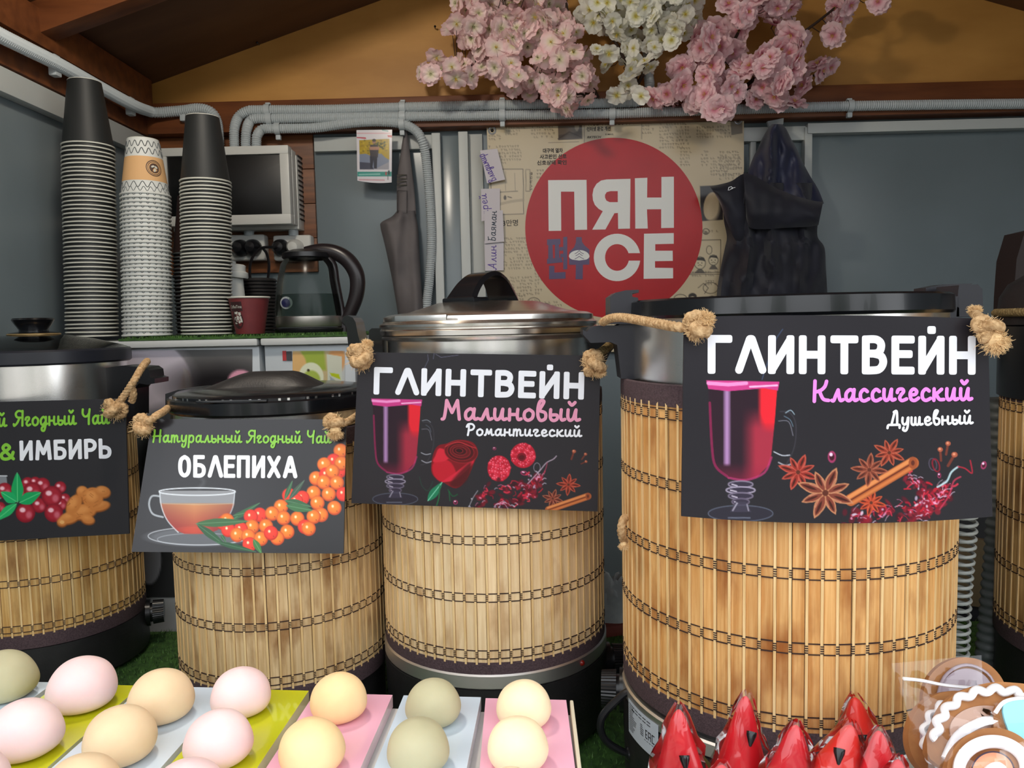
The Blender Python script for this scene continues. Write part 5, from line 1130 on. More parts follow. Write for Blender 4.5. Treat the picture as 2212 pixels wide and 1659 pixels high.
for pts in ([(697, 992), (797, 988), (797, 1030), (697, 1035)], [(818, 975), (848, 972), (848, 1215), (818, 1217)], [(790, 1050), (820, 1048), (820, 1075), (790, 1078)], [(795, 1100), (820, 1098), (820, 1125), (795, 1128)], [(706, 1033), (738, 1033), (742, 1140), (706, 1142)], [(756, 1031), (786, 1030), (790, 1135), (756, 1137)], [(697, 1137), (806, 1128), (815, 1163), (697, 1175)], [(712, 1190), (752, 1190), (752, 1240), (835, 1235), (835, 1285), (712, 1290)],
            [(915, 975), (955, 975), (958, 1010), (975, 1035), (1013, 1068), (1013, 1180), (965, 1182), (963, 1290), (910, 1290), (912, 1182), (862, 1182), (862, 1088), (900, 1050), (912, 1015)]):
    pp(K(pts), .0012 + rnd.uniform(0, .00005), 0, 0, 0, pu)
for q in ([(905, 1100), (925, 1088), (937, 1075), (950, 1090), (970, 1100)], [(912, 1115), (930, 1105), (937, 1096), (948, 1106), (962, 1114)], [(905, 1138), (925, 1128), (937, 1118), (950, 1128), (972, 1138)]):
    ink([K(q)], 1.1, Pb, .0020, pu)
pu.build('purple_logo', 'banner_purple', BN, 0, fixn=False)
tb = B()
font_ink('대구역 열차', 1173, 331, 43, 10.5, Pb, .0008, .035, -.02, tb); font_ink('사고원인 선로', 1166, 344, 58, 10.5, Pb, .0008, .035, -.02, tb); font_ink('신호상태 확인', 1160, 357, 64, 10.5, Pb, .0008, .035, -.02, tb)
font_ink('·사무공간/지하 휴대폰 음영지역 해소', 1265, 272, 112, 11, Pb, .0008, .035, -.03, tb); font_ink('·인터넷 환경 개선', 1266, 284, 53, 10, Pb, .0008, .035, -.03, tb)
font_ink('3만명', 1086, 489, 33, 14, Pb, .0008, .01, -.03, tb); font_ink('RKTECH', 1268, 299, 31, 5, Pb, .0008, .03, -.02, tb, .3); font_ink('E-MAIL', 1308, 292, 18, 3.5, Pb, .0008, .01, -.02, tb)
font_ink('주요뉴스5', 1144, 371, 40, 6, Pb, .0008, .01, PI / 2, tb)
tb.build('newspaper_headlines', 'news_black', BN, 0, fixn=False)
M('eyelet_clear', (170, 172, 176), rough=.2, metal=.4)
for px, py in ((1063, 282), (1594, 260)):
    p = onp(px, py, *Pb[:2]); r_ = B(); 
    for i in range(24):
        pass
    r_.tube([p + Vector((.0085 * math.cos(2 * PI * i / 24), -.001, .0085 * math.sin(2 * PI * i / 24))) for i in range(24)], .0022, 8, closed=True).build('eyelet', 'eyelet_clear', BN)
    B().lathe([(0, 0), (.005, 0), (.005, .004), (0, .005)], (0, 0, 0), 12).sphere((0, 0, .004), .003, 8)
    s_ = B().sphere(p + Vector((0, -.002, 0)), .0042, 12); s_.build('screw', 'black_plastic', BN)
# ---------------- handwritten name notes
M('note_paper', (206, 200, 206), rough=.7); M('violet_ink', (84, 60, 150), rough=.6); M('blue_black_ink', (30, 50, 70), rough=.6)
def note(q, Y, label, text, p0, p1, h, inkm, name='name_note'):
    P = (Vector((0, Y, 1.7)), Vector((0, -1, 0)), 0)
    t = thing(name, onp(sum(p[0] for p in q) / 4, sum(p[1] for p in q) / 4, *P[:2]), label, 'note')
    B().prism([onp(x, y, *P[:2]) for x, y in q], (0, .0006, 0)).build('paper', 'note_paper', t, 0)
    if text: ink(glyph_strokes(text, SCR, p0, p1, h), 1.6, P, .0004).build('handwriting', inkm, t, 0, fixn=False)
note([(1037, 325), (1074, 321), (1091, 388), (1052, 396)], 1.958, 'tilted white paper note with a violet name, topmost of the notes beside the banner', 'Владимир', (1072, 388), (1045, 332), 17, 'violet_ink')
note([(1039, 408), (1080, 407), (1080, 470), (1040, 478)], 1.966, 'white paper note with violet name partly covered, second of the notes beside the banner', 'ндрей', (1058, 476), (1050, 418), 17, 'violet_ink')
note([(1046, 456), (1086, 454), (1089, 522), (1047, 526)], 1.960, 'white paper note with a dark blue name, third of the notes beside the banner', 'Баяман', (1070, 521), (1073, 456), 16, 'blue_black_ink')
note([(1046, 520), (1088, 524), (1088, 584), (1048, 585)], 1.966, 'white paper note with a violet name, lowest readable note beside the banner', 'Алин', (1072, 582), (1072, 530), 18, 'violet_ink')
note([(1068, 600), (1088, 601), (1088, 640), (1068, 640)], 1.966, 'narrow blank paper note behind the lid handle', '', 0, 0, 0, '')
# ---------------- small photo card
Pc = (Vector((0, 1.925, 1.9)), Vector((0, -1, 0)), 0)
qc = [(770, 281), (847, 280), (846, 394), (772, 390)]
t = thing('photo_card', onp(808, 340, *Pc[:2]), 'small printed photo card with yellow trees pinned under the conduits', 'card')
B().prism([onp(x, y, *Pc[:2]) for x, y in qc], (0, .0008, 0)).build('card', 'note_paper', t, 0)
cv = Canvas(qc, 1.0, (214, 210, 216), (0, 3))
cv.line([(772, 288), (843, 288)], 2.5, (206, 140, 150), .6); cv.poly([(770, 296), (790, 297), (791, 300), (771, 298)], (180, 40, 60)); cv.poly([(837, 292), (847, 292), (847, 297), (838, 296)], (180, 40, 60)); cv.line([(826, 281), (838, 283)], 2, (60, 140, 140))
cv.poly([(776, 303), (841, 300), (840, 366), (777, 364)], (120, 130, 152)); cv.poly([(776, 303), (841, 300), (841, 345), (832, 340), (822, 330), (800, 336), (790, 332), (777, 333)], (176, 148, 20))
g = random.Random(5)
for k in range(60): cv.disc(g.uniform(778, 838), g.uniform(302, 332), 2, 2, g.choice(((150, 122, 18), (196, 170, 30), (110, 96, 20))), a=.7)
for k in range(24): cv.disc(g.gauss(820, 9), g.gauss(315, 4), 2, 2, (62, 70, 22), a=.8)
cv.poly([(777, 350), (800, 352), (808, 366), (777, 366)], (62, 66, 84)); cv.poly([(808, 366), (840, 350), (840, 366)], (150, 150, 160))
cv.disc(808, 306, 4, 4.5, (150, 110, 90)); cv.disc(808, 303, 4, 3, (30, 26, 26)); cv.poly([(800, 313), (816, 312), (818, 322), (816, 340), (800, 340), (798, 322)], (46, 42, 50)); cv.poly([(798, 317), (820, 317), (819, 324), (799, 324)], (170, 126, 104)); cv.poly([(799, 338), (815, 338), (814, 364), (808, 364), (807, 346), (804, 364), (800, 364)], (26, 32, 50))
cv.poly([(772, 371), (846, 371), (846, 381), (772, 381)], (44, 140, 128)); cv.line([(776, 388), (830, 389)], 2.5, (190, 110, 120), .6); cv.disc(834, 375, 2, 4, (170, 70, 70)); cv.disc(840, 373, 2.4, 5, (30, 60, 60)); cv.line([(838, 380), (838, 388)], 1, (40, 40, 40)); cv.line([(776, 377), (820, 376)], 3.4, (190, 220, 214), .6)
cv.build(Pc, 'card_print', 'glossy_print', t)
# ---------------- hanging clothes (lofted from rows of left/right edges)
def loft(rows, Y, bulge, fold, seed=0, nu=44, per=6, thick=.02):
    ys = [r[0] for r in rows]; lf = crom([(r[1], r[0], 0) for r in rows], per); rt = crom([(r[2], r[0], 0) for r in rows], per); n = min(len(lf), len(rt))
    def fn(u, v):
        i = min(int(round(v * (n - 1))), n - 1); a, c = lf[i], rt[i]
        k = u * 2 if u <= .5 else (1 - u) * 2; front = u <= .5
        px = a.x + (c.x - a.x) * k; py = a.y + (c.y - a.y) * k
        bl = math.sin(PI * k) ** .55 if 0 < k < 1 else 0
        sx = px * .045 + seed; sy = py * .012
        fd = fold * (mnoise.noise(Vector((sx, sy, seed))) * 1.6 + .7 * math.sin(sx * 2.3 + 1.3 * mnoise.noise(Vector((sx * .6, sy * 2, 4)))) )
        d = (bulge * bl + fd * min(1, bl * 1.4)) if front else -thick * .3 * bl
        return at(px, py, Y - d)
    return fn, n
def cloth(name, rows, Y, bulge, fold, matn, parent, seed=0, top=True, **k):
    fn, n = loft(rows, Y, bulge, fold, seed, **k); b = B().grid(fn, 56, n - 1, cu=True)
    for v in (0, 1): b.add([fn(i / 56, v) for i in range(56)], [tuple(range(56))])
    return b.build(name, matn, parent, 60)
M('navy_nylon', (40, 44, 72), (30, 33, 56), scale=14, rough=.5, bump=.25, bscale=30, sheen=.2); M('navy_shell', (26, 27, 42), (18, 19, 32), scale=10, rough=.65, bump=.25, bscale=40, sheen=.25)
J = thing('hooded_jacket', at(1675, 270, 1.95), 'dark navy hooded jacket hanging by its hood, right of the banner', 'jacket')
cloth('body', [(395, 1600, 1760), (425, 1566, 1772), (470, 1563, 1768), (510, 1570, 1766), (535, 1566, 1781), (578, 1557, 1784), (630, 1549, 1787), (700, 1545, 1790), (780, 1545, 1792)], 1.95, .07, .022, 'navy_shell', J, 2)
cloth('hood', [(268, 1668, 1688), (278, 1659, 1698), (300, 1646, 1709), (320, 1637, 1720), (350, 1623, 1734), (380, 1615, 1750), (410, 1618, 1768), (440, 1630, 1780)], 1.945, .06, .022, 'navy_nylon', J, 5)
fc = lambda x, y, d: at(x, y, d)
def foldband(path0, path1, Y0_, name, matn):
    a = crom([(x, y, 0) for x, y in path0], 8); c = crom([(x, y, 0) for x, y in path1], 8); n = min(len(a), len(c))
    def fn(u, v):
        i = int(round(u * (n - 1))); k = v * 2 if v <= .5 else (1 - v) * 2; s_ = 1 if v <= .5 else -.3
        p = a[i] * (1 - k) + c[i] * k; d = .026 * math.sin(PI * k) ** .7 * s_ if 0 < k < 1 else 0
        d += .008 * mnoise.noise(Vector((p.x * .04, p.y * .04, 2))) if s_ > 0 else 0
        return at(p.x, p.y, Y0_ - d - .012 * math.sin(PI * u))
    B().grid(fn, n - 1, 20, ).build(name, matn, J, 60)
foldband([(1606, 372), (1630, 380), (1670, 402), (1710, 420), (1750, 432), (1778, 436)], [(1612, 470), (1620, 492), (1655, 495), (1700, 492), (1745, 490), (1768, 486)], 1.878, 'collar', 'navy_shell')
foldband([(1533, 402), (1556, 398), (1580, 391), (1600, 378), (1616, 372)], [(1545, 420), (1556, 440), (1566, 470), (1590, 520), (1616, 520)], 1.905, 'sleeve', 'navy_shell')
Pj = (Vector((0, 1.868, 1.9)), Vector((0, -1, 0)), 0)
ink([[(1573, 411), (1574, 405), (1580, 403), (1583, 407), (1578, 409)], [(1575, 411), (1582, 406), (1588, 405)]], 1.1, Pj).build('small_emblem', 'white_ink', J, 0, fixn=False)
# hanging tab
t = B().prism([at(x, y, 1.945) for x, y in ((1658, 262), (1693, 255), (1692, 268), (1676, 272), (1662, 274))], (0, .01, 0)).build('hanging_hook', M('pale_strap', (150, 156, 160), rough=.6), None); tag(t, 'pale hook plate on the beam above the navy jacket', 'hook')
M('apron_grey', (112, 106, 106), (98, 93, 94), scale=8, rough=.8, bump=.15, bscale=60)
A = thing('apron', at(877, 275, 1.95), 'taupe grey apron hanging by its neck strap beside the conduit', 'apron')
cloth('bib', [(455, 858, 898), (468, 846, 899), (480, 824, 901), (492, 822, 903), (520, 829, 905), (560, 838, 907), (620, 850, 911), (700, 862, 918), (780, 866, 922)], 1.965, .035, .010, 'apron_grey', A, 9)
cloth('neck_strap', [(276, 875, 879), (300, 870, 882), (340, 864, 887), (380, 858, 892), (420, 857, 896), (462, 857, 899)], 1.96, .012, .003, 'apron_grey', A, 3)
B().prism([at(x, y, 1.935) for x, y in ((866, 305), (875, 283), (881, 283), (880, 320), (872, 325))], (0, .004, 0)).build('strap_shadow_side', 'navy_shell', A) if False else None
for y_ in (382, 396):
    p = at(868, y_, 1.942); B().tube([p + Vector((x, 0, z)) for x, z in ((-.012, -.0045), (.012, -.0045), (.012, .0045), (-.012, .0045))], .0013, 6, closed=True).build('buckle', 'brushed_steel', A)
st = B()
for q in ([(859, 412), (879, 412), (879, 460), (859, 460), (859, 412)],):
    st.tube([at(x, y, 1.942) for x, y in q], .0007, 4)
st.build('stitching', 'dark_inside', A)
# nails on the gable
for x, y in ((940, 62), (1512, 48), (560, 97)):
    p = at(x, y, YB); o = B().tube([p + Vector((0, 0, 0)), p + Vector((.002, -.02, -.002))], .0014, 6).sphere(p + Vector((.002, -.02, -.002)), .003, 8).build('nail', 'black_plastic'); tag(o, {940: 'bent nail left of the pink blossoms', 1512: 'nail right of the white blossoms', 560: 'small nail at the edge of the sloping roof'}[x], 'nail')
# ================================================================ freezers, cup shelf, cups, kettle
ZS = 1.4835
YF = 1.425
x1c = at(556, 800, YF).x; x2a = at(567, 800, YF).x; x2b = at(764, 800, YF).x
M('enamel', (176, 182, 186), rough=.3); M('enamel_side', (150, 158, 164), rough=.35)
def cabinet(x0, x1, label, pic=0, name='chest_cabinet'):
    t = thing(name, ((x0 + x1) / 2, YF + .15, .0), label, 'cabinet')
    B().box(((x0 + x1) / 2, YF + .16, (ZS - .014) / 2), (x1 - x0, .29, ZS - .014), .003).build('body', 'enamel', t)
    B().box(((x0 + x1) / 2, YF + .155, ZS - .007), (x1 - x0 + .004, .31, .014), .004).build('top_plate', M('enamel_top', (186, 188, 186), rough=.35), t)
    return t
CA = cabinet(XL + .002, x1c, 'long white cabinet with a large picture front, carrying the cup stacks')
CB = cabinet(x2a, x2b, 'narrower white cabinet with fruit picture under the kettle')
Pk = (Vector((0, YF + .0148 - .0006, 1.2)), Vector((0, -1, 0)), 0)
cv = Canvas([(-40, 762), (545, 754), (545, 1290), (-40, 1290)], 3.2, (58, 60, 62))
cv.disc(300, 840, 150, 100, (150, 148, 146), soft=60, a=.4); cv.disc(510, 790, 120, 60, (128, 124, 122), soft=60, a=.6)
cv.disc(240, 830, 175, 120, (186, 178, 188), soft=4); cv.poly([(375, 860), (400, 800), (414, 830), (410, 870), (380, 900), (340, 905)], (176, 130, 70), .8, soft=8, smooth=4); cv.poly([(395, 795), (408, 810), (414, 840), (410, 870), (396, 880), (402, 840)], (216, 206, 190), .9, soft=4, smooth=3)
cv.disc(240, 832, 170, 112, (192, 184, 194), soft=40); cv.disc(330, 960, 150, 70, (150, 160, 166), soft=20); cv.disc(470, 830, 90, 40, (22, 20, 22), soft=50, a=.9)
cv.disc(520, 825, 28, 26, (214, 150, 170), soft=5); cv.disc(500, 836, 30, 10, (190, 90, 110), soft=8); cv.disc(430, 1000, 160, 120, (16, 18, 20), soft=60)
cv.disc(322, 1210, 26, 52, (168, 170, 178), soft=3)
cv.build(Pk, 'picture_front', 'glossy_print', CA)
cv = Canvas([(632, 758), (745, 758), (745, 980), (632, 980)], 1.8, (186, 190, 188))
cv.poly([(632, 758), (722, 756), (735, 830), (735, 980), (632, 980)], (188, 170, 128)); cv.poly([(650, 758), (700, 756), (705, 800), (655, 800)], (150, 168, 66), soft=6); cv.disc(640, 790, 22, 30, (212, 170, 110), soft=4); cv.disc(728, 775, 18, 30, (206, 150, 96), soft=6)
cv.disc(672, 815, 27, 32, (214, 218, 190), soft=2); cv.disc(672, 822, 20, 22, (160, 178, 78), soft=4); cv.disc(666, 800, 3, 3, (60, 50, 30)); cv.poly([(706, 765), (738, 770), (740, 840), (708, 830)], (196, 204, 190), .9); cv.poly([(712, 805), (732, 808), (736, 820), (716, 812)], (176, 190, 40)); cv.poly([(712, 812), (725, 822), (742, 840), (716, 842)], (150, 160, 166))
cv.build(Pk, 'picture_front', 'glossy_print', CB)
Bd = B(); 
for (x0, x1, y0, y1, mi) in ((610, 619, 758, 779, 0), (619, 631, 759, 779, 1)):
    p = at(x0, y0, YF + .0135); q = at(x1, y1, YF + .0135); Bd.box(((p.x + q.x) / 2, p.y, (p.z + q.z) / 2), (q.x - p.x, .001, p.z - q.z), mi=mi)
Bd.build('badge', [M('badge_red', (170, 46, 48), rough=.4), M('badge_dark', (60, 60, 64), rough=.4)], CB)
Pbg = (Vector((0, YF + .0128, 1.2)), Vector((0, -1, 0)), 0)
font_ink('III', 612, 775, 5, 10, Pbg, .0004, 0).build('badge_letters', 'white_ink', CB, 0, fixn=False) if False else None
turf('grass_runner', XL + .20, x2b - .002, YF + .0, YF + .30, ZS, 9000, 'narrow strip of artificial grass on the cabinet tops under the cups', 5, .005)
ZT = ZS + .008
# dark recess behind boilers at left, beneath the picture: lower plinth
def cupmesh(r0, r1, h, name, mats, rr=.0019):
    """inverted paper cup: rim (r1) at z=0, closed narrow end (r0) at z=h"""
    b = B().lathe([(r1 - .0012, .003), (r1, .003), (r0, h), (r0 - .0015, h), (r0 - .0018, h - .006), (0, h - .006)], (0, 0, 0), 40)
    o = b.build(name, mats[0], None, 40, fixn=False)
    rb = B().tube([((r1 + .0009) * math.cos(2 * PI * i / 40), (r1 + .0009) * math.sin(2 * PI * i / 40), .002) for i in range(40)], rr, 8, closed=True).build('rim', mats[1], o, 60)
    return o
M('cup_black', (30, 32, 32), rough=.55); M('rim_white', (196, 196, 186), rough=.5); M('cup_white', (202, 204, 200), rough=.55); M('cup_brown', (52, 36, 34), rough=.5); M('kraft', (208, 164, 114), rough=.7); M('line_grey', (82, 86, 88), rough=.6); M('logo_brown', (84, 62, 50), rough=.6)
def place_stack(first, n, base, pitch, lean, label, group, top_label=None, top_extra=None):
    for k in range(n):
        c = first if k == 0 else copy_tree(first)
        c.location = base + Vector((lean[0] * k + rnd.uniform(-.0006, .0006), lean[1] * k + rnd.uniform(-.0005, .0005), pitch * k))
        c.rotation_euler = (rnd.uniform(-.012, .012), rnd.uniform(-.012, .012), rnd.uniform(0, 6.28) if not top_extra else rnd.uniform(-.05, .05))
        if k == n - 1 and top_label: tag(c, top_label, 'paper cup')
        else: tag(c, label, 'paper cup', group)
    if top_label:
        r0 = min(math.hypot(v.co.x, v.co.y) for v in c.data.vertices if v.co.z > .1 and math.hypot(v.co.x, v.co.y) > .02) + .0012; zt_ = max(v.co.z for v in c.data.vertices)
        o = B().tube([(r0 * math.cos(2 * PI * i / 40), r0 * math.sin(2 * PI * i / 40), zt_) for i in range(40)], .0009, 6, closed=True).build('foot_edge', 'rim_white', None, 60); o.parent = c
    return c
Ys = 1.50
def px2m(w_): return w_ / F * Ys
# stack 1
b1 = at(198, 700, Ys); zt1s = at(188, 320, Ys).z
n1 = 48; p1_ = (zt1s - ZT) / (n1 - 1)
cu = cupmesh(.0295, .0448, .124, 'paper_cup', ['cup_black', 'rim_white'], .00155)
place_stack(cu, n1, Vector((b1.x, Ys, ZT)), p1_, ((at(191, 320, Ys).x - b1.x) / n1, 0), 'black paper cup nested in the tallest, leftmost stack', 'black cups nested in the leftmost stack', 'topmost black paper cup of the tallest, leftmost stack')
b3 = at(446, 700, Ys); zt3s = at(444, 396, Ys).z; n3 = 43; p3_ = (zt3s - ZT) / (n3 - 1)
cu = cupmesh(.0305, .0450, .124, 'paper_cup', ['cup_black', 'rim_white'], .0017)
place_stack(cu, n3, Vector((b3.x, Ys, ZT)), p3_, ((at(445, 396, Ys).x - b3.x) / n3, 0), 'black paper cup nested in the shorter black stack before the fuse box', 'black cups nested in the stack before the fuse box', 'topmost black paper cup of the stack before the fuse box')
# white patterned stack
def zig(b, r0, r1, h, z, amp, n, rad=.0005):
    pts = []
    for i in range(n * 12):
        t = i / 12; a = 2 * PI * i / (n * 12); zz = z + amp * (2 * abs((t % 1) * 2 - 1) - 1) * .9; zz = z + amp * math.cos(2 * PI * t); r = r1 + (r0 - r1) * zz / h + .0003
        pts.append((r * math.cos(a), r * math.sin(a), zz))
    b.tube(pts, rad, 4, closed=True)
wr0, wr1, wh = .0285, .0435, .108
cw = cupmesh(wr0, wr1, wh, 'patterned_cup', ['cup_white', 'cup_white'])
zb_ = B(); zig(zb_, wr0, wr1, wh, .0095, .0042, 22, .0006); zb_.build('wavy_line', 'line_grey', cw, 0, kind='stuff')
bw = at(318, 700, Ys); ztw = at(316, 426, Ys).z; nw = 36; pw = (ztw - ZT) / (nw - 1)
topc = place_stack(cw, nw, Vector((bw.x, Ys, ZT)), pw, ((at(315, 426, Ys).x - bw.x) / nw, 0), 'white patterned paper cup nested in the middle stack', 'white patterned cups nested in the middle stack', 'topmost white patterned cup with kraft band and bean badge', True)
zb_ = B()
for z in (.018, .0825, .0965): zig(zb_, wr0, wr1, wh, z, .0055, 16, .00075)
def wloc_build(bld, name, m, par, smooth=0, **k):
    o = bld.build(name, m, None, smooth, **k); o.parent = par; return o
wloc_build(zb_, 'wavy_line', 'line_grey', topc, fixn=False, kind='stuff')
rz = lambda z: wr1 + (wr0 - wr1) * z / wh
wloc_build(B().lathe([(rz(.026) + .0005, .026), (rz(.072) + .0005, .072)], (0, 0, 0), 48), 'kraft_band', 'kraft', topc, 60, fixn=False)
bd = B(); a0 = -PI / 2 + .98
def onband(x, z, lift=.0009):
    r = rz(z) + lift; a = a0 + x / r; return Vector((r * math.cos(a), r * math.sin(a), z))
for (r_, th, lf) in ((.0155, .0016, .0009), (.0125, .0010, .0010)):
    n = 40; vs = []
    for i in range(n):
        for q in (r_, r_ - th): vs.append(onband(q * math.cos(2 * PI * i / n), .050 + q * math.sin(2 * PI * i / n), lf))
    bd.add(vs, [(2 * i, 2 * i + 1, (2 * i + 3) % (2 * n), (2 * i + 2) % (2 * n)) for i in range(n)])
n = 24; bd.add([onband(.0095 * math.cos(2 * PI * i / n), .050 + .0095 * math.sin(2 * PI * i / n), .0010) for i in range(n)], [tuple(range(n))])
wloc_build(bd, 'bean_badge', 'logo_brown', topc, fixn=False)
bn = B()
for cx, cz, ro in ((-.003, .053, .5), (.003, .052, -.5), (0, .046, 1.2)):
    n = 12; bn.add([onband(cx + .0034 * math.cos(2 * PI * i / n) * math.cos(ro) - .0019 * math.sin(2 * PI * i / n) * math.sin(ro), cz + .0034 * math.cos(2 * PI * i / n) * math.sin(ro) + .0019 * math.sin(2 * PI * i / n) * math.cos(ro), .0014) for i in range(n)], [tuple(range(n))])
wloc_build(bn, 'bean', 'rim_white', topc, fixn=False)
# brown stack hidden behind
bb_ = at(434, 700, 1.60); cu = cupmesh(.030, .0445, .12, 'paper_cup', ['cup_brown', 'line_grey'])
place_stack(cu, 22, Vector((bb_.x - .002, 1.60, ZT)), .0078, (0, 0), 'dark brown paper cup in the stack hidden behind the black stack', 'brown cups nested behind the black stack')
# white lids stack and small white cups
cs = cupmesh(.0225, .026, .058, 'small_white_cup', ['cup_white', 'cup_white']); bs = at(505, 700, 1.60)
tp = place_stack(cs, 13, Vector((bs.x, 1.60, ZT)), .0048, (0, 0), 'small white cup nested in the low stack behind the maroon cup', 'small white cups nested behind the maroon cup')
ld = B().lathe([(.036, 0), (.037, .002), (.036, .012), (.031, .014), (.030, .026), (.026, .028), (.025, .024), (0, .023)], (0, 0, 0), 40).box((.012, -.02, .029), (.012, .008, .008), .002)
o = ld.build('drinking_cover', 'cup_white', None, 40); o.location = (bs.x - .004, 1.60, at(505, 598, 1.60).z); o.rotation_euler = (0, .12, 0); tag(o, 'white plastic drinking lid on the low stack beside the kettle', 'lid')
dl = B().lathe([(.020, 0), (.0385, 0), (.039, .002), (.036, .006), (.02, .008), (0, .008)], (0, 0, 0), 32); o = dl.build('drinking_cover', 'black_matte', None, 40); base = at(563, 700, 1.69)
for k in range(16):
    c = o if k == 0 else copy_tree(o); c.location = (base.x, 1.69, ZT + .0075 * k); tag(c, 'black cup lid in the dark stack left of the kettle', 'lid', 'black lids stacked by the kettle')
# maroon cup, upright
pm = at(540, 700, 1.50); zm_ = at(540, 643, 1.50).z - ZT
mc = thing('maroon_cup', (pm.x, 1.50, ZT), 'maroon upright paper cup with white rim and printed badge, before the kettle', 'paper cup')
b = B().lathe([(0, .001), (.0268, 0), (.0385, zm_), (.0378, zm_), (.026, .004), (0, .004)], (pm.x, 1.50, ZT), 48).build('cup_wall', M('maroon_card', (112, 44, 46), (100, 38, 42), scale=40, rough=.5), mc, 40)
B().tube([(pm.x + .0389 * math.cos(2 * PI * i / 40), 1.50 + .0389 * math.sin(2 * PI * i / 40), ZT + zm_) for i in range(40)], .0018, 8, closed=True).build('rim', 'rim_white', mc)
def oncup(x, z, lift=.0005):
    r = .0268 + (.0385 - .0268) * z / zm_ + lift; a = -PI / 2 - .42 + x / r; return Vector((pm.x + r * math.cos(a), 1.5 + r * math.sin(a), ZT + z))
bd = B(); n = 20; bd.add([oncup(.0125 * math.cos(2 * PI * i / n), .028 + .018 * math.sin(2 * PI * i / n)) for i in range(n)], [tuple(range(n))]); bd.grid(lambda u, v: oncup(-.014 + .028 * u, .044 + .018 * v, .0003), 6, 2)
bd.build('printed_patch', M('patch_dark', (52, 26, 28), rough=.5), mc, 0, fixn=False)
bd = B(); g = random.Random(2)
for k in range(26):
    x, z = g.uniform(-.008, .008), .030 + g.uniform(-.011, .011); w_, h_ = g.uniform(.0015, .004), g.uniform(.0015, .0055)
    bd.add([oncup(x, z, .0009), oncup(x + w_, z, .0009), oncup(x + w_, z + h_, .0009), oncup(x, z + h_, .0009)], [(0, 1, 2, 3)])
cu_ = bpy.data.curves.new('t', 'FONT'); cu_.body = 'CoffeeTime'; cu_.size = 1; to = bpy.data.objects.new('t', cu_); COL.objects.link(to); dg = bpy.context.evaluated_depsgraph_get(); me = bpy.data.meshes.new_from_object(to.evaluated_get(dg)); vv = [v.co.copy() for v in me.vertices]; ff = [tuple(p.vertices) for p in me.polygons]; bpy.data.objects.remove(to)
mxw = max(v.x for v in vv); bd.add([oncup(-.0135 + .027 * v.x / mxw, .0495 + .0085 * v.y, .0009) for v in vv], ff)
bd.build('printed_badge', 'rim_white', mc, 0, fixn=False)
# ---------------- kettle
Yk = 1.62; kx = at(668, 650, Yk).x; s_ = Yk / F
kz = lambda py: at(668, py, Yk).z
K_ = thing('electric_kettle', (kx, Yk, ZT), 'glass electric kettle with black handle and steel foot on the cabinet', 'kettle')
B().lathe([(0, ZT), (.070, ZT), (.072, ZT + .003), (.072, ZT + .008), (.068, ZT + .010), (0, ZT + .010)], (kx, Yk, 0), 64).build('power_base', 'black_plastic', K_)
zb2 = kz(684)
B().lathe([(0, ZT + .011), (.068, ZT + .011), (.070, ZT + .014), (.070, zb2), (.066, zb2 + .001), (0, zb2 + .001)], (kx, Yk, 0), 64).build('steel_foot', M('kettle_steel', (214, 208, 202), rough=.38, metal=1), K_)
film_mat('kettle_glass', (236, 240, 238), .0, .2, 1.22)
zc_ = kz(560); prof = [(.0695, zb2 + .001), (.069, zb2 + .03), (.064, zb2 + .07), (.055, zb2 + .11), (.047, zc_), (.046, zc_ + .004)]
B().lathe(prof, (kx, Yk, 0), 64).build('glass_jug', 'kettle_glass', K_, 60, fixn=False)
film_mat('water', (206, 214, 210), .0, .1, 1.15)
B().lathe([(.0675, zb2 + .002), (.0665, zb2 + .030), (.064, zb2 + .046), (0, zb2 + .046)], (kx, Yk, 0), 64).build('water', 'water', K_, 40)
B().lathe([(.047, zc_), (.050, zc_ + .003), (.049, zc_ + .012), (.03, kz(540)), (0, kz(539))], (kx - .002, Yk, 0), 48).build('lid', 'black_plastic', K_)
hp = [(-.004, 545), (.03, 541), (.062, 548), (.088, 568), (.103, 600), (.100, 640), (.084, 680), (.070, 700)]
hb = B(); pts = crom([Vector((kx + x, Yk, kz(y))) for x, y in hp], 6)
hb.tube(pts, [.010 + .004 * math.sin(PI * i / (len(pts) - 1)) for i in range(len(pts))], 12, flat=1.2)
hp2 = crom([Vector((kx + x, Yk, kz(y))) for x, y in ((.040, 556), (.052, 575), (.056, 610), (.062, 650), (.068, 695), (.070, 722))], 6)
hb.tube(hp2, .0085, 10, flat=1.2); hb.build('handle', M('kettle_black', (34, 28, 30), rough=.3), K_, 60)
B().box((kx + .074, Yk - .002, kz(556)), (.010, .012, .004), .001, rot=(0, .5, 0)).build('lid_button', 'black_plastic', K_)
th = Vector((kx - .030, Yk - .0605, zb2 + .028)); dd = B()
dd.lathe([(0, 0), (.0125, 0), (.0125, .002), (0, .0022)], (0, 0, 0), 32); dd.v = [(th.x + v[0], th.y - v[2] + abs(v[0]) * .2, th.z + v[1]) for v in dd.v]; dd.build('gauge_ring', M('gauge_grey', (150, 154, 156), rough=.3), K_)
dd = B().lathe([(0, 0), (.0088, 0), (0, .0006)], (0, 0, 0), 32); dd.v = [(th.x + v[0], th.y - .0032 - v[2], th.z + v[1]) for v in dd.v]; dd.build('gauge_face', M('gauge_navy', (20, 22, 62), rough=.3), K_)
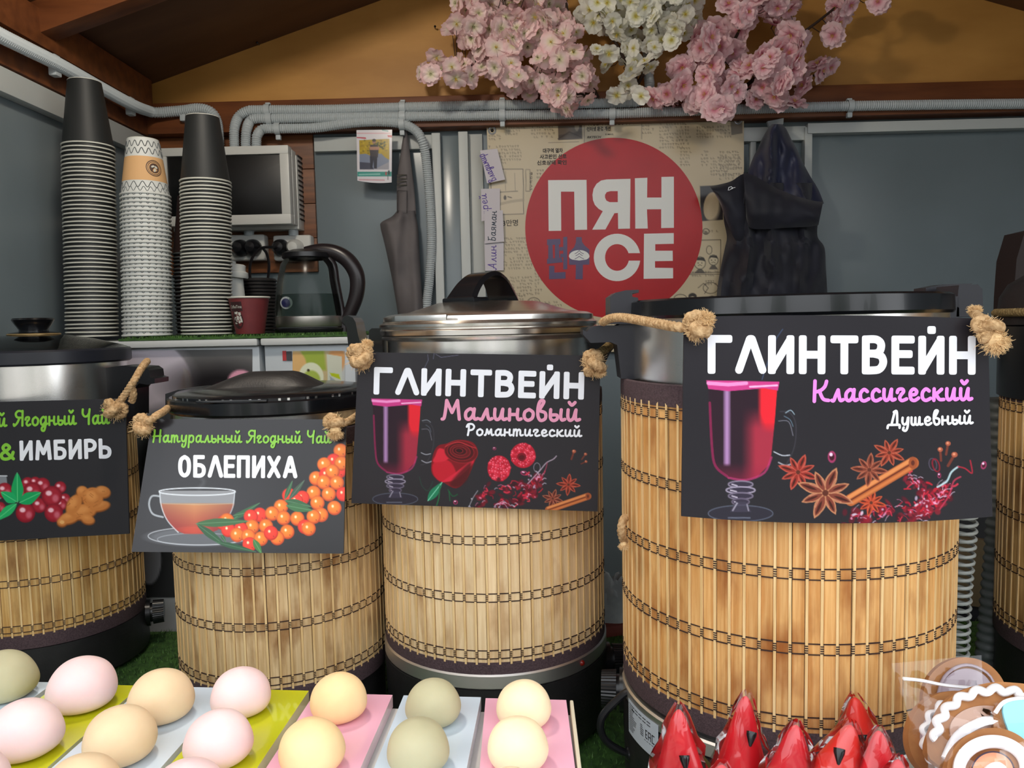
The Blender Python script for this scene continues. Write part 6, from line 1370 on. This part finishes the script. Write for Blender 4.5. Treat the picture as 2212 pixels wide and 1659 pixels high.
# plastic bag + box between boilers, right side clutter
M('bag_plastic', (170, 176, 176), (140, 146, 148), scale=20, rough=.3, bump=.8, bscale=40)
def lump(c, r, name, m, label, cat, seed, amp=.35, f=16, sc_=(1, 1, 1)):
    b = B(); b.lathe([(math.sin(PI * i / 22), -math.cos(PI * i / 22)) for i in range(23)], (0, 0, 0), 36)
    out = []
    for v in b.v:
        d = Vector(v); k = 1 + amp * mnoise.noise(d * f / 6 + Vector((seed, 0, 0))) + amp * .5 * abs(mnoise.noise(d * f / 2 + Vector((0, seed, 0))))
        out.append(tuple(Vector(c) + Vector((d.x * sc_[0], d.y * sc_[1], d.z * sc_[2])) * r * k))
    b.v = out; o = b.build(name, m, None, 25); return tag(o, label, cat)
lump(at(1325, 1330, 1.38), .06, 'plastic_bag', 'bag_plastic', 'crumpled translucent carrier bag between the steel-lidded and the largest boiler', 'bag', 4, sc_=(.8, .3, 1.2))
p = at(1322, 1372, 1.36); o = B().box((p.x, 1.375, ZC + .014), (.05, .05, .02), .002, rot=(0, 0, .3)).build('red_carton', M('brick_red', (104, 44, 34), rough=.7)); tag(o, 'low brick-red carton under the crumpled bag', 'carton')
p = at(2095, 1240, 1.45)
o = B().box((p.x + .02, 1.46, p.z - .0), (.12, .02, .13), .002, rot=(0, .15, 0)).build('cardboard_flap', M('cardboard', (112, 96, 70), rough=.8)); tag(o, 'tan cardboard piece behind the largest boiler', 'cardboard')
pm2 = at(2170, 1000, 1.5); o = B().box((pm2.x + .12, 1.62, .62), (.62, .30, 1.24), .01).build('dark_cabinet', M('dark_grey_metal', (34, 34, 38), rough=.5)); tag(o, 'dark cabinet behind the boilers at the right edge', 'cabinet')
o = B().prism([at(x, y, 1.42) for x, y in ((2214, 500), (2196, 560), (2190, 640), (2186, 760), (2300, 760), (2300, 480))], (0, .06, 0)).build('dark_board', M('dark_brown_board', (46, 36, 34), rough=.5)); tag(o, 'dark brown board rising behind the boiler at the right edge', 'board')
# spring cord + corrugated grey hose
def helix(pts, R, r, pitch, matn, name, label, cat):
    P_ = resample(crom(pts, 8), pitch / 14); o_ = []
    for i, p in enumerate(P_):
        t = (P_[min(i + 1, len(P_) - 1)] - P_[max(i - 1, 0)]).normalized(); x = t.cross(Vector((0, 1, 0))).normalized(); y = t.cross(x); a = 2 * PI * i / 14
        o_.append(p + x * math.cos(a) * R + y * math.sin(a) * R)
    o = B().tube(o_, r, 6).build(name, matn, None, 60); return tag(o, label, cat)
M('cord_grey', (150, 154, 150), rough=.4); M('hose_grey', (92, 98, 98), rough=.5)
helix([at(2088, 1060, 1.02), at(2082, 1160, 1.02), at(2072, 1280, 1.02), at(2066, 1420, 1.02), at(2062, 1520, 1.02)], .014, .0024, .0105, 'cord_grey', 'spiral_cord', 'pale spiral cord hanging behind the right side of the largest boiler', 'cord')
hs = resample(crom([at(2162, 860, 1.12), at(2160, 1000, 1.12), at(2155, 1150, 1.12), at(2143, 1300, 1.12), at(2130, 1450, 1.12), at(2126, 1560, 1.12)], 8), .003)
o = B().tube(hs, .0155, 16, rf=lambda i, a: 1 + .10 * math.cos(2 * PI * i / 4.4)).build('ribbed_hose', 'hose_grey', None, 60); tag(o, 'grey ribbed hose standing left of the boiler at the right edge', 'hose')
# ================================================================ artificial cherry blossom
def blossom_mesh(name, matp, matc, np_=5, layers=1, seed=0, R=1.0):
    g = random.Random(seed); b = B()
    for ly in range(layers):
        q = 1 - .28 * ly; lift = .10 + .22 * ly
        for k in range(np_):
            a = 2 * PI * (k + .5 * ly) / np_ + g.uniform(-.08, .08); til = g.uniform(-.12, .30) + .34 * ly; w_ = (.47 if np_ == 5 else .42) * q * g.uniform(.92, 1.1); L = q * g.uniform(.9, 1.08)
            er = Vector((math.cos(a), math.sin(a), 0)); et = Vector((-er.y, er.x, 0)); tw = g.uniform(-.25, .25)
            def fn(u, v, er=er, et=et, til=til, w_=w_, L=L, tw=tw, g0=g.random() * 9):
                s = (u - .5) * 2; wd = w_ * (.16 + .98 * math.sin(PI * min(v * .66, 1)) ** 1.1) * (1 if v < .95 else .86); notch = .17 * max(0, 1 - abs(s) * 2.0) if v > .9 else 0
                rr = v * L * (1 - .20 * s * s * v) - notch * L + .035 * math.sin(s * 7 + g0) * (v > .9)
                z = lift * .5 + rr * til * (1 - .5 * v) + .10 * s * s * v + .12 * v * math.sin(s * 4 + g0) * .5 + .10 * mnoise.noise(Vector((s * 2 + g0, v * 3, g0))) + tw * s * v * .2
                return er * rr + et * s * wd + Vector((0, 0, z))
            b.grid(fn, 6, 5)
    for i in range(7):
        a = 2 * PI * i / 7; b.tube([(0, 0, .06), (math.cos(a) * .08, math.sin(a) * .08, .28), (math.cos(a) * .13, math.sin(a) * .13, .36)], .013, 4, mi=1)
    b.sphere((0, 0, .08), .055, 6, mi=1)
    b.tube([(0, 0, .04), (0, 0, -.22)], .04, 5, mi=2)
    b.v = [(x * R, y * R, z * R) for x, y, z in b.v]
    return b.build(name, [matp, matc, 'twig'], None, 60, fixn=False)
M('twig', (58, 42, 34), rough=.8)
def petal_mat(name, c, c2, core):
    m = M(name, c, rough=.7, rand=.06, sheen=.1); N = m.node_tree.nodes; L = m.node_tree.links; tc = N.new('ShaderNodeTexCoord'); gr = N.new('ShaderNodeVectorMath'); gr.operation = 'LENGTH'
    sp = N.new('ShaderNodeVectorMath'); sp.operation = 'MULTIPLY'; sp.inputs[1].default_value = (1 / .028, 1 / .028, 0); L.new(tc.outputs['Object'], sp.inputs[0]); L.new(sp.outputs[0], gr.inputs[0])
    cr = N.new('ShaderNodeValToRGB'); e = cr.color_ramp.elements; e[0].position = .08; e[0].color = (*lin(core), 1); e[1].position = .95; e[1].color = (*lin(c2), 1); k = e.new(.42); k.color = (*lin(c), 1)
    L.new(gr.outputs['Value'], cr.inputs[0]); hs = [n for n in N if n.type == 'HUE_SAT'][0]; L.new(cr.outputs[0], hs.inputs['Color'])
    b = N['Principled BSDF']; b.inputs['Subsurface Weight'].default_value = 0
    # thin petals let some light through
    tr = N.new('ShaderNodeBsdfTranslucent'); L.new(hs.outputs[0], tr.inputs[0]); mx = N.new('ShaderNodeMixShader'); mx.inputs[0].default_value = .3; L.new(b.outputs[0], mx.inputs[1]); L.new(tr.outputs[0], mx.inputs[2]); L.new(mx.outputs[0], N['Material Output'].inputs[0])
petal_mat('petal_pale_pink', (252, 230, 226), (248, 204, 208), (236, 232, 190)); petal_mat('petal_white', (250, 248, 236), (248, 247, 238), (220, 214, 120)); petal_mat('petal_rose', (250, 210, 216), (252, 226, 228), (226, 124, 152))
M('pistil_yellow', (214, 182, 60), rough=.6); M('pistil_green', (116, 112, 60), rough=.6)
def spray(name, label, branches, blobs, kinds, n, rad, seed, mind):
    g = random.Random(seed); root = at(*branches[0][0][:2], 1.93)
    t = thing(name, root, label, 'artificial blossom')
    segs = []
    for k, br in enumerate(branches):
        pts = crom([at(x, y, d) for x, y, d in br], 6); segs += pts
        B().tube(pts, [.0042 * (1 - .6 * i / (len(pts) - 1)) + .0008 for i in range(len(pts))], 7).build('branch', 'twig', t, 60)
    placed = []; tries = 0; tw = B(); ar = [r * r * (f if len(bl) > 3 else 1) for bl in blobs for r, f in [(bl[2], bl[3] if len(bl) > 3 else 1)]]
    while len(placed) < n and tries < n * 60:
        tries += 1; bl = g.choices(blobs, ar)[0]; a = g.uniform(0, 2 * PI); q = bl[2] * 1.08 * math.sqrt(g.random()); x, y = bl[0] + q * math.cos(a), bl[1] + q * math.sin(a) * .95
        dep = g.uniform(1.79, 1.93); lim = mind * (.62 + .5 * (dep - 1.79) / .14 * 0 + .38 * g.random())
        if any(abs(dep - p[2]) < .035 and math.hypot(x - p[0], y - p[1]) < lim * 1.1 for p in placed): continue
        placed.append((x, y, dep)); P_ = at(x, y, dep); src = g.choice(kinds)
        o = bpy.data.objects.new('blossom', src.data); COL.objects.link(o); o.parent = t; o.location = P_ - root
        f = (CAM - P_).normalized(); f = (f * 1.0 + Vector((g.gauss(0, .75), g.gauss(0, .3), g.gauss(-.05, .7)))).normalized()
        s_ = rad * g.uniform(.82, 1.15); o.rotation_mode = 'QUATERNION'; o.rotation_quaternion = f.to_track_quat('Z', 'Y') @ Euler((0, 0, g.uniform(0, 6.28))).to_quaternion(); o.scale = (s_, s_, s_)
        near = min(segs, key=lambda s: (s - P_).length); e = P_ - f * .006
        if (near - e).length < .14: tw.tube([near, near * .5 + e * .5 + Vector((0, .006, -.006)), e], [.0012, .0009, .0007], 4, cap=False)
    tw.build('twigs', 'twig', t, 0, kind='stuff', fixn=False)
    return t
kp = [blossom_mesh('bp%d' % i, 'petal_pale_pink', 'pistil_green' if i else 'pistil_yellow', 5, 1 + (i == 2), i, .026) for i in range(3)]
kw = [blossom_mesh('bw%d' % i, 'petal_white', 'pistil_yellow', 5, 1 + (i == 2), i + 5, .026) for i in range(3)]
kr = [blossom_mesh('br%d' % i, 'petal_rose', 'pistil_yellow', 6, 2, i + 9, .028) for i in range(3)]
spray('blossom_spray', 'pale pink cherry blossom spray on the left of the gable', [[(1292, 212, 1.94), (1262, 150, 1.93), (1240, 90, 1.92), (1225, 20, 1.92), (1218, -60, 1.92)], [(1290, 208, 1.94), (1245, 140, 1.91), (1190, 100, 1.90), (1120, 60, 1.89), (1050, 10, 1.89), (1010, -50, 1.9)], [(1285, 210, 1.94), (1200, 190, 1.91), (1120, 160, 1.9), (1050, 145, 1.9), (985, 138, 1.9), (925, 148, 1.9)]],
      [(1110, 30, 85), (1150, 120, 70), (1070, 95, 62), (1200, 170, 55), (1240, 195, 50), (1130, 175, 40), (1010, 148, 34), (945, 142, 22), (1010, 20, 52), (1232, 60, 26), (1255, 110, 26, 1.2), (1075, -10, 80), (1180, 60, 55), (925, 150, 12, 2)], kp, 200, 1.06, 26, 1)
spray('blossom_spray', 'white cherry blossom spray in the middle of the gable', [[(1378, 215, 1.94), (1372, 150, 1.92), (1370, 80, 1.91), (1385, 0, 1.9), (1390, -60, 1.9)], [(1376, 190, 1.93), (1345, 120, 1.9), (1310, 50, 1.89), (1300, -30, 1.9)], [(1378, 180, 1.93), (1420, 110, 1.9), (1455, 40, 1.9), (1480, -40, 1.9)]],
      [(1305, 25, 42), (1370, 40, 60), (1445, 30, 55), (1335, 100, 48), (1400, 120, 42), (1380, 170, 40), (1325, 155, 32), (1488, 8, 34), (1460, 85, 26), (1340, 188, 18, 1.5), (1375, -20, 70), (1450, -20, 60)], kw, 150, .95, 24, 2)
spray('blossom_spray', 'deeper pink double blossom spray on the right of the gable', [[(1510, 228, 1.93), (1545, 150, 1.9), (1590, 80, 1.89), (1620, 10, 1.9), (1640, -60, 1.9)], [(1560, 230, 1.93), (1640, 160, 1.9), (1710, 90, 1.89), (1775, 40, 1.89), (1860, -30, 1.9)], [(1515, 232, 1.93), (1600, 200, 1.9), (1690, 175, 1.89), (1780, 160, 1.9)]],
      [(1640, 30, 34), (1575, 50, 34), (1690, 25, 40), (1770, 25, 44), (1815, 0, 30), (1600, 100, 44), (1665, 115, 44), (1725, 70, 30), (1525, 85, 26), (1500, 160, 42), (1545, 195, 42), (1640, 175, 50), (1720, 160, 42), (1780, 170, 32), (1520, 225, 34), (1585, 225, 34), (1650, 215, 34), (1430, 222, 24, 2), (1700, 205, 30), (1755, 195, 26), (1893, 8, 12, 3), (1790, 60, 26), (1600, 0, 40)], kr, 100, 1.2, 38, 3)
for o in kp + kw + kr: bpy.data.objects.remove(o)
# ================================================================ sweets at the front of the counter
p0 = at(1222, 1508, .64); ZD = p0.z
def dz(px, py): return onz(px, py, ZD)
cols = {'sky': M('acrylic_sky', (206, 222, 236), rough=.2, coat=.4), 'lime': M('acrylic_lime', (196, 200, 18), rough=.2, coat=.4), 'pink': M('acrylic_pink', (240, 180, 202), rough=.2, coat=.4)}
DS = thing('display_stand', (p0.x - .25, .5, ZC), 'white display stand on legs, carrying the coloured strips', 'display stand')
ang = math.radians(-3)
bars = [(-75, 118, 1470, 'sky'), (128, 304, 1477, 'lime'), (311, 500, 1482, 'sky'), (510, 667, 1488, 'lime'), (680, 848, 1497, 'pink'), (872, 1039, 1502, 'sky'), (1049, 1223, 1508, 'pink')]
yfr = .33
names = ['sky', 'lime', 'sky', 'lime', 'pink', 'sky', 'pink']
lab = ['pale blue acrylic strip at the far left, under the olive sweet', 'lime green acrylic strip under the two leftmost pink sweets', 'pale blue acrylic strip under the tan sweets', 'lime green acrylic strip in the middle, under pink sweets', 'pink acrylic strip under the yellow sweets', 'pale blue acrylic strip between the two pink strips', 'pink acrylic strip at the right end, under the cream sweets']
barz = []
for (a, c, y, k), lb in zip(bars, lab):
    A_ = dz(a, y); C_ = dz(c, y + 4); th = .011
    dxl = -.030 if a < 1000 else 0
    fl = Vector((A_.x - .012, yfr, ZD)); frr = Vector((C_.x - .012, yfr, ZD))
    if a > 1000: fl.x = A_.x + .004; frr.x = C_.x + .004
    pb_ = B().prism([A_, C_, frr, fl], (0, 0, -th)); pb_.m = [0, 0] + [1] * 4; o = pb_.build('acrylic_strip', ['acrylic_' + k, M('acrylic_edge_' + k, tuple(int(v * .45 + 255 * .5) for v in {'sky': (206, 222, 236), 'lime': (196, 200, 90), 'pink': (240, 180, 202)}[k]), rough=.25)], None, 20); tag(o, lb, 'display strip')
    bm_ = o
xl = dz(-90, 1470); xr = dz(1232, 1512)
B().prism([(xl.x, xl.y - .0, ZD - .0115), (xr.x, xr.y - .004, ZD - .0115), (xr.x + .003, yfr, ZD - .0115), (xl.x, yfr, ZD - .0115)], (0, 0, -.006)).build('top_board', 'white_plastic', DS, 20)
B().box((xr.x + .001, (yfr + xr.y) / 2, ZD - .011), (.003, xr.y - yfr, .022), .001).build('side_rail', M('rail_cream', (222, 214, 190), rough=.4), DS)
for x, y in ((xl.x + .05, .56), (xr.x - .04, .57), (xl.x + .05, .38), (xr.x - .04, .38)):
    B().box((x, y, (ZC + ZD - .0175) / 2), (.018, .018, ZD - .0175 - ZC), .002).build('leg', 'black_matte', DS)
# mochi
def mochi_mesh(name, m, seed, sx, sy, sz):
    b = B().lathe([(0, 0), (.55, .0), (.86, .12), (.98, .38), (1.0, .62), (.94, .95), (.80, 1.28), (.58, 1.52), (.30, 1.66), (.1, 1.71), (0, 1.72)], (0, 0, 0), 40)
    b2 = []
    for v in b.v:
        d = Vector(v); k = 1 + .045 * mnoise.noise(d * 1.1 + Vector((seed * 3.1, 0, 0))); b2.append((d.x * k * sx, d.y * k * sy, d.z * (1 + .03 * mnoise.noise(d + Vector((0, seed, 0)))) * sz))
    b.v = b2; o = b.build(name, m, None, 80); md = o.modifiers.new('round', 'SUBSURF'); md.levels = 1; md.render_levels = 2; return o
for k, c, c2 in (('pink', (242, 214, 212), (238, 206, 206)), ('tan', (232, 206, 168), (226, 198, 160)), ('cream', (252, 232, 194), (248, 226, 186)), ('olive', (188, 182, 148), (180, 174, 140)), ('apricot', (250, 216, 164), (246, 208, 154))):
    mm = M('mochi_' + k, c, c2, scale=30, rough=.62, bump=.06, bscale=200); mm.node_tree.nodes['Principled BSDF'].inputs['Subsurface Weight'].default_value = .25; mm.node_tree.nodes['Principled BSDF'].inputs['Subsurface Radius'].default_value = (.01, .006, .004); mm.node_tree.nodes['Principled BSDF'].inputs['Subsurface Scale'].default_value = .6
sw = [ # px centre, bottom y (contact), half width px, height px, colour, label
 (12, 1518, 58, 'olive', 'olive green round sweet cut by the left edge, back row'), (180, 1538, 63, 'pink', 'pink round sweet at the back of the left lime strip'),
 (350, 1562, 62, 'tan', 'tan round sweet at the back of the pale blue strip'), (522, 1550, 58, 'pink', 'pink round sweet at the back of the middle lime strip'),
 (733, 1560, 57, 'apricot', 'apricot-yellow round sweet at the back of the wide pink strip'), (937, 1570, 56, 'olive', 'olive round sweet at the back of the blue strip'), (1132, 1574, 56, 'cream', 'cream round sweet at the back of the right-end pink strip'),
 (58, 1638, 66, 'pink', 'pink round sweet in the second row, cut by the left edge'), (262, 1650, 66, 'tan', 'tan round sweet in front of the back tan one'), (474, 1656, 65, 'pink', 'pink round sweet second on the middle lime strip'),
 (675, 1672, 64, 'apricot', 'pale apricot round sweet second on the wide pink strip'), (904, 1668, 62, 'olive', 'pale olive round sweet in front of the back olive one'), (1119, 1664, 61, 'cream', 'cream round sweet second on the right-end pink strip'),
 (-70, 1760, 72, 'pink', 'pink round sweet at the bottom left corner'), (180, 1772, 72, 'tan', 'tan round sweet at the bottom edge, only its top in view'), (408, 1780, 72, 'pink', 'pink round sweet at the bottom edge, only its top in view'),
 (1104, 1792, 68, 'cream', 'cream round sweet at the bottom edge, only its crown in view')]
for i, (px, yb_, hw, k, lb) in enumerate(sw):
    P_ = dz(px, yb_ - 14); r = hw / F * (P_ - CAM).length * .985 * (math.cos(math.atan2(abs(px - 1141), F)) ** .5)
    o = mochi_mesh('round_sweet', 'mochi_' + k, i, r, r, r * .88); o.location = (P_.x, P_.y, ZD); o.rotation_euler = (0, 0, rnd.uniform(0, 6)); tag(o, lb, 'sweet')
# ---------------- wrapped red cones on sticks-in-a-box
M('gingerbread', (178, 122, 70), (150, 96, 52), scale=30, rough=.7, bump=.2, bscale=120); M('icing_white', (252, 252, 254), rough=.35); M('icing_mauve', (168, 152, 160), rough=.4); M('icing_sky', (150, 222, 240), rough=.35); M('icing_coral', (240, 160, 120), rough=.4); M('icing_plum', (60, 40, 60), rough=.4)
M('sweet_red', (196, 20, 36), (220, 36, 44), scale=14, rough=.35, coat=.1); M('sweet_scarlet', (220, 50, 38), (210, 38, 36), scale=14, rough=.35, coat=.1)
film_mat('clear_film', (252, 252, 253), .025, .08, 1.25)
ZB = 1.03
BX = thing('sweets_tray', at(1800, 1700, .56), 'clear-sided tray holding the wrapped sweets below the frame edge', 'tray')
tx0 = at(1405, 1700, .56).x; tx1 = at(2330, 1700, .56).x; ty0, ty1 = .40, .66
M('tray_white', (206, 208, 212), rough=.4)
B().box(((tx0 + tx1) / 2, (ty0 + ty1) / 2, ZB - .003), (tx1 - tx0, ty1 - ty0, .006), .001).build('tray_floor', 'tray_white', BX)
for s in (0, 1):
    B().box(((tx0, tx1)[s], (ty0 + ty1) / 2, ZB + .008), (.004, ty1 - ty0, .018), .001).build('tray_side', 'tray_white', BX)
    B().box(((tx0 + tx1) / 2, (ty0, ty1)[s], ZB + .008), (tx1 - tx0, .004, .022), .001).build('tray_side', 'tray_white', BX)
for x, y in ((tx0 + .02, ty0 + .02), (tx1 - .02, ty0 + .02), (tx0 + .02, ty1 - .03), (tx1 - .02, ty1 - .03)):
    B().box((x, y, (ZC + ZB - .006) / 2), (.014, .014, ZB - .006 - ZC), .002).build('leg', 'black_matte', BX)
rp = at(2085, 1700, .56).x
B().box(((rp + tx1 - .01) / 2, .575, (ZB + 1.155) / 2), (tx1 - .01 - rp, .09, 1.155 - ZB), .002).build('riser', 'tray_white', BX)
def cone(tip, basec, Yc_, rb, m, label, seed, nose=None):
    T_ = at(tip[0], tip[1], Yc_); Bc = at(basec[0], basec[1], Yc_); g = random.Random(seed)
    ax = (T_ - Bc); L = ax.length; ax.normalize(); x = ax.cross(Vector((0, 1, 0))).normalized(); y = ax.cross(x)
    t = thing('wrapped_cone_sweet', Bc, label, 'sweet')
    prof = [(0, -.02), (.9, -.01), (1.0, .05), (.97, .16), (.84, .32), (.68, .48), (.53, .64), (.38, .79), (.26, .90), (.16, .96), (.07, .99), (0, 1.0)]
    b = B(); vs = []; n = 28
    for i in range(n):
        a = 2 * PI * i / n
        for r, h in prof:
            k = rb * r * (1 + .06 * math.sin(3 * a + seed) + .05 * mnoise.noise(Vector((a, h * 3, seed)))); vs.append(Bc + ax * (h * L) + x * (k * math.cos(a)) + y * (k * math.sin(a) * .8))
    q = len(prof); fs = [(i * q + j, ((i + 1) % n) * q + j, ((i + 1) % n) * q + j + 1, i * q + j + 1) for i in range(n) for j in range(q - 1)]
    b.add(vs, fs); b.build('sugar_cone', m, t, 60)
    B().tube([Bc + Vector((0, 0, .01)), Vector((Bc.x, Bc.y, ZB + .001))], .0022, 8).build('stick', 'icing_white', t)
    # crumpled clear film bag
    b = B(); vs = []; n = 15; m_ = 9
    for i in range(n):
        a = 2 * PI * i / n
        for j in range(m_ + 1):
            h = -.04 + 1.10 * j / m_; r = np.interp(h, [-.04, .1, .5, .85, 1.0, 1.06], [1.08, 1.16, .82, .44, .24, .14])
            k = rb * r * (1 + g.uniform(-.13, .13)); vs.append(Bc + ax * ((h + g.uniform(-.02, .02)) * L) + x * (k * math.cos(a) * 1.1) + y * (k * math.sin(a) * .85))
    q = m_ + 1; fs = []
    for i in range(n):
        for j in range(m_):
            A_, B_, C_, D_ = i * q + j, ((i + 1) % n) * q + j, ((i + 1) % n) * q + j + 1, i * q + j + 1
            fs += [(A_, B_, C_), (A_, C_, D_)] if g.random() < .5 else [(A_, B_, D_), (B_, C_, D_)]
    b.add(vs, fs); b.build('clear_wrapper', 'clear_film', t, 30, fixn=False)
    if nose:
        N_ = at(nose[0], nose[1], Yc_ - rb * .85); nb = B(); nb.lathe([(0, 0), (.0042, .0), (.0040, .003), (.001, .011), (0, .0115)], (0, 0, 0), 10)
        R_ = Euler((math.radians(150), .3 * (seed % 3 - 1), 0)).to_matrix(); nb.v = [tuple(N_ + R_ @ Vector((v[0], v[1], v[2] - .006))) for v in nb.v]
        nb.build('dark_beak', 'black_gloss', t)
for i, (tip, base, Yq, rb, m, lb, nose) in enumerate([
    ((1466, 1532), (1472, 1740), .60, .0245, 'sweet_red', 'wrapped red cone sweet at the left end of the row', (1480, 1650)),
    ((1611, 1503), (1603, 1690), .62, .0215, 'sweet_red', 'tallest wrapped red cone sweet, second from the left', (1622, 1598)),
    ((1720, 1566), (1705, 1740), .58, .0235, 'sweet_red', 'wrapped red cone sweet in the middle of the row', None),
    ((1846, 1506), (1862, 1650), .655, .0215, 'sweet_scarlet', 'scarlet cone sweet standing behind the others', (1866, 1604)),
    ((1838, 1566), (1796, 1720), .57, .0245, 'sweet_scarlet', 'wrapped scarlet cone leaning right with a dark beak', (1812, 1636)),
    ((1898, 1578), (1894, 1730), .56, .0195, 'sweet_red', 'wrapped red cone sweet next to the gingerbread bags', None),
    ((1560, 1652), (1552, 1790), .54, .0225, 'sweet_red', 'low red cone sweet whose tip just shows at the bottom edge', None),
    ((1940, 1640), (1936, 1780), .54, .0185, 'sweet_red', 'small red cone at the bottom edge beside the gingerbread', None)]):
    cone(tip, base, Yq, rb, m, lb, i + 1, nose)
# ---------------- gingerbread biscuits in clear bags
def plate_poly(P, pts, th, lift=0): return [onp(x, y, P[0] + P[1] * lift, P[1]) for x, y in pts], -P[1] * th
def biscuit(label, P, outline, icings, film):
    c = onp(sum(p[0] for p in outline) / len(outline), sum(p[1] for p in outline) / len(outline), *P[:2]); t = thing('gingerbread_biscuit', c, label, 'biscuit')
    ol = [(p.x, p.y) for p in crom([(x, y, 0) for x, y in outline], 5, True)]
    v, e = plate_poly(P, ol, .008); B().prism(v, e).build('biscuit', 'gingerbread', t, 50)
    for k, (kind, dat, wpx, m, lf) in enumerate(icings):
        if kind == 'fill':
            o2 = [(p.x, p.y) for p in crom([(x, y, 0) for x, y in dat], 5, True)]; v, e = plate_poly(P, o2, lf, lf + .0002 * k); B().prism(v, e).build('icing_field', m, t, 50)
        else:
            pts = crom([onp(x, y, P[0] + P[1] * lf, P[1]) for x, y in dat], 5, kind == 'ring'); B().tube(pts, wpx / F * .6 / 2, 8, closed=(kind == 'ring'), flat=.7).build('icing_line', m, t, 60)
    if film:
        g = random.Random(len(label)); xs = [p[0] for p in film]; ys = [p[1] for p in film]; x0, x1, y0, y1 = min(xs), max(xs), min(ys), max(ys)
        def fn(u, v):
            a = [film[0][k] * (1 - u) + film[1][k] * u for k in (0, 1)]; c_ = [film[3][k] * (1 - u) + film[2][k] * u for k in (0, 1)]
            x, y = a[0] * (1 - v) + c_[0] * v, a[1] * (1 - v) + c_[1] * v; edge = min(u, 1 - u, v, 1 - v) * 4
            return onp(x, y, P[0] + P[1] * (.004 + .008 * min(edge, 1) + .006 * mnoise.noise(Vector((x * .03, y * .03, len(label)))) * min(1, edge)), P[1])
        B().grid(fn, 18, 18).build('clear_bag', 'clear_film', t, 30, fixn=False)
def wav(cx, cy, rx, ry, n, amp, a0=0, a1=2 * PI, m=6):
    out = []; N_ = int(n * m * (a1 - a0) / (2 * PI))
    for i in range(N_ + (a1 - a0 < 6.2)): a = a0 + (a1 - a0) * i / N_; k = 1 + amp * math.cos(n * a); out.append((cx + rx * k * math.cos(a), cy + ry * k * math.sin(a)))
    return out
def circ(cx, cy, rx, ry, n=14): return [(cx + rx * math.cos(2 * PI * i / n), cy + ry * math.sin(2 * PI * i / n)) for i in range(n)]
def PL(px, py, Y, tx, tz): 
    n = Vector((math.sin(math.radians(tz)), -math.cos(math.radians(tx)), math.sin(math.radians(tx)))).normalized(); return (at(px, py, Y), n, 0)
biscuit('round gingerbread with mauve icing dome, at the back of the bagged biscuits', PL(2085, 1500, .655, 22, -6), circ(2085, 1512, 92, 92), [('fill', circ(2088, 1512, 62, 68), 0, 'icing_mauve', .002), ('line', [(2020, 1530), (2040, 1462), (2088, 1436), (2140, 1462), (2160, 1530)], 8, 'icing_mauve', .003)], [(1925, 1433), (2120, 1415), (2130, 1640), (1990, 1640)])
biscuit('gingerbread with mauve centre and wavy white rim, left one of the bagged biscuits', PL(2060, 1580, .61, 30, 8), circ(2062, 1592, 100, 100), [('fill', circ(2052, 1592, 62, 66), 0, 'icing_mauve', .002), ('ring', wav(2070, 1592, 74, 78, 15, .07), 20, 'icing_white', .003), ('line', [(1952, 1466), (1990, 1470), (2040, 1480), (2100, 1486)], 11, 'icing_white', .004)], [(1940, 1462), (2110, 1470), (2110, 1700), (2000, 1690)])
biscuit('large gingerbread with scalloped white icing edge, upper right of the bags', PL(2150, 1560, .585, 32, 0), [(2010, 1640), (2020, 1560), (2055, 1505), (2120, 1478), (2180, 1474), (2250, 1490), (2290, 1560), (2270, 1650), (2140, 1690)], [('line', wav(2150, 1590, 128, 100, 20, .05, PI * .98, PI * 1.92), 24, 'icing_white', .003), ('fill', circ(2128, 1576, 76, 52), 0, M('icing_beige', (196, 160, 140), rough=.4), .0016), ('line', [(2044, 1640), (2070, 1590), (2120, 1560), (2160, 1556)], 22, 'icing_white', .004)], [(1995, 1504), (2170, 1500), (2300, 1700), (2010, 1720)])
biscuit('gingerbread with sky blue icing window at the right edge', PL(2200, 1570, .575, 34, -8), [(2150, 1530), (2185, 1512), (2240, 1512), (2290, 1540), (2290, 1640), (2200, 1640), (2152, 1600)], [('fill', [(2172, 1518), (2250, 1510), (2270, 1600), (2200, 1606), (2176, 1570)], 0, 'icing_sky', .003), ('line', [(2150, 1540), (2170, 1516), (2210, 1508), (2260, 1512)], 9, 'icing_white', .003)], None)
biscuit('round gingerbread with thick white ring and coral centre, lowest of the bags', PL(2148, 1650, .54, 40, 0), circ(2145, 1668, 100, 96), [('ring', circ(2145, 1664, 74, 62), 26, 'icing_white', .004), ('fill', circ(2145, 1668, 46, 44), 0, 'icing_coral', .004), ('ring', circ(2145, 1668, 46, 44, 16), 3, 'icing_plum', .008), ('fill', circ(2152, 1672, 26, 26), 0, 'icing_white', .007), ('fill', circ(2160, 1676, 14, 14), 0, 'icing_plum', .010)], [(2040, 1570), (2230, 1560), (2260, 1760), (2020, 1780)])
